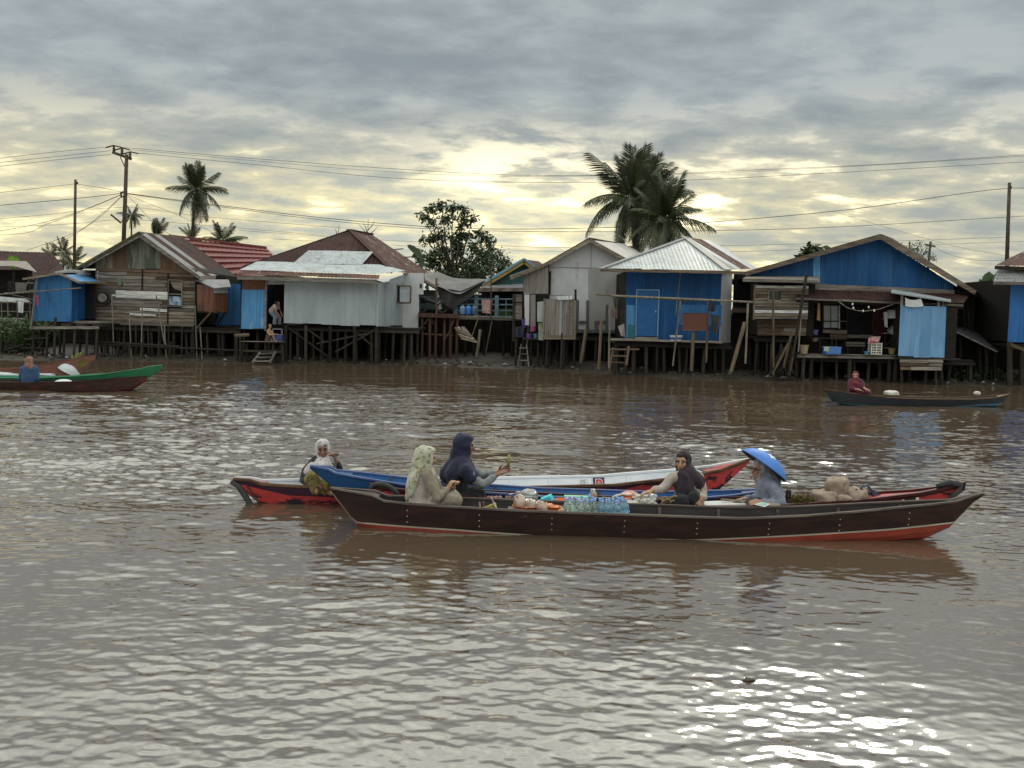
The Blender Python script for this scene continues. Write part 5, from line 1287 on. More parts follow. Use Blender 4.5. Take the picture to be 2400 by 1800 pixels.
# weeds on the left bank
def weeds(label, x0, x1, Y0, Y1, n, hmin, hmax, mat, seed):
    rr = random.Random(seed); b = MB()
    for k in range(n):
        y = rr.uniform(Y0, Y1); x = rr.uniform(x0, x1); z = gz(x, y) - .1
        hh = rr.uniform(hmin, hmax) * (0.7 + .5 * abs(mnoise.noise((x * 1.1, y, 0))))
        top = Vector((x + rr.gauss(0, .12), y + rr.gauss(0, .1), z + hh))
        b.tube([(x, y, z), top], [.012, .006], 3, caps=False)
        for j in range(7):
            p = Vector((x, y, z)).lerp(top, rr.uniform(.3, 1)); d = Vector((rr.gauss(0, 1), rr.gauss(0, 1), rr.gauss(.1, .5))).normalized()
            s_ = d.cross(Vector((rr.gauss(0, .3), rr.gauss(0, .3), 1))).normalized(); l = rr.uniform(.10, .22)
            b.add([p, p + d * l * .5 + s_ * l * .25, p + d * l, p + d * l * .5 - s_ * l * .25], [(0, 1, 2, 3)])
    tag(b.build('weeds', mat, None), label, 'weeds', kind='stuff')
xl = V(-60, 760, 43).x; xr = V(74, 760, 43).x
weeds('tangle of green weeds on the bank left of the blue shed', xl, xr, 41.8, 45.5, 1500, .9, 1.9, leafmid, 3)
weeds('low weeds in the shade at the foot of the right edge house', V(2210, 890, 39).x, V(2360, 890, 39).x, 38.2, 41.5, 260, .3, .7, leafdark, 4)
for px, t, b_ in ((-15, 770, 832), (12, 765, 830), (24, 775, 835), (40, 790, 838), (52, 800, 836)): 
    pass
h = empty('old_jetty', V(40, 830, 41.4), 'broken dark jetty posts and rails at the water below the weeds', 'jetty')
for px, t, b_ in ((2, 800, 838), (14, 790, 834), (26, 806, 830), (36, 800, 832), (58, 812, 834), (66, 814, 838), (74, 812, 838), (100, 815, 836), (-14, 795, 836)): 
    p = V(px, t, 41.3); rod(h, 'post', darkwood, p, (p.x, p.y, gz(p.x, p.y) - .3), .05)
for a, b_ in (((10, 822), (56, 808)), ((48, 816), (104, 817)), ((24, 823), (40, 824)), ((58, 796), (112, 792))): rod(h, 'rail', darkwood, V(*a, 41.2), V(*b_, 41.2), .055)
rod(h, 'brace', darkwood, V(84, 824, 41.2), V(102, 800, 41.4), .05)

# ---------------------------------------------------------------- poles and wires
def pole(label, top, bot, Y, r):
    a, b_ = V(*bot, Y), V(*top, Y)
    h = empty('utility_pole', a, label, 'utility pole', 'electricity poles on the far bank')
    MB().tube([a, b_], [r, r * .72], 10).build('pole', polemat, h, smooth=True)
    return h
YP = 60.0
h = pole('tall electricity pole with slanted crossarm and insulators above the plank house', (297, 362), (286, 680), YP, .15)
bar(h, 'crossarm', polemat, V(264, 357, YP), V(308, 373, YP), .17, .14)
bar(h, 'crossarm_brace', polemat, V(282, 368, YP), V(293, 392, YP), .05, .05)
for (ax, ay, ix, iy) in ((266, 343, 267, 356), (286, 349, 286, 361), (306, 358, 305, 370)):
    MB().lathe([(0, 0), (.07, 0), (.10, .08), (.06, .12), (.10, .2), (.06, .26), (.08, .34), (0, .34)], 10, Matrix.Translation(V(ix, iy, YP))).build('insulator', polemat, h, smooth=True)
    bar(h, 'spar', polemat, V(ax - 18, ay + 3, YP), V(ax, ay - 2, YP), .07, .08)
    bar(h, 'spar', polemat, V(ax, ay - 2, YP), V(ax + 18, ay + 2, YP), .07, .08)
MB().tube([V(294, 448, YP), V(283, 452, YP), V(284, 462, YP), V(292, 460, YP)], .06, 6).build('cable_bracket', polemat, h)
rod(h, 'side_branch', polemat, V(260, 503, YP), V(283, 522, YP), .06)
h = pole('thin timber pole left of the tall electricity pole, above the blue shed', (177, 421), (173, 700), 57, .10)
MB().lathe([(0, 0), (.06, 0), (.06, .14), (0, .14)], 8, Matrix.Translation(V(181, 432, 56.9))).build('insulator', polemat, h)
h = pole('dark pole at the right edge, behind the maroon roof', (2366, 428), (2357, 700), 56, .13)
MB().lathe([(0, 0), (.06, 0), (.06, .14), (0, .14)], 8, Matrix.Translation(V(2369, 442, 55.9))).build('insulator', polemat, h)
h = pole('small distant pole with a short crossarm behind the big blue gable', (2181, 566), (2172, 660), 90, .14)
bar(h, 'crossarm', polemat, V(2168, 573, 90), V(2192, 578, 90), .14, .14)
h = pole('short distant post left of the small distant crossarm pole', (2132, 566), (2131, 650), 90, .10)

def cable(label, Y, pts, r=.02):
    r *= .62
    P_ = [Vector(V(x, y, Y)) for x, y in pts]
    out_ = []
    for i in range(len(P_) - 1):
        a0 = P_[max(0, i - 1)]; a1 = P_[i]; a2 = P_[i + 1]; a3 = P_[min(len(P_) - 1, i + 2)]
        for t in [k / 6 for k in range(6)]:
            out_.append(.5 * ((2 * a1) + (a2 - a0) * t + (2 * a0 - 5 * a1 + 4 * a2 - a3) * t * t + (3 * a1 - a0 - 3 * a2 + a3) * t ** 3))
    out_.append(P_[-1])
    tag(MB().tube(out_, r, 5).build('power_line', wire, None, smooth=True, origin=tuple(P_[0])), label, 'cable', 'overhead cables')
cable('upper overhead wire running right from the tall pole over the whole sky', 59.9, [(283, 345), (600, 372), (900, 394), (1200, 410), (1500, 409), (1800, 397), (2100, 383), (2500, 356)])
cable('second overhead wire just under the topmost one, from the tall pole to the right edge', 59.9, [(286, 349), (600, 377), (900, 402), (1200, 413), (1600, 408), (2000, 390), (2500, 360)], .014)
cable('third overhead wire from the tall pole crossarm, lowest of the high group', 59.9, [(323, 359), (600, 386), (900, 416), (1200, 427), (1550, 424), (1900, 408), (2500, 374)])
cable('highest wire leaving the tall pole crossarm to the left edge', 59.9, [(249, 345), (120, 357), (-60, 378)])
cable('middle wire leaving the tall pole crossarm to the left edge', 59.9, [(260, 353), (120, 368), (-60, 387)])
cable('lowest wire leaving the tall pole crossarm to the left edge', 59.9, [(260, 362), (120, 376), (-60, 397)])
cable('thick bundled cable sagging from the tall pole across to the right pole', 59.8, [(296, 453), (520, 482), (760, 511), (1000, 531), (1200, 537), (1500, 531), (1700, 518), (2000, 490), (2366, 441), (2500, 462)], .03)
cable('second bundled cable just below the thick one, passing behind the palms', 59.8, [(296, 454), (520, 485), (760, 516), (1000, 536), (1300, 543), (1700, 540), (2000, 530), (2500, 500)], .024)
cable('wire from the thin left pole up to the bracket of the tall pole', 58, [(180, 431), (230, 439), (288, 450)])
cable('wire from the thin left pole to the left edge', 57, [(176, 431), (90, 441), (-60, 458)])
cable('thick cable from the tall pole bracket to the left edge', 59.8, [(288, 453), (150, 468), (-60, 486)], .03)
cable('drop wire fanning from the bracket to the far left, upper one', 59.7, [(286, 455), (200, 490), (100, 522), (-60, 552)])
cable('drop wire fanning from the bracket to the far left, lower kinked one', 59.7, [(286, 456), (180, 500), (110, 525), (60, 546), (-60, 554)])
cable('steep drop wire from the bracket down behind the blue shed', 59.7, [(287, 457), (240, 500), (180, 543), (60, 588)])
cable('steep drop wire close beside the other one, down to the plank house eave', 59.7, [(287, 458), (235, 508), (170, 552), (100, 588)])
cable('drop wire from the bracket down to the right behind the plank house ridge', 59.7, [(297, 456), (330, 490), (370, 532), (420, 560)])
cable('drop wire from the bracket toward the tall slim palm', 59.7, [(298, 456), (350, 478), (420, 505), (520, 555), (620, 600)], .016)
cable('faint low wire crossing the left sky behind the thin pole', 75, [(-60, 518), (100, 504), (300, 486), (480, 508), (800, 534)], .02)
cable('faint lower wire crossing the left sky, second from the roofs', 75, [(-60, 534), (150, 526), (290, 515), (480, 528), (760, 552)], .018)
cable('faint wire just above the roofs in the middle, upper of two', 80, [(560, 540), (850, 560), (1100, 572), (1300, 580), (1600, 578), (2000, 568), (2360, 556)], .02)
cable('faint wire just above the roofs in the middle, lower of two', 80, [(640, 560), (900, 574), (1150, 584), (1300, 589), (1700, 590), (2000, 580), (2500, 562)], .02)
cable('thin diagonal wire falling toward the small distant pole at the right', 70, [(1960, 498), (2130, 548), (2260, 582), (2420, 610)], .016)
cable('sagging wire from the small distant pole to the right pole', 80, [(2181, 574), (2230, 598), (2290, 610), (2357, 610)], .02)
# far tree line closing the horizon behind the houses
rr = random.Random(21); b = MB()
for k in range(5200):
    x = rr.uniform(-150, 150); y = 150 + rr.uniform(0, 25); top = 4.2 + 2.2 * mnoise.noise((x * .05, 3, 0)) + 1.2 * mnoise.noise((x * .2, 7, 0))
    p = Vector((x, y, .4 + top * rr.random() ** .7)); d = Vector((rr.gauss(0, 1), rr.gauss(0, .4), rr.gauss(0, .8))).normalized(); s_ = Vector((rr.gauss(0, 1), rr.gauss(0, .3), rr.gauss(0, 1))).normalized(); l = rr.uniform(.8, 1.9)
    b.add([p, p + d * l * .5 + s_ * l * .35, p + d * l, p + d * l * .5 - s_ * l * .35], [(0, 1, 2, 3)])
tag(b.build('tree_line', leafdark, None), 'far off line of dark trees closing the horizon behind the houses', 'trees', kind='stuff')
# litter and driftwood on the mud
rr = random.Random(31); b = MB()
for k in range(420):
    x = rr.uniform(-23, 20); y = shore(x) + abs(rr.gauss(0, 1.6)) + .1; z = gz(x, y); a = rr.uniform(0, 3.14); l = rr.uniform(.05, .35); w_ = rr.uniform(.015, .06)
    b.box((x, y, z + w_ * .6), (math.cos(a) * l / 2, math.sin(a) * l / 2, rr.uniform(-.03, .05)), (-math.sin(a) * w_, math.cos(a) * w_, 0), (0, 0, w_ * .6))
tag(b.build('driftwood_litter', M('driftwood', (.03, .024, .018), (.09, .075, .06), scale=.8, rough=.9), None), 'sticks and litter washed up along the mud under the houses', 'litter', kind='stuff')
b = MB()
for k in range(26):
    x = rr.uniform(-23, 20); y = shore(x) + abs(rr.gauss(0, 1.2)) + .2; z = gz(x, y); a = rr.uniform(0, 3.14); l = rr.uniform(.05, .16)
    b.add([(x - l, y, z + .03), (x, y - l * .5, z + .08), (x + l, y + .02, z + .04), (x + .02, y + l * .6, z + .12)], [(0, 1, 3), (1, 2, 3), (0, 3, 2)])
tag(b.build('plastic_litter', M('pale_litter', (.45, .45, .43), (.22, .28, .36), scale=1.5, rough=.6), None), 'scraps of pale plastic scattered along the muddy waterline', 'litter', kind='stuff')
# ---------------------------------------------------------------- boats
def hull_mat(name, c1, c2, peel=None, thr=.6, rough=.5, stretch=(1.2, 4, 5), scale=2.0, soft=.04, c3scale=2.6):
    return M(name, c1, c2, scale=scale, stretch=stretch, rough=rough, c3=peel, thr=thr, soft=soft, c3scale=c3scale, c3stretch=(1.2, 3, 4), bump=.003, bscale=5, spec=.22)
darkhull = hull_mat('dark_brown_hull', (.040, .017, .014), (.020, .010, .009), peel=(.065, .038, .03), thr=.66, rough=.5)
hullin = hull_mat('dark_inner_boards', (.048, .040, .041), (.030, .026, .027), rough=.6)
redbottom = hull_mat('red_bottom_paint', (.29, .045, .028), (.20, .034, .022), peel=(.12, .05, .035), thr=.68)
creamstripe = M('cream_stripe', (.40, .365, .30), (.32, .28, .22), scale=4, rough=.7)
maroonhull = hull_mat('maroon_hull', (.085, .018, .020), (.05, .014, .015), peel=(.03, .015, .014), thr=.60)
peelred = hull_mat('peeling_red_hull', (.46, .048, .045), (.36, .038, .04), peel=(.025, .014, .022), thr=.54, soft=.03)
peelpurple = hull_mat('red_hull_dark_top', (.055, .018, .035), (.035, .015, .03), peel=(.30, .04, .04), thr=.60, soft=.03)
bluehull = hull_mat('blue_hull', (.010, .060, .175), (.007, .045, .13), peel=(.10, .13, .22), thr=.74)
blueinner = hull_mat('blue_inner_boards', (.045, .15, .38), (.035, .12, .32), peel=(.33, .10, .10), thr=.70)
whiteinner = hull_mat('white_inner_boards', (.68, .69, .73), (.60, .62, .66), peel=(.40, .42, .48), thr=.70)
rimgrey = wood('grey_rim', (.10, .078, .07), .1)
rimbrown = wood('brown_rim', (.13, .07, .04), .1)

def boat(label, A, B, bmax, sheer, keel, mats, group, ribs=9, deck=(.10, .9), stripe=None, inner=None, rim=None, bolts=False, ribmat=None, capmat=None, p=3.6, q=.9, floorz=.055, chine=.74, rimw=.045, rimh=.018, rim2=None, pr=None):
    """plank-built river boat: A, B plan points of the two tips; mats = (hull, stripe, bottom)"""
    A = Vector((A[0], A[1], 0)); B = Vector((B[0], B[1], 0)); L = (B - A).length; ax = (B - A).normalized(); si = Vector((-ax.y, ax.x, 0))
    if si.y > 0: si = -si                                  # si points to the viewer's side
    mid = (A + B) / 2
    h = empty('wooden_boat', mid, label, 'boat', group)
    zs = lambda s: interp(sheer, s); zk = lambda s: min(interp(keel, s), zs(s) - .03)
    hb = lambda s: max(.012, bmax * max(0, 1 - abs(2 * s - 1) ** (pr if pr and s > .5 else p)) ** q)
    def lat(s, v):
        b = hb(s); g = chine * min(1, v / .2) ** .6 if v < .2 else chine + (1 - chine) * (v - .2) / .8
        return b * g
    ss = sorted(set([round(i / 64, 4) for i in range(65)] + [x for x, _ in sheer] + [x for x, _ in keel] + list(deck)))
    def pt(s, z, side):
        k_, t_ = zk(s), zs(s); v = min(1, max(0, (z - k_) / max(.01, t_ - k_)))
        return A + ax * (L * s) + si * side * lat(s, v) + Vector((0, 0, z))
    def rowz(s):
        k_, t_ = zk(s), zs(s)
        if stripe: z1 = min(max(interp(stripe, s), k_ + .002), t_ - .03)
        else: z1 = k_ + (t_ - k_) * .25
        z2 = z1 + (.017 if stripe else .0005)
        return [k_, k_ + (z1 - k_) * .25, k_ + (z1 - k_) * .6, z1, z2] + [z2 + (t_ - z2) * f for f in (.33, .335, .66, .665, 1.0)]
    b = MB(); nr = 10
    for side in (1, -1):
        for s in ss:
            for i, z in enumerate(rowz(s)):
                pnt = pt(s, z, side)
                if i in (5, 8): pnt = pnt + si * side * .004   # plank laps
                b.v.append(pnt)
        o = 0 if side == 1 else len(ss) * nr
        for j in range(len(ss) - 1):
            for i in range(nr - 1):
                a = o + j * nr + i; f = (a, a + nr, a + nr + 1, a + 1)
                b.f.append(f if side == 1 else tuple(reversed(f))); b.mi.append(2 if i < 3 else 1 if i == 3 else 0)
    b.build('hull', [mats[0], mats[1], mats[2]], h)
    # inside: boards down to the floor
    d0, d1 = deck; b = MB(); is_ = [s for s in ss if d0 <= s <= d1]; th = .022
    def ipt(s, v, side):
        z = max(zk(s) + .03, floorz) + (zs(s) - .004 - max(zk(s) + .03, floorz)) * v
        pnt = pt(s, z, side); c = A + ax * (L * s) + Vector((0, 0, z)); d = (pnt - c)
        l = max(0, d.length - th); return c + d.normalized() * l
    for s in is_:
        for v, side in ((1, 1), (.5, 1), (0, 1), (0, -1), (.5, -1), (1, -1)): b.v.append(ipt(s, v, side))
    for j in range(len(is_) - 1):
        for i in range(5):
            a = j * 6 + i; b.f.append((a, a + 1, a + 7, a + 6)); b.mi.append(0)
    b.f.append(tuple(range(6))); b.f.append(tuple(range(len(b.v) - 6, len(b.v)))); b.mi += [0, 0]
    b.build('inner_planking', inner or hullin, h)
    for (s0, s1) in ((0.0, d0), (d1, 1.0)):
        b = MB(); es = [s for s in ss if s0 <= s <= s1]
        for s in es:
            b.v += [pt(s, zs(s) - .003, 1), A + ax * (L * s) + Vector((0, 0, zs(s) + .012)), pt(s, zs(s) - .003, -1)]
        for j in range(len(es) - 1):
            a = j * 3; b.f += [(a, a + 1, a + 4, a + 3), (a + 1, a + 2, a + 5, a + 4)]; b.mi += [0, 0]
        b.build('end_deck', capmat or mats[0], h)
    for side in (1, -1):
        b = MB()
        for s in ss:
            c = pt(s, zs(s), side); o = si * side * rimw * .35; i_ = -si * side * min(rimw * .65, hb(s)); u = Vector((0, 0, rimh))
            b.v += [c + o, c + o + u, c + i_ + u, c + i_]
        for j in range(len(ss) - 1):
            for i in range(4):
                a = j * 4 + i; c_ = j * 4 + (i + 1) % 4; b.f.append((a, c_, c_ + 4, a + 4)); b.mi.append(0)
        b.f += [(0, 1, 2, 3), tuple(len(b.v) - 4 + i for i in (3, 2, 1, 0))]; b.mi += [0, 0]
        b.build('gunwale', (rim2 if side == -1 and rim2 else rim) or rimgrey, h)
    for k in range(ribs):
        s = d0 + .02 + (d1 - d0 - .04) * (k + .5) / ribs
        for side in (1, -1):
            a = ipt(s, .02, side); c = ipt(s, .96, side)
            bar(h, 'rib', ribmat or rimgrey, a, c, .035, .03, up=ax)
        a, c = ipt(s, 0, 1), ipt(s, 0, -1)
        if (a - c).length > .1: bar(h, 'floor_rib', ribmat or rimgrey, a, c, .03, .04)
    if bolts:
        b = MB()
        for k in range(bolts):
            s = .12 + .76 * k / (bolts - 1)
            for f in (.35, .62, .9):
                z = zk(s) + (zs(s) - zk(s)) * (.30 + .6 * f); c = pt(s, z, 1)
                b.lathe([(0, .006), (.005, .005), (.0075, 0)], 8, Matrix.Translation(c + si * .002) @ si.to_track_quat('Z', 'Y').to_matrix().to_4x4())
        tag(b.build('bolt_heads', M('pale_bolt', (.38, .36, .33), rough=.5), h), kind='stuff')
    return h, dict(A=A, ax=ax, si=si, L=L, zs=zs, zk=zk, hb=hb, pt=pt, ipt=ipt)

GM = 'market boats moored together in midstream'
def xy(px, py, Y): p = V(px, py, Y); return (p.x, p.y)
# front dark brown boat
bA, fA = boat('long dark brown boat in front, with cream stripe and red bottom paint', xy(775, 1150, 9.9), xy(2305, 1155, 9.95), .295,
              [(0, .40), (.065, .355), (.085, .30), (.12, .285), (.3, .255), (.5, .235), (.62, .222), (.72, .258), (.8, .305), (.86, .346), (.93, .388), (.956, .408), (.967, .438), (1, .492)],
              [(0, .37), (.042, .0), (.08, -.10), (.3, -.13), (.7, -.13), (.86, -.05), (.915, .0), (.95, .12), (1, .51)],
              (darkhull, creamstripe, redbottom), GM, ribs=9, deck=(.075, .945), stripe=[(0, .05), (.06, .045), (.2, .018), (.35, -.03), (.55, -.03), (.7, .035), (.85, .105), (1, .21)], bolts=8, pr=1.9)
# red boat with rubber ends
bB, fB = boat('maroon boat with peeling red ends, lying behind the dark brown boat', xy(866, 1140, 10.5), xy(2262, 1132, 10.55), .27,
              [(0, .335), (.05, .295), (.2, .24), (.45, .185), (.65, .222), (.805, .292), (.88, .352), (.914, .376), (.955, .425), (1, .50)],
              [(0, .30), (.06, .0), (.12, -.09), (.8, -.1), (.92, .02), (1, .42)], (maroonhull, maroonhull, peelred), GM, pr=2.3, ribs=8, deck=(.07, .835), inner=hullin, rim=maroonhull, capmat=peelred,
              stripe=[(0, .42), (.10, .30), (.16, .0), (.70, .0), (.80, .265), (.88, .325), (1, .47)], rimh=.03)
# blue boat
bC, fC = boat('blue boat with a high pointed bow, wedged between the red boats', xy(727, 1093, 10.72), xy(1812, 1140, 11.0), .27,
              [(0, .50), (.04, .475), (.055, .435), (.085, .415), (.25, .30), (.5, .225), (.75, .20), (.9, .245), (1, .30)],
              [(0, .47), (.11, .0), (.2, -.08), (.85, -.08), (.95, .0), (1, .25)], (bluehull, bluehull, bluehull), GM, ribs=7, deck=(.09, .93), inner=blueinner, rim=hull_mat('blue_rim', (.10, .14, .30), (.07, .11, .26)), capmat=bluehull)
# red boat with white inside, furthest
bD, fD = boat('red boat with white painted inside and pointed red bow, furthest of the moored boats', xy(547, 1130, 10.95), xy(1755, 1082, 12.3), .35,
              [(0, .285), (.03, .275), (.05, .235), (.2, .20), (.5, .19), (.7, .20), (.85, .28), (.93, .345), (1, .455)],
              [(0, .24), (.045, .0), (.1, -.09), (.85, -.09), (.93, .02), (1, .42)], (peelpurple, peelred, peelred), GM, ribs=10, deck=(.06, .90), inner=whiteinner, rim=rimbrown, rim2=whiteinner, ribmat=whiteinner, capmat=peelred,
              stripe=[(0, .235), (.10, .10), (.3, .07), (.6, .02), (.7, .10), (.78, .22), (1, .43)], rimh=.028)
# rubber fenders on the red boat ends
def fender(px, py, Y, rx, rz, tilt, parent, thick):
    pts = []; c = V(px, py, Y)
    for k in range(25):
        a = 2 * math.pi * k / 24
        v = Vector((rx * math.cos(a), -.04 - .02 * math.sin(a), rz * math.sin(a)))
        v.rotate(Euler((0, tilt, 0))); pts.append(c + v)
    return MB().tube(pts, thick, 8, caps=False).build('rubber_ring', rubber, parent, smooth=True)
fender(903, 1158, 10.26, .165, .105, R(28), bB, .030)
MB().tube([V(2196, 1140, 10.5), V(2225, 1131, 10.5), V(2252, 1136, 10.5), V(2248, 1150, 10.48), V(2222, 1172, 10.45)], [.026, .036, .034, .033, .024], 10).build('rubber_cap', rubber, bB, smooth=True)
MB().tube([V(543, 1128, 10.95), V(560, 1140, 10.94), V(586, 1180, 10.9), V(592, 1192, 10.88)], [.035, .04, .035, .03], 8).build('stem_guard', rubber, bD, smooth=True)
MB().tube([V(578, 1136, 10.86), V(612, 1186, 10.78)], .012, 6).build('plank_seam', darkhull, bD)
MB().tube([V(1716, 1105, 12.15), V(1678, 1142, 12.08)], .012, 6).build('plank_seam', darkhull, bD)
# letter boards
def letter(parent, name, ch, c, size, xdir, up, mats, depth=.004):
    """flat painted letter standing a few millimetres proud of its board"""
    N = xdir.cross(up).normalized()
    for k, (off, dz, m) in enumerate(((.04, .004, mats[0]), (.0, .008, mats[1]))):
        cu = bpy.data.curves.new(name, 'FONT'); cu.body = ch; cu.size = size; cu.align_x = 'CENTER'; cu.align_y = 'CENTER'
        cu.offset = .022 * size + off * size; cu.extrude = .001
        t = bpy.data.objects.new('tmp', cu); COL.objects.link(t)
        dg = bpy.context.evaluated_depsgraph_get(); dg.update()
        me = bpy.data.meshes.new_from_object(t.evaluated_get(dg)); bpy.data.objects.remove(t)
        me.materials.clear(); me.materials.append(m)
        M4 = Matrix.Translation(-rootloc(parent)) @ basis(Vector(c) + N * dz, xdir, up, N)
        me.transform(M4)
        o = bpy.data.objects.new(name + ('_outline' if k == 0 else ''), me); COL.objects.link(o); o.parent = parent
navy = M('navy_paint', (.012, .022, .06), None, rough=.5); whitep = M('white_paint', (.75, .75, .75), None, rough=.5); redp = M('red_paint', (.50, .02, .03), None, rough=.5)
def on_far_side(fr, px, py, Y0, v=.5):
    """point on the inner face of the far side under a given surveyed direction"""
    p = V(px, py, Y0); s = (p - fr['A']).dot(fr['ax']) / fr['L']
    return s, fr['ipt'](s, v, -1)
s_, c_ = on_far_side(fD, 1405, 1126, 12.15, .62)
a_ = fD['ipt'](s_, .2, -1); b_ = fD['ipt'](s_, .98, -1); upv = (b_ - a_).normalized()
xd = fD['ax']; nn = xd.cross(upv).normalized()
ctr = (a_ + b_) / 2 + nn * .012
hgt = (b_ - a_).length
lb = slab(bD, 'letter_board', navy, [ctr - xd * .075 - upv * hgt * .5, ctr + xd * .075 - upv * hgt * .5, ctr + xd * .075 + upv * hgt * .5, ctr - xd * .075 + upv * hgt * .5], .006)
letter(bD, 'letter', 'n', ctr + nn * .002 - upv * .0, .20, xd, upv, (whitep, redp))
# small dog-like crest left of the letter board
cr = ctr - xd * .215 - nn * .004
mk = MB()
for pts in (((-.03, -.035), (-.03, .015), (-.02, .035), (-.012, .018), (.01, .02), (.022, .04), (.028, .015), (.03, -.035)), ((-.03, -.035), (0, -.022), (.03, -.035)), ((-.014, 0), (-.006, .004)), ((.008, .004), (.016, 0))):
    mk.tube([cr + xd * x + upv * y for x, y in pts], .0035, 5)
mk.build('crest', M('dull_green_paint', (.16, .22, .16), None, rough=.6), bD)
# letter patch on the outside of the red boat's right end
p = V(2144, 1166, 10.3); s0 = (p - fB['A']).dot(fB['ax']) / fB['L']
zt = fB['zs'](s0) - .012; c1 = fB['pt'](s0, zt - .045, 1); c0 = fB['pt'](s0, zt - .15, 1); c2 = fB['pt'](s0, zt, 1)
upv2 = (c2 - c0).normalized(); xd2 = (fB['pt'](s0 + .02, fB['zs'](s0 + .02) - .09, 1) - fB['pt'](s0 - .02, fB['zs'](s0 - .02) - .09, 1)).normalized(); nn2 = xd2.cross(upv2).normalized()
upv2 = nn2.cross(xd2).normalized(); ctr2 = c1 + nn2 * .016
def patch(x0, x1, y0, y1, m, dz=0.0):
    slab(bB, 'letter_board', m, [ctr2 + nn2 * dz + xd2 * x0 + upv2 * y0, ctr2 + nn2 * dz + xd2 * x1 + upv2 * y0, ctr2 + nn2 * dz + xd2 * x1 + upv2 * y1, ctr2 + nn2 * dz + xd2 * x0 + upv2 * y1], .006)
patch(-.060, .060, -.060, .036, M('black_paint', (.012, .011, .013), None, rough=.5)); patch(-.095, -.068, -.05, .030, whitep); patch(.070, .105, -.035, .032, whitep)
letter(bB, 'letter', 'n', ctr2 + nn2 * .001 - upv2 * .012, .13, xd2, upv2, (whitep, redp))

# ------- boats under the far bank
GF = 'boats near the far bank'
bL1, fL1 = boat('dull maroon boat in front of the green one at the left edge', xy(-330, 905, 25.6), xy(343, 884, 25.8), .42,
                [(0, .40), (.3, .20), (.6, .205), (.8, .27), (1, .43)], [(0, .2), (.1, -.1), (.9, -.08), (.95, .02), (1, .30)], (hull_mat('brown_maroon_hull', (.055, .026, .022), (.035, .02, .018), peel=(.10, .03, .025), thr=.56), darkhull, maroonhull), GF, ribs=7, deck=(.06, .93), rim=darkhull, inner=hullin)
greenhull = hull_mat('green_hull', (.035, .19, .085), (.025, .15, .07), peel=(.05, .12, .08), thr=.7)
bL2, fL2 = boat('bright green boat with a sharp raised bow at the left edge', xy(-300, 905, 26.9), xy(381, 862, 26.5), .40,
                [(0, .4), (.3, .24), (.6, .26), (.8, .40), (.94, .60), (.96, .66), (1, .70)], [(0, .2), (.1, -.1), (.85, -.08), (.91, .05), (1, .62)], (greenhull, greenhull, greenhull), GF, ribs=7, deck=(.06, .94), rim=M('pale_green_rim', (.12, .36, .2), rough=.5), inner=hull_mat('teal_green_inner', (.03, .26, .15), (.04, .22, .18)))
brickhull = hull_mat('brick_brown_hull', (.26, .11, .085), (.20, .085, .065), peel=(.33, .21, .17), thr=.68)
bL3, fL3 = boat('brick brown boat carrying a white dome and leaves at the left edge', xy(-260, 890, 28.2), xy(224, 849, 28.0), .42,
                [(0, .5), (.35, .30), (.65, .42), (.9, .72), (.95, .82), (1, .86)], [(0, .2), (.1, -.1), (.8, -.05), (.88, .05), (1, .75)], (brickhull, brickhull, brickhull), GF, ribs=5, deck=(.06, .93), rim=brickhull, inner=brickhull)
slatehull = hull_mat('slate_hull', (.032, .036, .042), (.022, .024, .030), peel=(.05, .05, .05), thr=.65)
bR, fR = boat('slate grey boat with a faded blue bottom near the bank at the right', xy(1933, 906, 26.6), xy(2366, 920, 27.2), .38,
              [(0, .43), (.1, .36), (.3, .25), (.5, .22), (.75, .225), (.9, .28), (1, .37)], [(0, .40), (.04, .1), (.09, .0), (.2, -.08), (.7, -.07), (.93, .0), (.97, .12), (1, .36)],
              (slatehull, slatehull, M('faded_blue_bottom', (.05, .13, .19), (.03, .09, .14), rough=.6)), GF, ribs=6, deck=(.08, .93), rim=rimbrown, inner=hull_mat('mud_inner', (.09, .075, .055), (.07, .06, .045)),
              stripe=[(0, .12), (.1, .07), (.35, -.02), (.6, .0), (.8, .09), (1, .13)])
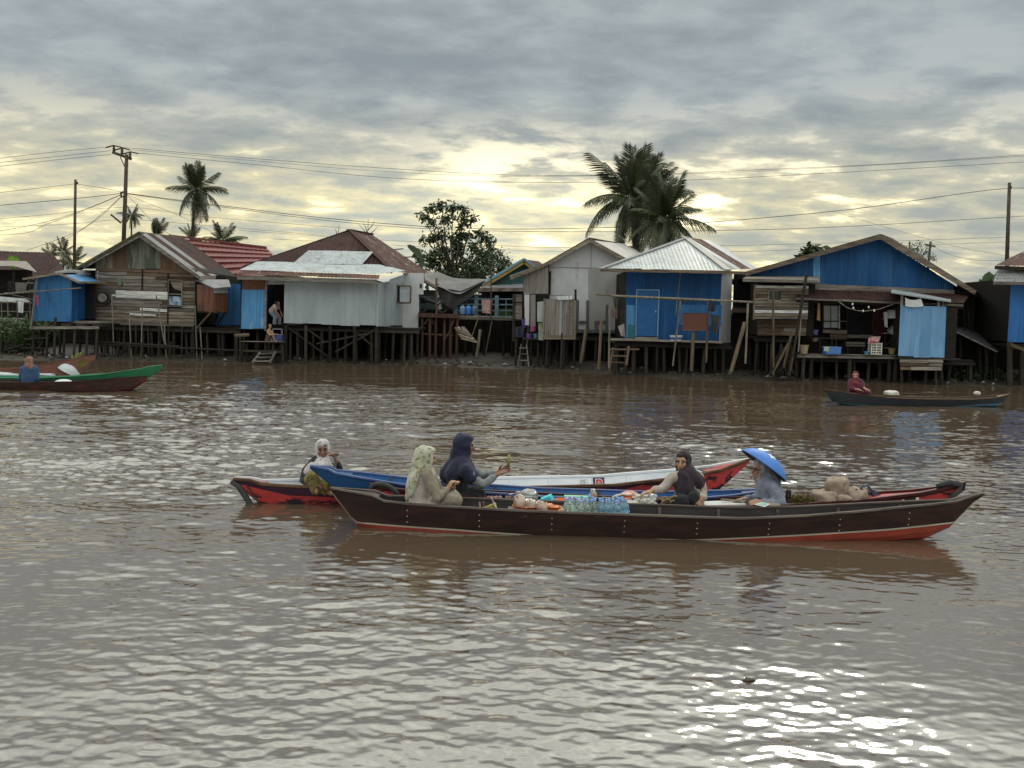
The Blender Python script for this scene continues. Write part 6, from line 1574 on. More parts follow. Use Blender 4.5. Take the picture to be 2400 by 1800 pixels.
# ---------------------------------------------------------------- people
class Body:
    """shapes gathered per layer, then fused into one continuous surface"""
    def __init__(s): s.layers = {}
    def mb(s, l): return s.layers.setdefault(l, MB())
    def ell(s, l, c, r, Rm=None, n=14):
        b = s.mb(l); c = Vector(c); Rm = Rm or Matrix.Identity(3)
        prof = [(math.sin(math.pi * i / n), -math.cos(math.pi * i / n)) for i in range(n + 1)]
        M4 = Matrix.Translation(c) @ Rm.to_4x4() @ Matrix.Diagonal((r[0], r[1], r[2], 1))
        prof[0] = (0.001, -1); prof[-1] = (0.001, 1)
        b.lathe(prof, 16, M4); k = len(b.v)
        b.f.append(tuple(reversed(range(k - 16 * (n + 1), k - 16 * n)))); b.f.append(tuple(range(k - 16, k))); b.mi += [0, 0]
    def chain(s, l, pts, rad, n=12):
        pts = [Vector(p) for p in pts]
        if not isinstance(rad, (list, tuple)): rad = [rad] * len(pts)
        for p, r in zip(pts, rad): s.ell(l, p, (r, r, r), n=8)
        b = s.mb(l)
        for i in range(len(pts) - 1):
            if (pts[i + 1] - pts[i]).length > 1e-4: b.tube([pts[i], pts[i + 1]], [rad[i], rad[i + 1]], n)
    def fuse(s, l, name, mat, parent, voxel, smooth=6, origin=None):
        o = s.mb(l).build(name + '_raw', mat, None)
        m = o.modifiers.new('r', 'REMESH'); m.mode = 'VOXEL'; m.voxel_size = voxel; m.use_smooth_shade = True
        m2 = o.modifiers.new('s', 'SMOOTH'); m2.factor = .5; m2.iterations = smooth
        dg = bpy.context.evaluated_depsgraph_get()
        me = bpy.data.meshes.new_from_object(o.evaluated_get(dg)); me.name = name
        old = o.data; bpy.data.objects.remove(o); bpy.data.meshes.remove(old)
        off = rootloc(parent) if parent is not None else Vector(origin)
        me.transform(Matrix.Translation(-off))
        if voxel >= .01:
            co = np.empty(len(me.vertices) * 3, np.float32); me.vertices.foreach_get('co', co); co = co.reshape(-1, 3)
            no = np.empty(len(me.vertices) * 3, np.float32); me.vertices.foreach_get('normal', no); no = no.reshape(-1, 3)
            fr_ = np.random.default_rng(len(co)); k = 0
            for i in range(9):
                d = fr_.normal(size=3) * (13, 13, 4.5) * (1 + .35 * i)
                k = k + np.sin(co @ d * 1.6 + fr_.uniform(0, 6) + 1.3 * np.sin(co @ fr_.normal(size=3) * 12)) * .0052 / (1 + .35 * i)
            me.vertices.foreach_set('co', (co + no * k[:, None]).astype(np.float32).ravel()); me.update()
        if not me.materials: me.materials.append(mat)
        ob = bpy.data.objects.new(name, me); COL.objects.link(ob)
        if parent is not None: ob.parent = parent
        else: ob.location = off
        return ob

skin = M('warm_brown_skin', (.42, .235, .155), (.36, .20, .13), scale=8, rough=.5, sss=.1)
skin2 = M('dark_brown_skin', (.25, .125, .08), (.21, .10, .065), scale=8, rough=.5, sss=.1)
eyed = M('dark_eye', (.02, .012, .01), None, rough=.2); lipm = M('lip', (.28, .09, .075), None, rough=.5); browm = M('brow_hair', (.025, .018, .015), None, rough=.9)

def frame(f, up=(0, 0, 1)):
    f = Vector(f).normalized(); u = Vector(up); u = (u - f * u.dot(f)).normalized(); r = f.cross(u)
    return f, u, r

def head(bd, c, f, sc=1.0, up=(0, 0, 1)):
    f, u, r = frame(f, up); c = Vector(c); Rm = Matrix((r, f, u)).transposed()
    P_ = lambda x, y, z: c + (r * x + f * y + u * z) * sc
    bd.ell('skin', P_(0, -.012, .02), (.073 * sc, .092 * sc, .096 * sc), Rm)
    bd.ell('skin', P_(0, .022, -.05), (.056 * sc, .062 * sc, .062 * sc), Rm)
    bd.ell('skin', P_(0, .062, -.088), (.022 * sc, .02 * sc, .018 * sc), Rm)
    bd.chain('skin', [P_(0, .078, .012), P_(0, .096, -.018), P_(0, .100, -.030)], [.008 * sc, .0115 * sc, .014 * sc])
    for x in (-1, 1):
        bd.ell('skin', P_(.036 * x, .062, -.022), (.022 * sc, .018 * sc, .022 * sc), Rm)
        bd.ell('skin', P_(.030 * x, .070, .030), (.028 * sc, .014 * sc, .010 * sc), Rm)
    bd.chain('skin', [P_(0, -.02, -.07), P_(0, -.035, -.17)], [.050 * sc, .055 * sc])
    bd.ell('lips', P_(0, .080, -.060), (.022 * sc, .010 * sc, .009 * sc), Rm)
    for x in (-1, 1):
        bd.ell('eye%d' % x, P_(.030 * x, .0745, .010), (.013 * sc, .009 * sc, .0065 * sc), Rm)
        bd.ell('brow%d' % x, P_(.031 * x, .081, .032), (.019 * sc, .006 * sc, .0042 * sc), Rm)

def face_parts(bd, root, lips=True):
    for l, nm, m in (('lips', 'lips', lipm), ('eye-1', 'eye', eyed), ('eye1', 'eye', eyed), ('brow-1', 'eyebrow', browm), ('brow1', 'eyebrow', browm)):
        if l in bd.layers: bd.layers[l].build(nm, m, root, smooth=True)

def hijab(bd, c, f, chest, back, layer='hijab', sc=1.0, up=(0, 0, 1), chest_r=.10, back_r=.11, face=(.060, .088)):
    f, u, r = frame(f, up); c = Vector(c); Rm = Matrix((r, f, u)).transposed()
    P_ = lambda x, y, z: c + (r * x + f * y + u * z) * sc
    bd.ell(layer, P_(0, -.046, .020), (.094 * sc, .102 * sc, .112 * sc), Rm)
    ring = [P_(face[0] * 1.10 * math.sin(a), .036 - .012 * math.cos(a), -.018 + face[1] * .98 * math.cos(a)) for a in [2 * math.pi * k / 16 for k in range(17)]]
    bd.chain(layer, ring, .017 * sc, n=8)
    bd.ell(layer, P_(0, -.006, .078), (.080 * sc, .086 * sc, .052 * sc), Rm)
    bd.ell(layer, P_(0, -.02, -.105), (.082 * sc, .085 * sc, .05 * sc), Rm)
    bd.chain(layer, [P_(0, -.03, -.10), Vector(chest)], [.080 * sc, chest_r])
    bd.chain(layer, [P_(0, -.07, -.07), Vector(back)], [.085 * sc, back_r])

def hand(bd, wrist, d, n, curl=.5, side=1, sc=1.0, layer='skin', spread=1.0):
    """palm, four unequal bent fingers and a thumb off the side of the palm; d along the fingers, n is the palm side"""
    d = Vector(d).normalized(); n = Vector(n); n = (n - d * n.dot(d)).normalized(); a = d.cross(n) * side; w = Vector(wrist)
    Rm = Matrix((a, d, n)).transposed()
    bd.ell(layer, w + d * .045 * sc, (.040 * sc, .050 * sc, .017 * sc), Rm, n=10)
    bd.chain(layer, [w - d * .03 * sc, w + d * .02 * sc], [.024 * sc, .024 * sc])
    for i, l in enumerate((.066, .076, .071, .056)):
        p = w + (d * .086 + a * (.031 - .0205 * i)) * sc; dd = (d + a * (.10 - .07 * i) * spread).normalized(); pts = [w + (d * .055 + a * (.026 - .0175 * i)) * sc, p]
        for seg, fr in enumerate((.45, .32, .23)):
            dd = (dd * math.cos(curl * (.55 + .25 * seg)) + n * math.sin(curl * (.55 + .25 * seg))).normalized(); p = p + dd * l * fr * sc; pts.append(p)
        bd.chain(layer, pts, [.0095 * sc, .0095 * sc, .0085 * sc, .0078 * sc, .0068 * sc], n=8)
    t0 = w + (d * .022 + a * .028) * sc; t1 = t0 + (d * .030 + a * .026 + n * .012) * sc; t2 = t1 + (d * .028 + a * .006 + n * .020 * (1 + curl)) * sc
    bd.chain(layer, [t0, t1, t2], [.013 * sc, .0105 * sc, .0085 * sc], n=8)

def bent(a, b_, out_, k):
    """elbow or knee placed off the line a-b"""
    return (Vector(a) + Vector(b_)) / 2 + Vector(out_).normalized() * k

def seated(bd, hips, neck, shl, shr, knees, feet, el, wr, skin_only=False):
    """continuous body under the clothes"""
    hips, neck = Vector(hips), Vector(neck)
    bd.chain('skin', [hips, hips.lerp(neck, .5), hips.lerp(neck, .85), neck], [.105, .095, .10, .055])
    for sh_, e, w in zip((shl, shr), el, wr):
        bd.chain('skin', [neck.lerp(Vector(sh_), .4), sh_, e, w], [.055, .050, .038, .027])
    for k, ft in zip(knees, feet):
        bd.chain('skin', [hips, k, ft], [.085, .058, .038])
        fd = (Vector(ft) - hips); fd.z = 0; fd = fd.normalized()
        bd.chain('skin', [Vector(ft), Vector(ft) + fd * .13 + Vector((0, 0, -.015))], [.038, .026])

def person(label, bd, origin, mats, group=None, vox=.0055, cvox=.010, smk=skin, order=()):
    root = bd.fuse('skin', 'person', smk, None, vox, 3, origin=origin)
    tag(root, label, 'person', group)
    face_parts(bd, root)
    for l, nm, m, sm in order: bd.fuse(l, nm, m, root, cvox, sm)
    return root

X_, Y_, Z_ = Vector((1, 0, 0)), Vector((0, 1, 0)), Vector((0, 0, 1))
def cl_mat(name, c1, c2=None, **k):
    d = dict(scale=5, rough=.9, bump=.012, bscale=22, sheen=.1); d.update(k)
    return M(name, c1, c2, **d)

# 1 woman in beige, seen from behind, in the dark brown boat
bd = Body(); Yc = 9.97
hd = V(1001, 1073, Yc); fdir = Vector((.86, .45, -.18))
head(bd, hd, fdir)
hips = V(992, 1184, Yc); neck = V(993, 1100, Yc); sl = V(1001, 1112, Yc - .17); sr = V(1005, 1110, Yc + .17)
k1 = V(1063, 1172, Yc - .12); k2 = V(1062, 1168, Yc + .14); f1 = V(1050, 1200, Yc - .10); f2 = V(1052, 1200, Yc + .12)
e1 = V(1025, 1167, Yc - .20); w1 = V(1049, 1146, Yc - .10); e2 = V(1035, 1160, Yc + .2); w2 = V(1062, 1142, Yc + .02)
seated(bd, hips, neck, sl, sr, (k1, k2), (f1, f2), (e1, e2), (w1, w2))
hand(bd, w1, Vector((.45, .25, .85)), Vector((.8, .5, -.2)), 1.1, side=1, sc=.92)
hand(bd, w2, Vector((.2, -.5, .6)), Vector((.6, -.5, -.4)), 1.0, side=-1, sc=.92)
bd.chain('tunic', [hips + Vector((-.02, 0, -.05)), hips.lerp(neck, .5) + Vector((-.04, 0, 0)), hips.lerp(neck, .86), neck], [.145, .145, .132, .075])
bd.chain('tunic', [hips + Vector((0, -.07, -.04)), hips + Vector((.03, .08, -.04))], [.135, .135])
bd.chain('tunic', [hips + Vector((0, -.05, -.05)), hips.lerp(k1, .6) + Vector((0, 0, -.02))], [.13, .10])
for a, e, w in ((sl, e1, w1), (sr, e2, w2)):
    bd.chain('sleeve', [neck.lerp(a, .75), a, e, Vector(e).lerp(w, .72)], [.064, .066, .056, .044])
for k, ft in ((k1, f1), (k2, f2)):
    bd.chain('trousers', [hips + Vector((.05, 0, -.02)), k, ft], [.12, .092, .07])
hijab(bd, hd, fdir, V(1004, 1104, Yc), V(984, 1108, Yc), sc=1.04, chest_r=.07, back_r=.10)
bd.chain('hijab', [V(990, 1070, Yc + .0), V(978, 1105, Yc), V(968, 1140, Yc - .03), V(960, 1168, Yc - .04)], [.08, .085, .075, .045])
bd.chain('hijab', [V(985, 1085, Yc - .06), V(974, 1120, Yc - .10), V(966, 1158, Yc - .10)], [.06, .06, .04])
beige = cl_mat('beige_cotton', (.47, .40, .36), (.41, .35, .31)); khaki = cl_mat('khaki_cotton', (.27, .23, .175), (.23, .195, .15)); 
palegreen = cl_mat('pale_green_floral_scarf', (.50, .50, .41), (.43, .43, .33), scale=6, c3=(.20, .17, .06), thr=.57, c3scale=24, c3stretch=(1, 1, 1.2))
person('woman seen from behind in beige clothes and a long pale green floral headscarf', bd, V(992, 1196, Yc), None, 'people in the moored boats',
       order=(('tunic', 'tunic', beige, 8), ('sleeve', 'sleeves', khaki, 6), ('trousers', 'trousers', khaki, 6), ('hijab', 'headscarf', palegreen, 16)))

# 2 woman in navy, reaching forward, in the maroon boat
bd = Body(); Yc = 10.5
hd = V(1091, 1044, Yc); fdir = Vector((.97, .22, -.10))
head(bd, hd, fdir)
hips = V(1077, 1172, Yc); neck = V(1078, 1082, Yc); sl = V(1090, 1100, Yc - .17); sr = V(1098, 1098, Yc + .17)
k1 = V(1118, 1160, Yc - .10); k2 = V(1118, 1160, Yc + .12); f1 = V(1095, 1196, Yc - .1); f2 = V(1095, 1196, Yc + .12)
e1 = V(1131, 1136, Yc - .22); w1 = V(1162, 1115, Yc - .06); e2 = V(1128, 1118, Yc + .2); w2 = V(1168, 1108, Yc + .04)
seated(bd, hips, neck, sl, sr, (k1, k2), (f1, f2), (e1, e2), (w1, w2))
hand(bd, w1, Vector((.86, .05, .5)), Vector((.3, .2, -.5)), .35, side=1)
hand(bd, w2, Vector((.9, -.05, .45)), Vector((0, -1, .1)), .30, side=-1)
bd.chain('dress', [hips + Vector((-.03, 0, -.03)), hips.lerp(neck, .5) + Vector((-.03, 0, 0)), hips.lerp(neck, .85), neck], [.145, .135, .125, .075])
for k, ft in ((k1, f1), (k2, f2)): bd.chain('dress', [hips, k, ft], [.135, .098, .09])
for a, e, w in ((sl, e1, w1), (sr, e2, w2)):
    bd.chain('sleeve', [neck.lerp(a, .8), a, e, Vector(e).lerp(w, .80)], [.055, .056, .052, .040])
hijab(bd, hd, fdir, V(1090, 1098, Yc), V(1075, 1090, Yc), sc=1.04, chest_r=.105, back_r=.11)
bd.chain('hijab', [V(1080, 1088, Yc - .04), V(1064, 1112, Yc - .10)], [.12, .11]); bd.chain('hijab', [V(1080, 1092, Yc - .08), V(1092, 1104, Yc - .17), V(1108, 1120, Yc - .20)], [.11, .095, .078])
bd.chain('hijab', [V(1078, 1085, Yc), V(1050, 1112, Yc + .02)], [.13, .10]); bd.chain('hijab', [V(1085, 1090, Yc + .05), V(1100, 1106, Yc + .18)], [.11, .09])
bd.ell('bun', V(1072, 1046, Yc), (.05, .06, .06))
navyc = cl_mat('navy_scarf', (.016, .018, .050), (.012, .014, .038)); greyslv = cl_mat('grey_sleeve', (.20, .215, .225), (.165, .18, .19)); blackc = cl_mat('black_dress', (.018, .019, .022))
person('woman in a navy headscarf with both arms stretched out, holding up a thin green stick', bd, V(1077, 1190, Yc), None, 'people in the moored boats', smk=skin2,
       order=(('dress', 'dress', blackc, 8), ('sleeve', 'sleeves', greyslv, 6), ('hijab', 'headscarf', navyc, 14), ('bun', 'scarf_knot', navyc, 2)))
h = empty('green_stick', V(1192, 1090, 10.46), 'small yellow green stick of food held up between the fingers of the woman in navy', 'food')
MB().tube([V(1191, 1094, 10.47), V(1192, 1080, 10.47), V(1193, 1067, 10.47)], [.014, .019, .016], 8).build('stick', M('yellow_green_food', (.26, .24, .05), rough=.5), h, smooth=True)

# 3 woman in dark headscarf with cream sleeves, in the maroon boat
bd = Body(); Yc = 10.55
hd = V(1600, 1083, Yc); fdir = Vector((-.45, -.87, -.02))
head(bd, hd, fdir)
hips = V(1615, 1176, Yc); neck = V(1608, 1112, Yc); sl = V(1582, 1117, Yc - .05); sr = V(1638, 1122, Yc + .02)
k1 = V(1598, 1174, Yc - .17); k2 = V(1624, 1166, Yc - .15); f1 = V(1588, 1196, Yc - .15); f2 = V(1628, 1196, Yc - .12)
e1 = V(1553, 1146, Yc - .05); w1 = V(1529, 1150, Yc - .14); e2 = V(1648, 1160, Yc - .05); w2 = V(1644, 1172, Yc - .22)
seated(bd, hips, neck, sl, sr, (k1, k2), (f1, f2), (e1, e2), (w1, w2))
hand(bd, w1, Vector((-.9, -.1, -.25)), Vector((0, .1, -1)), .4, side=1)
hand(bd, w2, Vector((-.12, -.25, -.95)), Vector((-.2, 1, 0)), .5, side=-1)
bd.chain('blouse', [hips + Vector((0, 0, -.03)), hips.lerp(neck, .5), hips.lerp(neck, .86), neck], [.165, .15, .13, .075])
for k, ft in ((k1, f1), (k2, f2)): bd.chain('skirt', [hips + Vector((0, -.03, 0)), k, ft], [.14, .095, .08])
for a, e, w in ((sl, e1, w1), (sr, e2, w2)):
    bd.chain('sleeve', [neck.lerp(a, .75), a, e, Vector(e).lerp(w, .70)], [.062, .064, .058, .048])
hijab(bd, hd, fdir, V(1605, 1120, Yc - .05), V(1612, 1112, Yc + .06), sc=1.0, chest_r=.105, back_r=.12)
bd.chain('hijab', [V(1605, 1120, Yc - .05), V(1607, 1150, Yc - .07)], [.11, .12]); bd.chain('hijab', [V(1612, 1112, Yc - .02), V(1636, 1130, Yc - .04)], [.11, .085])
bd.chain('hijab', [V(1603, 1115, Yc - .04), V(1590, 1134, Yc - .06)], [.10, .065])
cream = cl_mat('cream_knit', (.46, .38, .34), (.40, .33, .30), bscale=14); aubergine = cl_mat('aubergine_scarf', (.022, .013, .020), (.03, .018, .028)); 
person('woman in a black headscarf with cream sleeves, sitting facing forward behind the roots', bd, V(1615, 1196, Yc), None, 'people in the moored boats',
       order=(('blouse', 'blouse', cream, 8), ('skirt', 'skirt', blackc, 8), ('sleeve', 'sleeves', cream, 6), ('hijab', 'headscarf', aubergine, 12)))

# 4 woman with the blue hat
bd = Body(); Yc = 10.55
hd = V(1781, 1101, Yc); fdir = Vector((-.95, -.25, -.02))
head(bd, hd, fdir)
hips = V(1812, 1188, Yc); neck = V(1797, 1126, Yc); sl = V(1808, 1140, Yc - .17); sr = V(1800, 1138, Yc + .16)
k1 = V(1760, 1186, Yc - .1); k2 = V(1760, 1186, Yc + .12); f1 = V(1775, 1200, Yc - .1); f2 = V(1775, 1200, Yc + .1)
e1 = V(1828, 1180, Yc - .22); w1 = V(1783, 1176, Yc - .24); e2 = V(1775, 1168, Yc + .18); w2 = V(1742, 1171, Yc + .05)
seated(bd, hips, neck, sl, sr, (k1, k2), (f1, f2), (e1, e2), (w1, w2))
hand(bd, w1, Vector((-.95, 0, -.1)), Vector((0, .6, -.8)), .8, side=-1)
hand(bd, w2, Vector((-.95, -.1, -.1)), Vector((0, -.4, -.9)), .8, side=1)
bd.chain('hoodie', [hips + Vector((0, 0, -.03)), hips.lerp(neck, .5), hips.lerp(neck, .86), neck], [.165, .155, .14, .09])
for a, e, w in ((sl, e1, w1), (sr, e2, w2)):
    bd.chain('hoodie', [neck.lerp(a, .75), a, e, Vector(e).lerp(w, .80)], [.070, .070, .058, .044])
bd.chain('hoodie', [V(1803, 1118, Yc + .0), V(1815, 1128, Yc)], [.075, .07])
for k, ft in ((k1, f1), (k2, f2)): bd.chain('trousers', [hips, k, ft], [.12, .085, .07])
hijab(bd, hd, fdir, V(1793, 1128, Yc - .02), V(1802, 1122, Yc), sc=.98, chest_r=.07, back_r=.09)
heather = cl_mat('heather_blue_fleece', (.24, .26, .335), (.20, .22, .29), scale=14); greyscarf = cl_mat('light_grey_scarf', (.36, .35, .41), (.32, .31, .365), scale=4, stretch=(2, 2, 1))
wp_ = person('woman in a blue conical hat and grey hooded jacket, sitting side-on with a paddle', bd, V(1812, 1198, Yc), None, 'people in the moored boats',
             order=(('hoodie', 'hooded_jacket', heather, 8), ('trousers', 'trousers', blackc, 6), ('hijab', 'headscarf', greyscarf, 26)))
gl = MB(); fz, uz, rz = frame(fdir)
for x in (-.032, .032):
    c = hd + rz * x + fz * .092 + uz * .008
    gl.tube([c + (rz * math.cos(a) * .020 + uz * math.sin(a) * .016) for a in [2 * math.pi * k / 12 for k in range(13)]], .003, 5)
gl.tube([hd + rz * -.05 + fz * .09 + uz * .012, hd + rz * -.075 + fz * .02 + uz * .012], .003, 5); gl.tube([hd + rz * .05 + fz * .09 + uz * .012, hd + rz * .075 + fz * .02 + uz * .012], .003, 5)
gl.build('spectacles', eyed, wp_)
# hat
hax = Vector((.57, .05, .80)).normalized(); hc = V(1790, 1091, Yc)
hM = Matrix.Translation(hc) @ hax.to_track_quat('Z', 'Y').to_matrix().to_4x4()
h = empty('conical_hat', hc, 'bright blue conical sun hat with a white flower, worn tilted back', 'hat', None)
prof = [(.295, .0), (.27, .040), (.22, .082), (.15, .118), (.08, .138), (.03, .146), (.001, .148)]
MB().lathe(prof, 36, hM).build('crown', M('bright_blue_hat', (.045, .20, .62), (.035, .165, .54), scale=6, rough=.55), h, smooth=True)
MB().lathe([(r * .985, z - .008) for r, z in prof], 36, hM).build('lining', M('brown_straw_lining', (.12, .075, .06), (.09, .06, .05), scale=9, rough=.9), h, smooth=True)
MB().lathe([(.285, -.006), (.298, -.008), (.300, .004), (.288, .006)], 36, hM).build('brim_edge', M('blue_edge', (.04, .15, .45), rough=.6), h, smooth=True)
b = MB()
def hz(r): return interp(sorted((a, z) for a, z in prof), r) + .004
for k in range(5):
    an = 2 * math.pi * k / 5 + .3
    lc = hM.to_3x3().inverted() @ (V(1806, 1074, Yc - .12) - hc); lc = Vector((lc.x, lc.y)).normalized() * .135; c = (lc.x, lc.y)
    pts = []
    for t in [2 * math.pi * j / 12 for j in range(12)]:
        px_ = .030 + .026 * math.cos(t); py_ = .016 * math.sin(t)
        x = c[0] + px_ * math.cos(an) - py_ * math.sin(an); y = c[1] + px_ * math.sin(an) + py_ * math.cos(an)
        pts.append(hM @ Vector((x, y, hz(math.hypot(x, y)))))
    b.add(pts, [tuple(range(12))])
b.build('flower_print', M('white_print', (.72, .76, .82), rough=.6), h)
# paddle under her hands
h = empty('paddle', V(1745, 1176, 10.4), 'wooden paddle resting across the lap of the woman with the blue hat', 'paddle', 'paddles')
MB().tube([V(1690, 1171, 10.62), V(1728, 1174, 10.55), V(1790, 1180, 10.30)], .013, 8).build('shaft', palewood, h, smooth=True)
bl = [V(1792, 1180, 10.29), V(1800, 1178, 10.25), V(1826, 1182, 10.2), V(1830, 1187, 10.18), V(1802, 1186, 10.22)]
slab(h, 'blade', palewood, bl, .012)

# 5 woman in the white headscarf in the furthest boat
bd = Body(); Yc = 11.12
hd = V(756, 1054, Yc); fdir = Vector((.22, -.97, -.05))
head(bd, hd, fdir)
hips = V(742, 1140, Yc + .05); neck = V(750, 1082, Yc); sl = V(722, 1096, Yc); sr = V(776, 1096, Yc)
k1 = V(730, 1122, Yc - .20); k2 = V(768, 1138, Yc - .18); f1 = V(742, 1146, Yc - .2); f2 = V(765, 1150, Yc - .15)
e1 = V(712, 1126, Yc - .08); w1 = V(735, 1132, Yc - .2); e2 = V(797, 1104, Yc - .02); w2 = V(788, 1080, Yc - .12)
seated(bd, hips, neck, sl, sr, (k1, k2), (f1, f2), (e1, e2), (w1, w2))
hand(bd, w2, Vector((-.3, -.3, .9)), Vector((-.8, -.3, -.2)), .9, side=-1)
hand(bd, w1, Vector((.8, -.3, -.2)), Vector((0, 0, -1)), .6, side=1)
bd.chain('blouse', [hips, hips.lerp(neck, .5), hips.lerp(neck, .86), neck], [.15, .145, .13, .075])
for a, e, w in ((sl, e1, w1), (sr, e2, w2)): bd.chain('blouse', [neck.lerp(a, .75), a, e, Vector(e).lerp(w, .65)], [.055, .055, .055, .045])
bd.chain('skirt', [hips + Vector((0, -.02, 0)), k1, f1], [.12, .085, .07]); bd.chain('skirt', [hips + Vector((0, -.02, 0)), k2, f2], [.12, .075, .065])
hijab(bd, hd, fdir, V(756, 1098, Yc - .10), V(748, 1092, Yc + .08), sc=1.0, chest_r=.095, back_r=.11)
bd.chain('hijab', [V(752, 1090, Yc - .03), V(736, 1097, Yc - .03), V(722, 1108, Yc - .03)], [.10, .085, .07]); bd.chain('hijab', [V(752, 1090, Yc - .02), V(776, 1101, Yc - .04)], [.10, .07]); bd.chain('hijab', [V(752, 1098, Yc - .05), V(750, 1120, Yc - .08)], [.11, .105])
whitescarf = cl_mat('white_printed_scarf', (.56, .52, .53), (.48, .45, .46), c3=(.10, .075, .08), thr=.60, soft=.03, c3scale=32, c3stretch=(1, 1, 1)); olive = cl_mat('olive_floral_skirt', (.22, .17, .045), (.16, .125, .035), scale=9, c3=(.07, .055, .02), thr=.56, c3scale=26, c3stretch=(1, 1, 1))
person('woman in a white printed headscarf and olive skirt, gripping a paddle handle', bd, V(742, 1152, Yc), None, 'people in the moored boats', smk=skin2,
       order=(('blouse', 'blouse', blackc, 6), ('skirt', 'skirt', olive, 8), ('hijab', 'headscarf', whitescarf, 14)))
h = empty('paddle', V(786, 1105, 10.97), 'upright paddle handle gripped by the woman in the white headscarf', 'paddle', 'paddles')
MB().tube([V(787, 1064, 10.99), V(785, 1085, 10.98), V(781, 1128, 10.98)], [.017, .02, .02], 8).build('shaft', palewood, h, smooth=True)
MB().tube([V(778, 1067, 10.98), V(787, 1063, 10.98), V(794, 1064, 10.98)], .02, 8).build('grip', palewood, h, smooth=True)

# 6 woman in maroon in the slate boat, 7 rower from behind at the left
bd = Body(); Yc = 26.75
hd = V(2005, 881, Yc); fdir = Vector((-.35, -.93, 0)); head(bd, hd, fdir)
hips = V(2006, 920, Yc); neck = V(2006, 891, Yc); sl = V(1994, 896, Yc); sr = V(2019, 898, Yc)
k1 = V(2032, 920, Yc - .12); k2 = V(2034, 919, Yc + .1); e1 = V(1995, 911, Yc - .12); w1 = V(2012, 913, Yc - .3); e2 = V(2022, 908, Yc - .1); w2 = V(2027, 911, Yc - .3)
seated(bd, hips, neck, sl, sr, (k1, k2), (k1 - Z_ * .25, k2 - Z_ * .25), (e1, e2), (w1, w2))
hand(bd, w1, Vector((.9, -.3, -.2)), -Z_, .5, side=1); hand(bd, w2, Vector((.6, -.5, -.2)), -Z_, .5, side=-1)
bd.chain('robe', [hips, hips.lerp(neck, .5), neck], [.19, .17, .11])
for a, e, w in ((sl, e1, w1), (sr, e2, w2)): bd.chain('robe', [neck, a, e, e.lerp(w, .35)], [.09, .09, .075, .06])
for k in (k1, k2): bd.chain('robe', [hips, k, k - Z_ * .2], [.15, .1, .09])
hijab(bd, hd, fdir, V(2004, 900, Yc - .08), V(2008, 896, Yc + .06), chest_r=.10, back_r=.11)
person('woman in a maroon robe and red headscarf sitting in the slate grey boat', bd, V(2006, 926, Yc), None, 'people near the far bank', vox=.009, cvox=.014,
       order=(('robe', 'robe', cl_mat('maroon_robe', (.10, .012, .03), (.075, .010, .024)), 5), ('hijab', 'headscarf', cl_mat('red_brown_scarf', (.15, .02, .028)), 5)))
bd = Body(); Yc = 25.75
hd = V(70, 848, Yc); fdir = Vector((.1, 1, 0)); head(bd, hd, fdir)
hips = V(68, 905, Yc); neck = V(70, 859, Yc); sl = V(55, 866, Yc); sr = V(83, 866, Yc)
e1 = V(49, 889, Yc); e2 = V(86, 888, Yc); w1 = V(56, 898, Yc + .25); w2 = V(82, 898, Yc + .25); k1 = V(60, 900, Yc + .4); k2 = V(78, 900, Yc + .4)
seated(bd, hips, neck, sl, sr, (k1, k2), (k1 - Z_ * .3, k2 - Z_ * .3), (e1, e2), (w1, w2))
hand(bd, w1, Y_, -Z_, .6, side=1); hand(bd, w2, Y_, -Z_, .6, side=-1)
bd.chain('jacket', [hips, hips.lerp(neck, .5), hips.lerp(neck, .85), neck], [.20, .185, .165, .09])
for a, e, w in ((sl, e1, w1), (sr, e2, w2)): bd.chain('jacket', [neck.lerp(a, .6), a, e, e.lerp(w, .8)], [.095, .095, .075, .055])
hijab(bd, hd, fdir, V(70, 862, Yc + .06), V(70, 862, Yc - .05), chest_r=.09, back_r=.10, sc=1.1)
person('rower seen from behind in a blue jacket and brown headscarf at the left edge', bd, V(68, 908, Yc), None, 'people near the far bank', vox=.009, cvox=.014,
       order=(('jacket', 'jacket', cl_mat('denim_blue', (.035, .085, .19), (.025, .065, .15)), 5), ('hijab', 'headscarf', cl_mat('brown_scarf', (.24, .125, .085)), 5)))

# 8 person stooping in the doorway, 9 child on the landing
bd = Body(); Yc = 42.55
hd = V(651, 713, Yc - .1); fdir = Vector((.75, -.35, -.55)); head(bd, hd, fdir)
hips = V(638, 730, Yc); neck = V(648, 716, Yc); sl = V(643, 717, Yc - .17); sr = V(650, 715, Yc + .17)
k1 = V(645, 744, Yc - .1); k2 = V(655, 744, Yc + .1); f1 = V(643, 758, Yc - .1); f2 = V(655, 758, Yc + .08); e1 = V(645, 728, Yc - .24); w1 = V(652, 738, Yc - .25); e2 = V(656, 727, Yc + .1); w2 = V(660, 736, Yc - .1)
seated(bd, hips, neck, sl, sr, (k1, k2), (f1, f2), (e1, e2), (w1, w2))
hand(bd, w1, Vector((.3, -.1, -.9)), X_, .5); hand(bd, w2, Vector((.3, -.1, -.9)), X_, .5, side=-1)
bd.chain('shirt', [hips + Vector((0, 0, .03)), hips.lerp(neck, .5), neck], [.15, .16, .11])
for a, e in ((sl, e1), (sr, e2)): bd.chain('shirt', [neck, a, a.lerp(e, .55)], [.09, .085, .075])
for k, ft in ((k1, f1), (k2, f2)): bd.chain('trousers', [hips, k, ft], [.15, .10, .075])
bd.ell('hair', hd + Vector((-.04, 0, .035)), (.10, .098, .10))
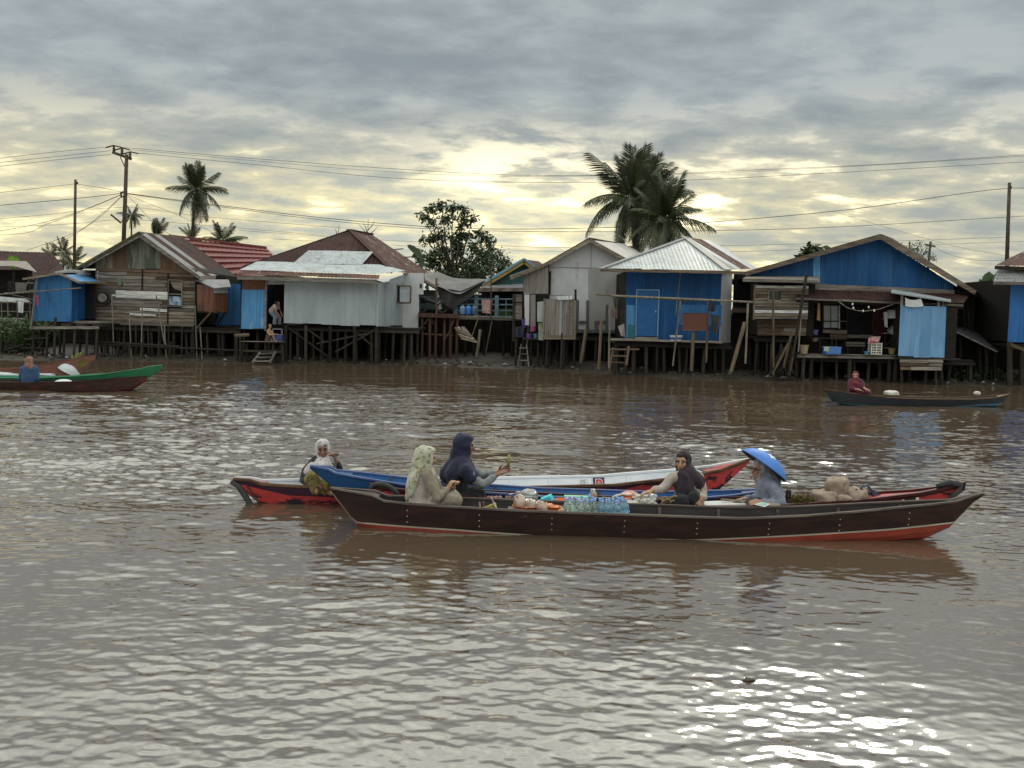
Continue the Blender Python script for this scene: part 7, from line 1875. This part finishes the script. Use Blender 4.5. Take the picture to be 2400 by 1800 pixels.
person('person bending over in the dark doorway of the grey house', bd, V(645, 764, Yc), None, 'people near the far bank', vox=.010, cvox=.014, smk=skin2,
       order=(('shirt', 'shirt', cl_mat('pink_grey_shirt', (.34, .25, .25)), 4), ('trousers', 'trousers', cl_mat('grey_blue_trousers', (.15, .165, .21)), 4), ('hair', 'hair', browm, 3)))
bd = Body(); Yc = 41.95
hd = V(633, 765, Yc); fdir = Vector((.7, -.7, -.1)); head(bd, hd, fdir, .9)
hips = V(628, 795, Yc); neck = V(631, 773, Yc); sl = V(627, 777, Yc - .1); sr = V(635, 777, Yc + .1)
k1 = V(637, 778, Yc - .2); k2 = V(640, 783, Yc + .05); f1 = V(644, 798, Yc - .2); f2 = V(636, 798, Yc - .1); e1 = V(632, 785, Yc - .2); w1 = V(644, 784, Yc - .25); e2 = V(640, 784, Yc + .05); w2 = V(648, 783, Yc - .05)
seated(bd, hips, neck, sl, sr, (k1, k2), (f1, f2), (e1, e2), (w1, w2))
hand(bd, w1, X_, -Z_, .4, sc=.8); hand(bd, w2, X_, -Z_, .4, side=-1, sc=.8)
bd.chain('shorts', [hips + Vector((0, 0, -.03)), hips.lerp(k1, .5)], [.14, .10]); bd.chain('shorts', [hips, hips.lerp(k2, .5)], [.13, .10])
bd.chain('vest', [hips, hips.lerp(neck, .6)], [.12, .115])
bd.ell('hair', hd + Vector((-.03, .03, .035)), (.09, .09, .085))
person('child sitting with knees up on the wooden landing beside the dark blue tub', bd, V(630, 800, Yc), None, 'people near the far bank', vox=.009, cvox=.013, smk=M('tan_skin_child', (.34, .19, .12), None, rough=.5),
       order=(('shorts', 'shorts', cl_mat('brown_shorts', (.11, .06, .055)), 4), ('vest', 'vest', cl_mat('dark_vest', (.03, .03, .035)), 4), ('hair', 'hair', browm, 3)))
h = empty('blue_tub', V(652, 799, 41.9), 'dark blue square tub with a pale rim on the wooden landing by the child', 'tub')
p = V(652, 800, 41.9)
b = MB(); b.abox(p + Vector((-.2, -.18, 0)), p + Vector((.22, .18, .30))); b.build('tub', M('tub_blue', (.03, .045, .16), rough=.5), h)
rect_frame(h, 'rim', M('tub_rim', (.22, .25, .28), rough=.5), p + Vector((-.2, -.15, .55)), p + Vector((.2, -.15, .55)), p + Vector((.22, -.15, .30)), p + Vector((-.2, -.15, .30)), t=.03, d=.03)
# ---------------------------------------------------------------- goods in the boats
GA, GB = 'goods in the dark brown boat', 'goods in the maroon boat'
def lump(c, r, mat, name, parent, seed=0, pw=.7, nz=.06, Rm=None, fr=7.0):
    """sack-like rounded form with creases"""
    b = MB(); c = Vector(c); Rm = Rm or Matrix.Identity(3)
    sp = lambda x: math.copysign(abs(x) ** pw, x)
    def fn(u, v):
        th = 2 * math.pi * u; ph = math.pi * (v * .98 + .01)
        p = Vector((sp(math.sin(ph)) * sp(math.cos(th)), sp(math.sin(ph)) * sp(math.sin(th)), sp(-math.cos(ph))))
        k = 1 + nz * 2 * mnoise.noise(p * 1.6 + Vector((seed, 0, 0))) + nz * mnoise.noise(p * fr + Vector((seed, 9, 0)))
        return c + Rm @ Vector((p.x * r[0], p.y * r[1], p.z * r[2])) * k
    b.grid(fn, 26, 16)
    return b.build(name, mat, parent, smooth=True)

# boards the trays and bowls stand on
block(bA, 'cargo_board', greywood, (V(1190, 1200, 9.85).x, 9.66, .193), (V(1475, 1200, 9.85).x, 10.10, .213))
for px in (1200, 1330, 1460): block(bA, 'cargo_support', greywood, (V(px, 1200, 9.85).x, 9.72, .05), (V(px, 1200, 9.85).x + .05, 10.05, .193))
# trays with bottles
clearg = M('clear_greenish_plastic', (.80, .90, .86), None, rough=.12, trans=.85, spec=.6); clearb = M('clear_blue_plastic', (.62, .82, .96), None, rough=.12, trans=.85, spec=.6)
capb = M('pale_blue_cap', (.24, .40, .76), None, rough=.4)
def tray(px, Y, rx, ry, mat, lb):
    c = V(px, 1206, Y); c.z = .215
    h = empty('tray', c, lb, 'tray', GA)
    S4 = Matrix.Translation(c) @ Matrix.Diagonal((rx, ry, 1, 1))
    MB().lathe([(0.001, 0), (.86, 0), (1.0, .024), (1.03, .024), (.90, -.001)], 32, S4).build('dish', mat, h, smooth=True)
tray(1358, 9.86, .21, .17, M('pale_green_tray', (.33, .52, .40), None, rough=.4), 'oval pale green tray full of greenish bottles in the dark brown boat')
tray(1436, 9.86, .175, .17, M('sky_blue_tray', (.12, .42, .70), None, rough=.4), 'round sky blue tray full of bluish bottles in the dark brown boat')
bprof = [(.001, .0), (.036, .0), (.039, .008), (.039, .030), (.034, .040), (.039, .050), (.036, .072), (.024, .100), (.0135, .118), (.0125, .136), (.001, .136)]
def bottle_proto(mat):
    h = empty('water_bottle', (0, 0, 0)); MB().lathe(bprof, 14).build('bottle_body', mat, h, smooth=True)
    MB().lathe([(.001, .158), (.014, .157), (.0155, .134), (.001, .134)], 12).build('cap', capb, h)
    return h
pg, pb = bottle_proto(clearg), bottle_proto(clearb)
used = set()
def put_bottle(px, Y, kind, tilt=0):
    pr = pg if kind == 'g' else pb
    if kind in used:
        r = pr.copy(); COL.objects.link(r)
        for ch in pr.children: c = ch.copy(); COL.objects.link(c); c.parent = r
    else: r = pr; used.add(kind)
    p = V(px, 1200, Y); r.location = (p.x, Y, .218); r.rotation_euler = (0, 0, rng.uniform(0, 6))
    r.location.x += rng.uniform(-.010, .010); r.location.y += rng.uniform(-.012, .012); k_ = rng.uniform(.88, 1.07); r.scale = (k_ * rng.uniform(.95, 1.05), k_, k_)
    tag(r, 'small clear bottle with pale blue cap on the pale green tray' if kind == 'g' else 'small bluish bottle with pale blue cap on the sky blue tray', 'bottle', 'bottles on the green tray' if kind == 'g' else 'bottles on the blue tray')
for px, Y in ((1326, 9.78), (1342, 9.74), (1360, 9.74), (1378, 9.75), (1394, 9.79), (1334, 9.88), (1351, 9.86), (1369, 9.87), (1387, 9.90), (1344, 9.98), (1362, 9.99), (1380, 9.99), (1330, 9.83), (1352, 9.93), (1373, 9.93), (1396, 9.95), (1385, 9.82)): put_bottle(px, Y, 'g')
for px, Y in ((1412, 9.78), (1428, 9.74), (1444, 9.75), (1459, 9.80), (1410, 9.90), (1421, 9.86), (1437, 9.87), (1453, 9.91), (1424, 9.98), (1445, 9.99), (1406, 9.84), (1464, 9.88), (1433, 9.93), (1456, 9.97)): put_bottle(px, Y, 'b')
# orange bowls and snack bags
orange = M('orange_plastic', (.72, .15, .02), (.62, .12, .02), rough=.35)
def bowl(px, py, Y, r, hgt, mat, lb, grp, z=None, name='bowl'):
    c = V(px, py, Y); c.z = z if z is not None else c.z
    h = empty(name, c, lb, 'bowl', grp)
    MB().lathe([(.001, .0), (r * .6, .0), (r * .9, hgt * .6), (r, hgt), (r * 1.04, hgt), (r * .98, hgt * .95), (r * .86, hgt * .6), (r * .56, .008), (.001, .008)], 24, Matrix.Translation(c)).build('basin', mat, h, smooth=True)
    return h
bowl(1236, 1208, 9.80, .135, .075, orange, 'wide orange bowl holding the snack bags in the dark brown boat', GA, z=.215)
bowl(1298, 1208, 9.78, .075, .075, orange, 'small orange bowl right of the snack bags', GA, z=.215)
bagm = M('clear_snack_bag', (.80, .76, .74), (.66, .50, .40), scale=9, rough=.2, trans=.68, spec=.8)
def snackbag(px, top, bot, Y, wpx, tilt, lb, m=bagm, seed=1, grp='snack bags in the dark brown boat', cat='bag', inner=None):
    a, b_ = V(px - tilt, bot, Y), V(px + tilt, top, Y); c = (a + b_) / 2; hgt = (b_ - a).length; wd = wpx * Y / 2200
    h = empty('snack_bag', a, lb, cat, grp)
    Rm = (b_ - a).to_track_quat('Z', 'Y').to_matrix()
    lump(c, (wd / 2, wd * .36, hgt * .5), m, 'bag', h, seed, .85, .11, Rm, fr=4.5)
    b = MB()
    for k in range(7):
        an = rng.uniform(0, 6.3); rr = wd * rng.uniform(.12, .3); p = b_ + Rm @ Vector((0, 0, -.03))
        q = p + Rm @ Vector((math.cos(an) * rr, math.sin(an) * rr * .6, .035)); s_ = Rm @ Vector((-math.sin(an), math.cos(an), 0)) * .012
        b.add([p - s_, p + s_, q + s_ * 1.6, q - s_ * 1.6], [(0, 1, 2, 3)])
    b.build('bag_neck', m, h)
    lump(c - Rm @ Vector((0, 0, hgt * .12)), (wd * .40, wd * .30, hgt * .33), inner or snackm, 'snack', h, seed + 4, .9, .12, Rm)
snackm = M('orange_crackers', (.50, .22, .10), (.62, .40, .26), scale=22, rough=.8)
snackbag(1220, 1160, 1206, 9.84, 42, -6, 'tall clear snack bag at the left of the wide orange bowl', seed=1)
snackbag(1246, 1170, 1207, 9.80, 40, -7, 'middle clear snack bag leaning in the wide orange bowl', seed=2)
snackbag(1270, 1177, 1208, 9.76, 40, -9, 'lowest clear snack bag at the right of the wide orange bowl', seed=3)
for i, (px, py) in enumerate(((1285, 1195), (1294, 1192), (1303, 1196))):
    h = empty('snack_pack', V(px, py, 9.8), ['first', 'tallest, middle', 'last'][i] + ' of three little red packs standing in the small orange bowl', 'pack', 'red packs in the small orange bowl')
    lump(V(px, py + 2, 9.8), (.020, .016, .036), M('red_snack', (.52, .12, .08), (.6, .25, .18), scale=20, rough=.5), 'pack', h, i, .9, .1)
rr = random.Random(12)
pk = (M('orange_packet', (.70, .20, .05), (.62, .36, .16), scale=16, rough=.3, spec=.6), M('milky_packet', (.72, .66, .60), (.58, .42, .32), scale=14, rough=.25, trans=.3, spec=.7))
for k in range(22):
    px = 1206 + k * 5.3 + rr.uniform(-4, 4); Y_ = rr.uniform(9.70, 9.98); o_ = k % 5 not in (1, 3)
    z_ = .225 + rr.uniform(0, .055) * (1 - abs(px - 1255) / 80); p = V(px, 1200, Y_); p.z = z_
    h = empty('snack_packet', p, 'small crinkled orange packet in the heap around the orange bowls' if o_ else 'small milky clear packet in the heap around the orange bowls', 'packet', 'loose orange packets' if o_ else 'loose milky packets')
    lump(p + Vector((0, 0, .02)), (rr.uniform(.028, .045), rr.uniform(.02, .035), rr.uniform(.018, .032)), pk[0 if o_ else 1], 'packet', h, 60 + k, .8, .2, Euler((rr.uniform(-.6, .6), rr.uniform(-.6, .6), rr.uniform(0, 3))).to_matrix(), fr=4)
# white wire rack behind
h = empty('wire_rack', V(1296, 1205, 10.02), 'cream slatted rack behind the snack bags in the dark brown boat', 'rack', GA)
for k in range(6): bar(h, 'slat', M('cream_plastic', (.52, .45, .38), None, rough=.5), V(1262, 1187 + k * 4.2, 10.06), V(1328, 1188 + k * 4.2, 10.06), .007, .02)
for px in (1263, 1295, 1327): bar(h, 'upright', MATS['cream_plastic'], V(px, 1186, 10.075), V(px, 1210, 10.075), .012, .012, up=(1, 0, 0))
# woven basket with striped handles
h = empty('woven_basket', V(1148, 1208, 9.78), 'dark woven basket with striped handles and a yellow packet, behind the woman in beige', 'basket', GA)
c = V(1148, 1206, 9.80); bw = M('black_white_weave', (.03, .03, .035), (.30, .30, .30), scale=26, rough=.6)
MB().lathe([(.6, 0), (.8, .03), (.92, .085), (.86, .085), (.74, .03), (.001, .02)], 20, Matrix.Translation(c + Vector((0, 0, -.05))) @ Matrix.Diagonal((.125, .085, 1, 1))).build('body', bw, h)
hm = M('striped_handle', (.62, .50, .50), (.30, .12, .13), scale=30, rough=.5)
MB().tube([c + Vector((-.105, -.03, .02)), V(1125, 1190, 9.78), V(1124, 1176, 9.80)], .008, 6).build('handle', hm, h)
MB().tube([c + Vector((.10, -.03, .02)), V(1163, 1190, 9.79), V(1151, 1166, 9.83)], .008, 6).build('handle', hm, h)
tag(bar(None, 'yellow_packet', M('yellow_packet', (.36, .31, .07), None, rough=.4), V(1135, 1193, 9.80), V(1163, 1182, 9.84), .035, .03), 'flat yellow packet lying on the dark woven basket', 'packet')
tag(lump(V(957, 1182, 10.0), (.035, .04, .05), M('yellow_black_print', (.40, .36, .20), (.04, .04, .03), scale=18, rough=.6), 'small_pouch', None, 5), 'small yellow and black pouch beside the woman in beige', 'pouch')

# maroon boat: plastic goods
gz_ = .17
block(bB, 'cargo_board', darkwood, (V(1120, 1190, 10.5).x, 10.30, .135), (V(1640, 1190, 10.5).x, 10.70, .155))
for px in (1130, 1300, 1470, 1630): block(bB, 'cargo_support', darkwood, (V(px, 1190, 10.5).x, 10.36, .05), (V(px, 1190, 10.5).x + .05, 10.62, .135))
h = empty('red_plate', V(1140, 1168, 10.5), 'long red plastic tray with small pinkish snacks beside the woman in navy', 'tray', GB)
bar(h, 'tray', M('red_plastic', (.50, .03, .06), None, rough=.4), V(1112, 1163, 10.5), V(1160, 1169, 10.5), .02, .2)
for k in range(7): lump(V(1145 + k * 4.5, 1165 + k % 2 * 2, 10.45 + .03 * (k % 3)), (.022, .02, .014), M('pink_snack', (.50, .28, .22), (.42, .2, .16), scale=20), 'snack', h, k, .9, .1)
h = empty('paper_box', V(1191, 1178, 10.5), 'small brown paper box beside the net basket', 'box', GB)
block(h, 'box', M('brown_paper', (.24, .15, .12), None, rough=.8), V(1184, 1178, 10.45), V(1198, 1162, 10.55))
h = empty('wire_basket', V(1230, 1180, 10.5), 'round wire basket heaped with a thin clear plastic bag in the maroon boat', 'basket', GB)
c = V(1229, 1182, 10.5); wm_ = M('dull_wire', (.30, .34, .35), None, rough=.35, metal=.6)
b = MB()
for k in range(14):
    a = 2 * math.pi * k / 14; b.tube([c + Vector((.10 * math.cos(a), .08 * math.sin(a), .0)), c + Vector((.165 * math.cos(a), .12 * math.sin(a), .105))], .004, 5)
for r_, z in ((.165, .105), (.14, .06), (.10, 0)): b.tube([c + Vector((r_ * math.cos(a), r_ * .73 * math.sin(a), z)) for a in [2 * math.pi * k / 20 for k in range(21)]], .005, 5)
b.tube([c + Vector((-.165, 0, .105)), c + Vector((-.20, 0, .13)), c + Vector((-.17, .0, .02))], .006, 5); b.tube([c + Vector((.165, 0, .105)), c + Vector((.205, 0, .07)), c + Vector((.17, 0, .0))], .006, 5)
b.build('wire_frame', wm_, h)
lump(c + Vector((.02, 0, .105)), (.13, .09, .06), M('thin_clear_bag', (.74, .73, .74), (.60, .56, .54), scale=12, rough=.25, trans=.45, spec=.7), 'plastic_bag', h, 3, .9, .22, fr=3.5)
def basin(px, py, Y, w_, hgt, mat, lb, tilt=(0, 0, 0), name='basin', cat='basin', grp=GB):
    c = V(px, py, Y); h = empty(name, c, lb, cat, grp)
    M4 = Matrix.Translation(c) @ Euler(tilt).to_matrix().to_4x4()
    MB().lathe([(.001, hgt), (w_ * .78, hgt), (w_ * .82, hgt * .96), (w_ * .97, .015), (w_ * 1.05, .012), (w_ * 1.05, 0), (w_ * .94, 0), (w_ * .76, hgt * .92)], 4 if name == 'square_basin' else 22, M4).build('shell', mat, h, smooth=name != 'square_basin')
    return h
basin(1287, 1184, 10.45, .105, .105, M('cyan_plastic', (.06, .55, .66), None, rough=.4), 'bright cyan square basin tipped upside down in the maroon boat', (R(-14), R(-20), R(35)), 'square_basin')
basin(1316, 1185, 10.46, .075, .075, orange, 'orange tub upside down between the cyan basin and the pink cup', (R(180), 0, 0), 'tub', 'tub').location.z += .075
basin(1337, 1184, 10.42, .056, .090, M('candy_pink', (.60, .22, .42), None, rough=.4), 'candy pink cup upside down in the maroon boat', name='cup', cat='cup')
h = empty('mint_tray', V(1352, 1166, 10.56), 'thin mint green tray behind the pink cup', 'tray', GB)
bar(h, 'tray', M('mint_plastic', (.20, .55, .40), None, rough=.4), V(1323, 1166, 10.6), V(1384, 1168, 10.6), .025, .2); bar(h, 'rim', MATS['mint_plastic'], V(1322, 1164, 10.48), V(1385, 1166, 10.48), .01, .02)
h = empty('magenta_packet', V(1370, 1182, 10.45), 'white and magenta packet behind the bottles', 'packet', GB)
slab(h, 'packet', M('white_magenta', (.65, .55, .62), (.55, .03, .30), scale=9, rough=.4), [V(1354, 1176, 10.42), V(1384, 1180, 10.42), V(1386, 1170, 10.5), V(1357, 1168, 10.5)], .03)
snackbag(1389, 1147, 1183, 10.42, 24, 1, 'upright clear zip bag with nuts standing behind the bottles', grp=GB, seed=9)
h = empty('black_bag', V(1418, 1184, 10.45), 'glossy black plastic bag behind the blue bottles', 'bag', GB)
lump(V(1418, 1175, 10.46), (.085, .07, .045), M('black_plastic', (.015, .015, .017), None, rough=.25), 'bag', h, 6, .9, .22, fr=4)
bucketm = basin(1468, 1171, 10.5, .06, .055, orange, 'orange tub with a pale pink lid beside the salmon food cover', (0, 0, 0), 'tub', 'tub')
MB().lathe([(.001, .075), (.062, .073), (.066, .055), (.001, .055)], 20, Matrix.Translation(V(1468, 1171, 10.5))).build('lid', M('pale_pink_lid', (.62, .42, .38), None, rough=.4), bucketm, smooth=True)
h = empty('food_cover', V(1476, 1162, 10.62), 'salmon pink domed food cover in the maroon boat', 'food cover', GB)
MB().lathe([(.105, 0), (.10, .02), (.085, .042), (.05, .056), (.001, .060)], 24, Matrix.Translation(V(1476, 1163, 10.62))).build('dome', M('salmon_mesh', (.55, .27, .22), (.48, .2, .17), scale=20, rough=.7), h, smooth=True)
h = empty('glass_box', V(1446, 1172, 10.5), 'flat clear box with dark edges left of the orange lidded tub', 'box', GB)
block(h, 'box', M('clear_box', (.40, .40, .36), (.25, .25, .22), scale=18, rough=.2), V(1437, 1177, 10.45), V(1456, 1163, 10.6)); slab(h, 'lid', M('cream_lid', (.56, .56, .46), None, rough=.5), [V(1436, 1163, 10.44), V(1457, 1158, 10.44), V(1464, 1155, 10.62), V(1443, 1159, 10.62)], .012)
h = empty('winnowing_basket', V(1495, 1188, 10.45), 'flat woven basket holding clear bags of pale food', 'basket', GB)
c = V(1492, 1189, 10.46)
MB().lathe([(.001, 0), (.20, .0), (.235, .035), (.245, .035), (.21, -.012)], 26, Matrix.Translation(c) @ Matrix.Diagonal((1, .6, 1, 1))).build('body', M('straw', (.22, .165, .11), (.16, .12, .08), scale=24, rough=.9), h, smooth=True)
palefood = M('pale_noodles', (.62, .52, .34), (.66, .60, .52), scale=20, rough=.6)
wb = M('milky_bag', (.72, .74, .74), (.60, .60, .56), scale=9, rough=.25, trans=.3, spec=.7)
for i, (px, py, rx, rz, lb) in enumerate(((1482, 1180, .10, .04, 'flat clear bag of yellow noodles at the left of the flat basket'), (1515, 1177, .105, .05, 'milky clear bag of pale snacks at the right of the flat basket'), (1524, 1166, .08, .035, 'crumpled white plastic bag on top of the milky bag'), (1496, 1166, .05, .035, 'small clear bag of pinkish snacks behind the noodles'))):
    h = empty('food_bag', V(px, py + 5, 10.45), lb, 'bag', 'food bags on the flat basket')
    lump(V(px, py, 10.42 + .06 * (i > 1)), (rx, .09, rz), wb if i != 2 else M('white_carrier', (.72, .74, .77), None, rough=.3), 'bag', h, i + 20, .85, .16, fr=4)
    if i != 2:
        b = MB()
        for k in range(16): b.lathe([(.001, -.012), (.014, 0), (.001, .012)], 6, Matrix.Translation(V(px + rng.uniform(-14, 14), py + rng.uniform(-5, 5), 10.345 + .06 * (i > 1))))
        tag(b.build('food_pieces', palefood, h), kind='stuff')
# curled roots
root_m = M('pale_root', (.30, .21, .12), (.22, .15, .08), scale=16, rough=.85, bump=.004, bscale=30)
h = empty('root_bundle', V(1580, 1190, 10.4), 'heap of curled pale brown roots in front of the woman in black', 'roots', GB)
rr = random.Random(4)
for k in range(26):
    c = V(1546 + rr.uniform(0, 66), 1180 + rr.uniform(-8, 8), 10.34 + rr.uniform(0, .2)); ra = rr.uniform(.03, .065); a0 = rr.uniform(-.4, .8); tl = Euler((rr.uniform(-.6, .6), rr.uniform(-.3, .3), rr.uniform(-.8, .8)))
    pts = []
    for j in range(10):
        a = a0 + j * .33; v = Vector((ra * math.cos(a), 0, ra * math.sin(a) * 1.1)); v.rotate(tl); pts.append(c + v)
    MB().tube(pts, [.007] + [.0105] * 7 + [.008, .005], 7).build('root', root_m, h, smooth=True)
MB().tube([V(1604, 1184, 10.4), V(1610, 1170, 10.38), V(1608, 1160, 10.38)], [.008, .006, .003], 6).build('root', root_m, h, smooth=True)
h = empty('white_board', V(1690, 1186, 10.5), 'long white board lying along the maroon boat between the two women', 'board', GB)
bar(h, 'board', whitep, V(1618, 1190, 10.42), V(1762, 1185, 10.42), .05, .02); bar(h, 'board', M('white_worn', (.62, .64, .66), (.52, .54, .56), rough=.6), V(1618, 1182, 10.56), V(1760, 1178, 10.56), .012, .26)
h = empty('printed_card', V(1785, 1184, 10.28), 'small white card with green print lying on the rim by the blue-hatted woman', 'card')
cs_ = [V(1767, 1182, 10.19), V(1792, 1188, 10.16), V(1806, 1181, 10.22), V(1786, 1176, 10.26)]
slab(h, 'card', whitep, cs_, .004); cc = sum(cs_, Vector()) / 4
slab(h, 'print', M('green_print', (.25, .52, .47), (.5, .65, .6), scale=30, rough=.6), [cc + (p - cc) * .6 + Vector((0, -.004, .005)) for p in cs_], .002)
# sacks, herbs, blue mesh basket
sackm = M('woven_sack', (.35, .27, .215), (.30, .225, .18), scale=18, rough=.9, bump=.006, bscale=40)
def sack(px, py, Y, r, lb, seed, rot=0.0, tie=True):
    c = V(px, py, Y); h = empty('sack', c - Vector((0, 0, r[2])), lb, 'sack', 'sacks in the maroon boat')
    lump(c, r, sackm, 'body', h, seed, .62, .11, Euler((0, rot, seed)).to_matrix())
    if tie: MB().tube([c + Vector((math.sin(a) * r[0] * .2 + r[0] * .25, -math.cos(a) * r[1] * 1.02, math.sin(a) * r[2] * .98)) for a in [math.pi * (k / 10 - .5) for k in range(11)]], .006, 5).build('rope', root_m, h)
    if tie: lump(c + Vector((r[0] * .5, 0, r[2] * .95)), (r[0] * .35, r[1] * .3, r[2] * .2), sackm, 'tied_corner', h, seed + 1, .9, .16)
sack(1963, 1139, 10.55, (.125, .12, .10), 'big tied sack on top of the heap in the maroon boat', 1)
sack(1932, 1167, 10.5, (.15, .13, .085), 'wide sack under the big tied one, next to the herbs', 2, tie=False)
sack(1978, 1171, 10.42, (.085, .08, .055), 'small sack low between the two wide ones', 3, tie=False)
sack(2008, 1162, 10.55, (.12, .11, .075), 'sagging ribbed sack at the right end of the heap', 4, rot=.35)
h = empty('herb_bundle', V(1880, 1186, 10.45), 'bundle of green and brown herbs beside the sacks', 'herbs', GB)
rr = random.Random(8)
for nm, mt in (('green_sprigs', M('herb_green', (.10, .115, .03), (.06, .08, .02), scale=12)), ('dry_sprigs', M('herb_brown', (.22, .12, .04), (.15, .09, .03), scale=12))):
    b = MB()
    for k in range(230):
        p = V(1880 + rr.gauss(0, 13), 1176 + rr.uniform(-10, 10), 10.45 + rr.gauss(0, .06)); d = Vector((rr.gauss(0, .7), rr.gauss(0, .6), rr.gauss(.8, .5))).normalized(); s_ = d.cross(Vector((rr.gauss(0, 1), rr.gauss(0, 1), 0))).normalized(); l = rr.uniform(.03, .08)
        b.add([p, p + d * l * .5 + s_ * .009, p + d * l, p + d * l * .5 - s_ * .009], [(0, 1, 2, 3)])
    tag(b.build(nm, mt, h), kind='stuff')
h = empty('shoulder_bag', V(1848, 1165, 10.62), 'small black strap bag behind the back of the woman with the blue hat', 'bag')
lump(V(1848, 1157, 10.62), (.03, .04, .05), blackc, 'pouch', h, 2)
h = empty('mesh_basket', V(2045, 1165, 10.55), 'slate blue mesh basket with a curved handle leaning by the last sack', 'basket', GB)
c = V(2045, 1158, 10.56); mb_ = M('slate_plastic', (.05, .085, .14), None, rough=.45)
b = MB()
for k in range(5): b.tube([V(2020 + k * 3, 1146 + k * .5, 10.5 + .02 * k), V(2030 + k * 6, 1166 + k * .8, 10.5 + .02 * k)], .005, 5)
b.build('mesh', mb_, h)
MB().tube([V(2016, 1148, 10.52), V(2022, 1139, 10.52), V(2032, 1137, 10.53), V(2041, 1146, 10.54), V(2046, 1164, 10.54)], [.012, .014, .014, .014, .012], 8).build('handle', mb_, h, smooth=True)
slab(h, 'side', mb_, [V(2038, 1143, 10.56), V(2076, 1166, 10.56), V(2048, 1169, 10.56)], .02)
# blue boat: scattered bits
h = empty('rope_coil', V(1735, 1166, 10.95), 'bit of green cloth at the end of the blue boat beside the paddle', 'cloth')
lump(V(1748, 1163, 10.9), (.08, .07, .03), M('bright_green_cloth', (.10, .25, .05), None, rough=.8), 'cloth', h, 7)

# cargo of the far boats
def dome(px, py, Y, rx, rz, mat, lb, tilt=0.0, name='white_cover', cat='cover', grp=None):
    c = V(px, py, Y); h = empty(name, c, lb, cat, grp)
    MB().lathe([(1, 0), (.97, .3), (.8, .68), (.5, .9), (.2, .985), (.001, 1)], 26, Matrix.Translation(c) @ Euler((0, tilt, 0)).to_matrix().to_4x4() @ Matrix.Diagonal((rx, rx * .9, rz, 1))).build('shell', mat, h, smooth=True)
    MB().lathe([(.98, -.04), (1.04, -.02), (1.03, .05), (.98, .05)], 26, Matrix.Translation(c) @ Euler((0, tilt, 0)).to_matrix().to_4x4() @ Matrix.Diagonal((rx, rx * .9, rz, 1))).build('rim', mat, h, smooth=True)
wcov = M('white_cover', (.66, .70, .74), (.60, .64, .68), rough=.5)
dome(160, 869, 27.95, .33, .27, wcov, 'white domed hat leaning in the brick brown boat', R(28), 'white_hat', 'hat')
tag(lump(V(149, 896, 25.75), (.22, .2, .08), wcov, 'white_bundle', None, 4, .9, .05), 'low white bundle in the dull maroon boat', 'bundle')
tag(lump(V(2089, 922, 26.75), (.21, .18, .085), M('cream_sack', (.50, .47, .42), None, rough=.7), 'white_sack', None, 6, .8, .06), 'full white sack in the middle of the slate grey boat', 'sack', 'white sacks in the slate boat')
tag(lump(V(2290, 922, 26.95), (.09, .08, .06), MATS['cream_sack'], 'white_sack', None, 7, .8, .06), 'tiny white bundle at the right end of the slate grey boat', 'bundle', 'white sacks in the slate boat')
for i, (px, py, w_, lb) in enumerate(((22, 879, .36, 'white plastic heap at the left end of the brick brown boat'), (110, 878, .30, 'flat white cloth on the rim of the brick brown boat'), (8, 886, .25, 'tangle of pale cord and bags at the picture edge in the brick brown boat'))):
    tag(lump(V(px, py, 27.8), (w_, .25, .09 if i != 1 else .05), wcov, 'white_heap', None, 30 + i, .8, .16, fr=4), lb, 'plastic', 'white goods in the brick brown boat')
h = empty('leafy_shoots', V(186, 868, 27.9), 'yellow green leafy shoots sticking up in the brick brown boat', 'plant')
for k in range(11):
    a = -1.1 + 2.2 * k / 10; p = V(186, 868, 27.9); q = p + Vector((math.sin(a) * .28, rng.uniform(-.1, .1), math.cos(a) * .52 * rng.uniform(.8, 1.1)))
    banana_leaf(h, p + Vector((math.sin(a) * .05, 0, .08)), q, .05, .02, M('yellow_green_shoot', (.25, .25, .07), (.18, .2, .05), scale=4), n=5)
# a dead leaf on the water
p = G(1755, 1602); h = empty('floating_leaf', p, 'dark dead leaf drifting on the open water in front', 'leaf')
slab(h, 'leaf_blade', M('dead_leaf', (.035, .025, .015), None, rough=.7), [p + Vector((-.045, -.012, .02)), p + Vector((-.006, -.02, .026)), p + Vector((.042, -.006, .02)), p + Vector((.036, .018, .02)), p + Vector((-.012, .024, .026))], .006)

# pieces that belong to a part go under that part
NEST = {'label_band': ('tub',), 'flower_print': ('crown',), 'letter': ('letter_board',), 'letter_outline': ('letter_board',), 'print': ('card',), 'tied_corner': ('body',), 'coconut_cluster': ('trunk',)}
stem_ = lambda o: o.name.split('.')[0]
for root in [o for o in bpy.data.objects if o.parent is None and o.children]:
    kids = list(root.children)
    for ch in kids:
        for want in NEST.get(stem_(ch), ()):
            m_ = [k for k in kids if stem_(k) == want and k.matrix_basis == Matrix.Identity(4) and k is not ch]
            if m_:
                ch.parent = m_[0]; break
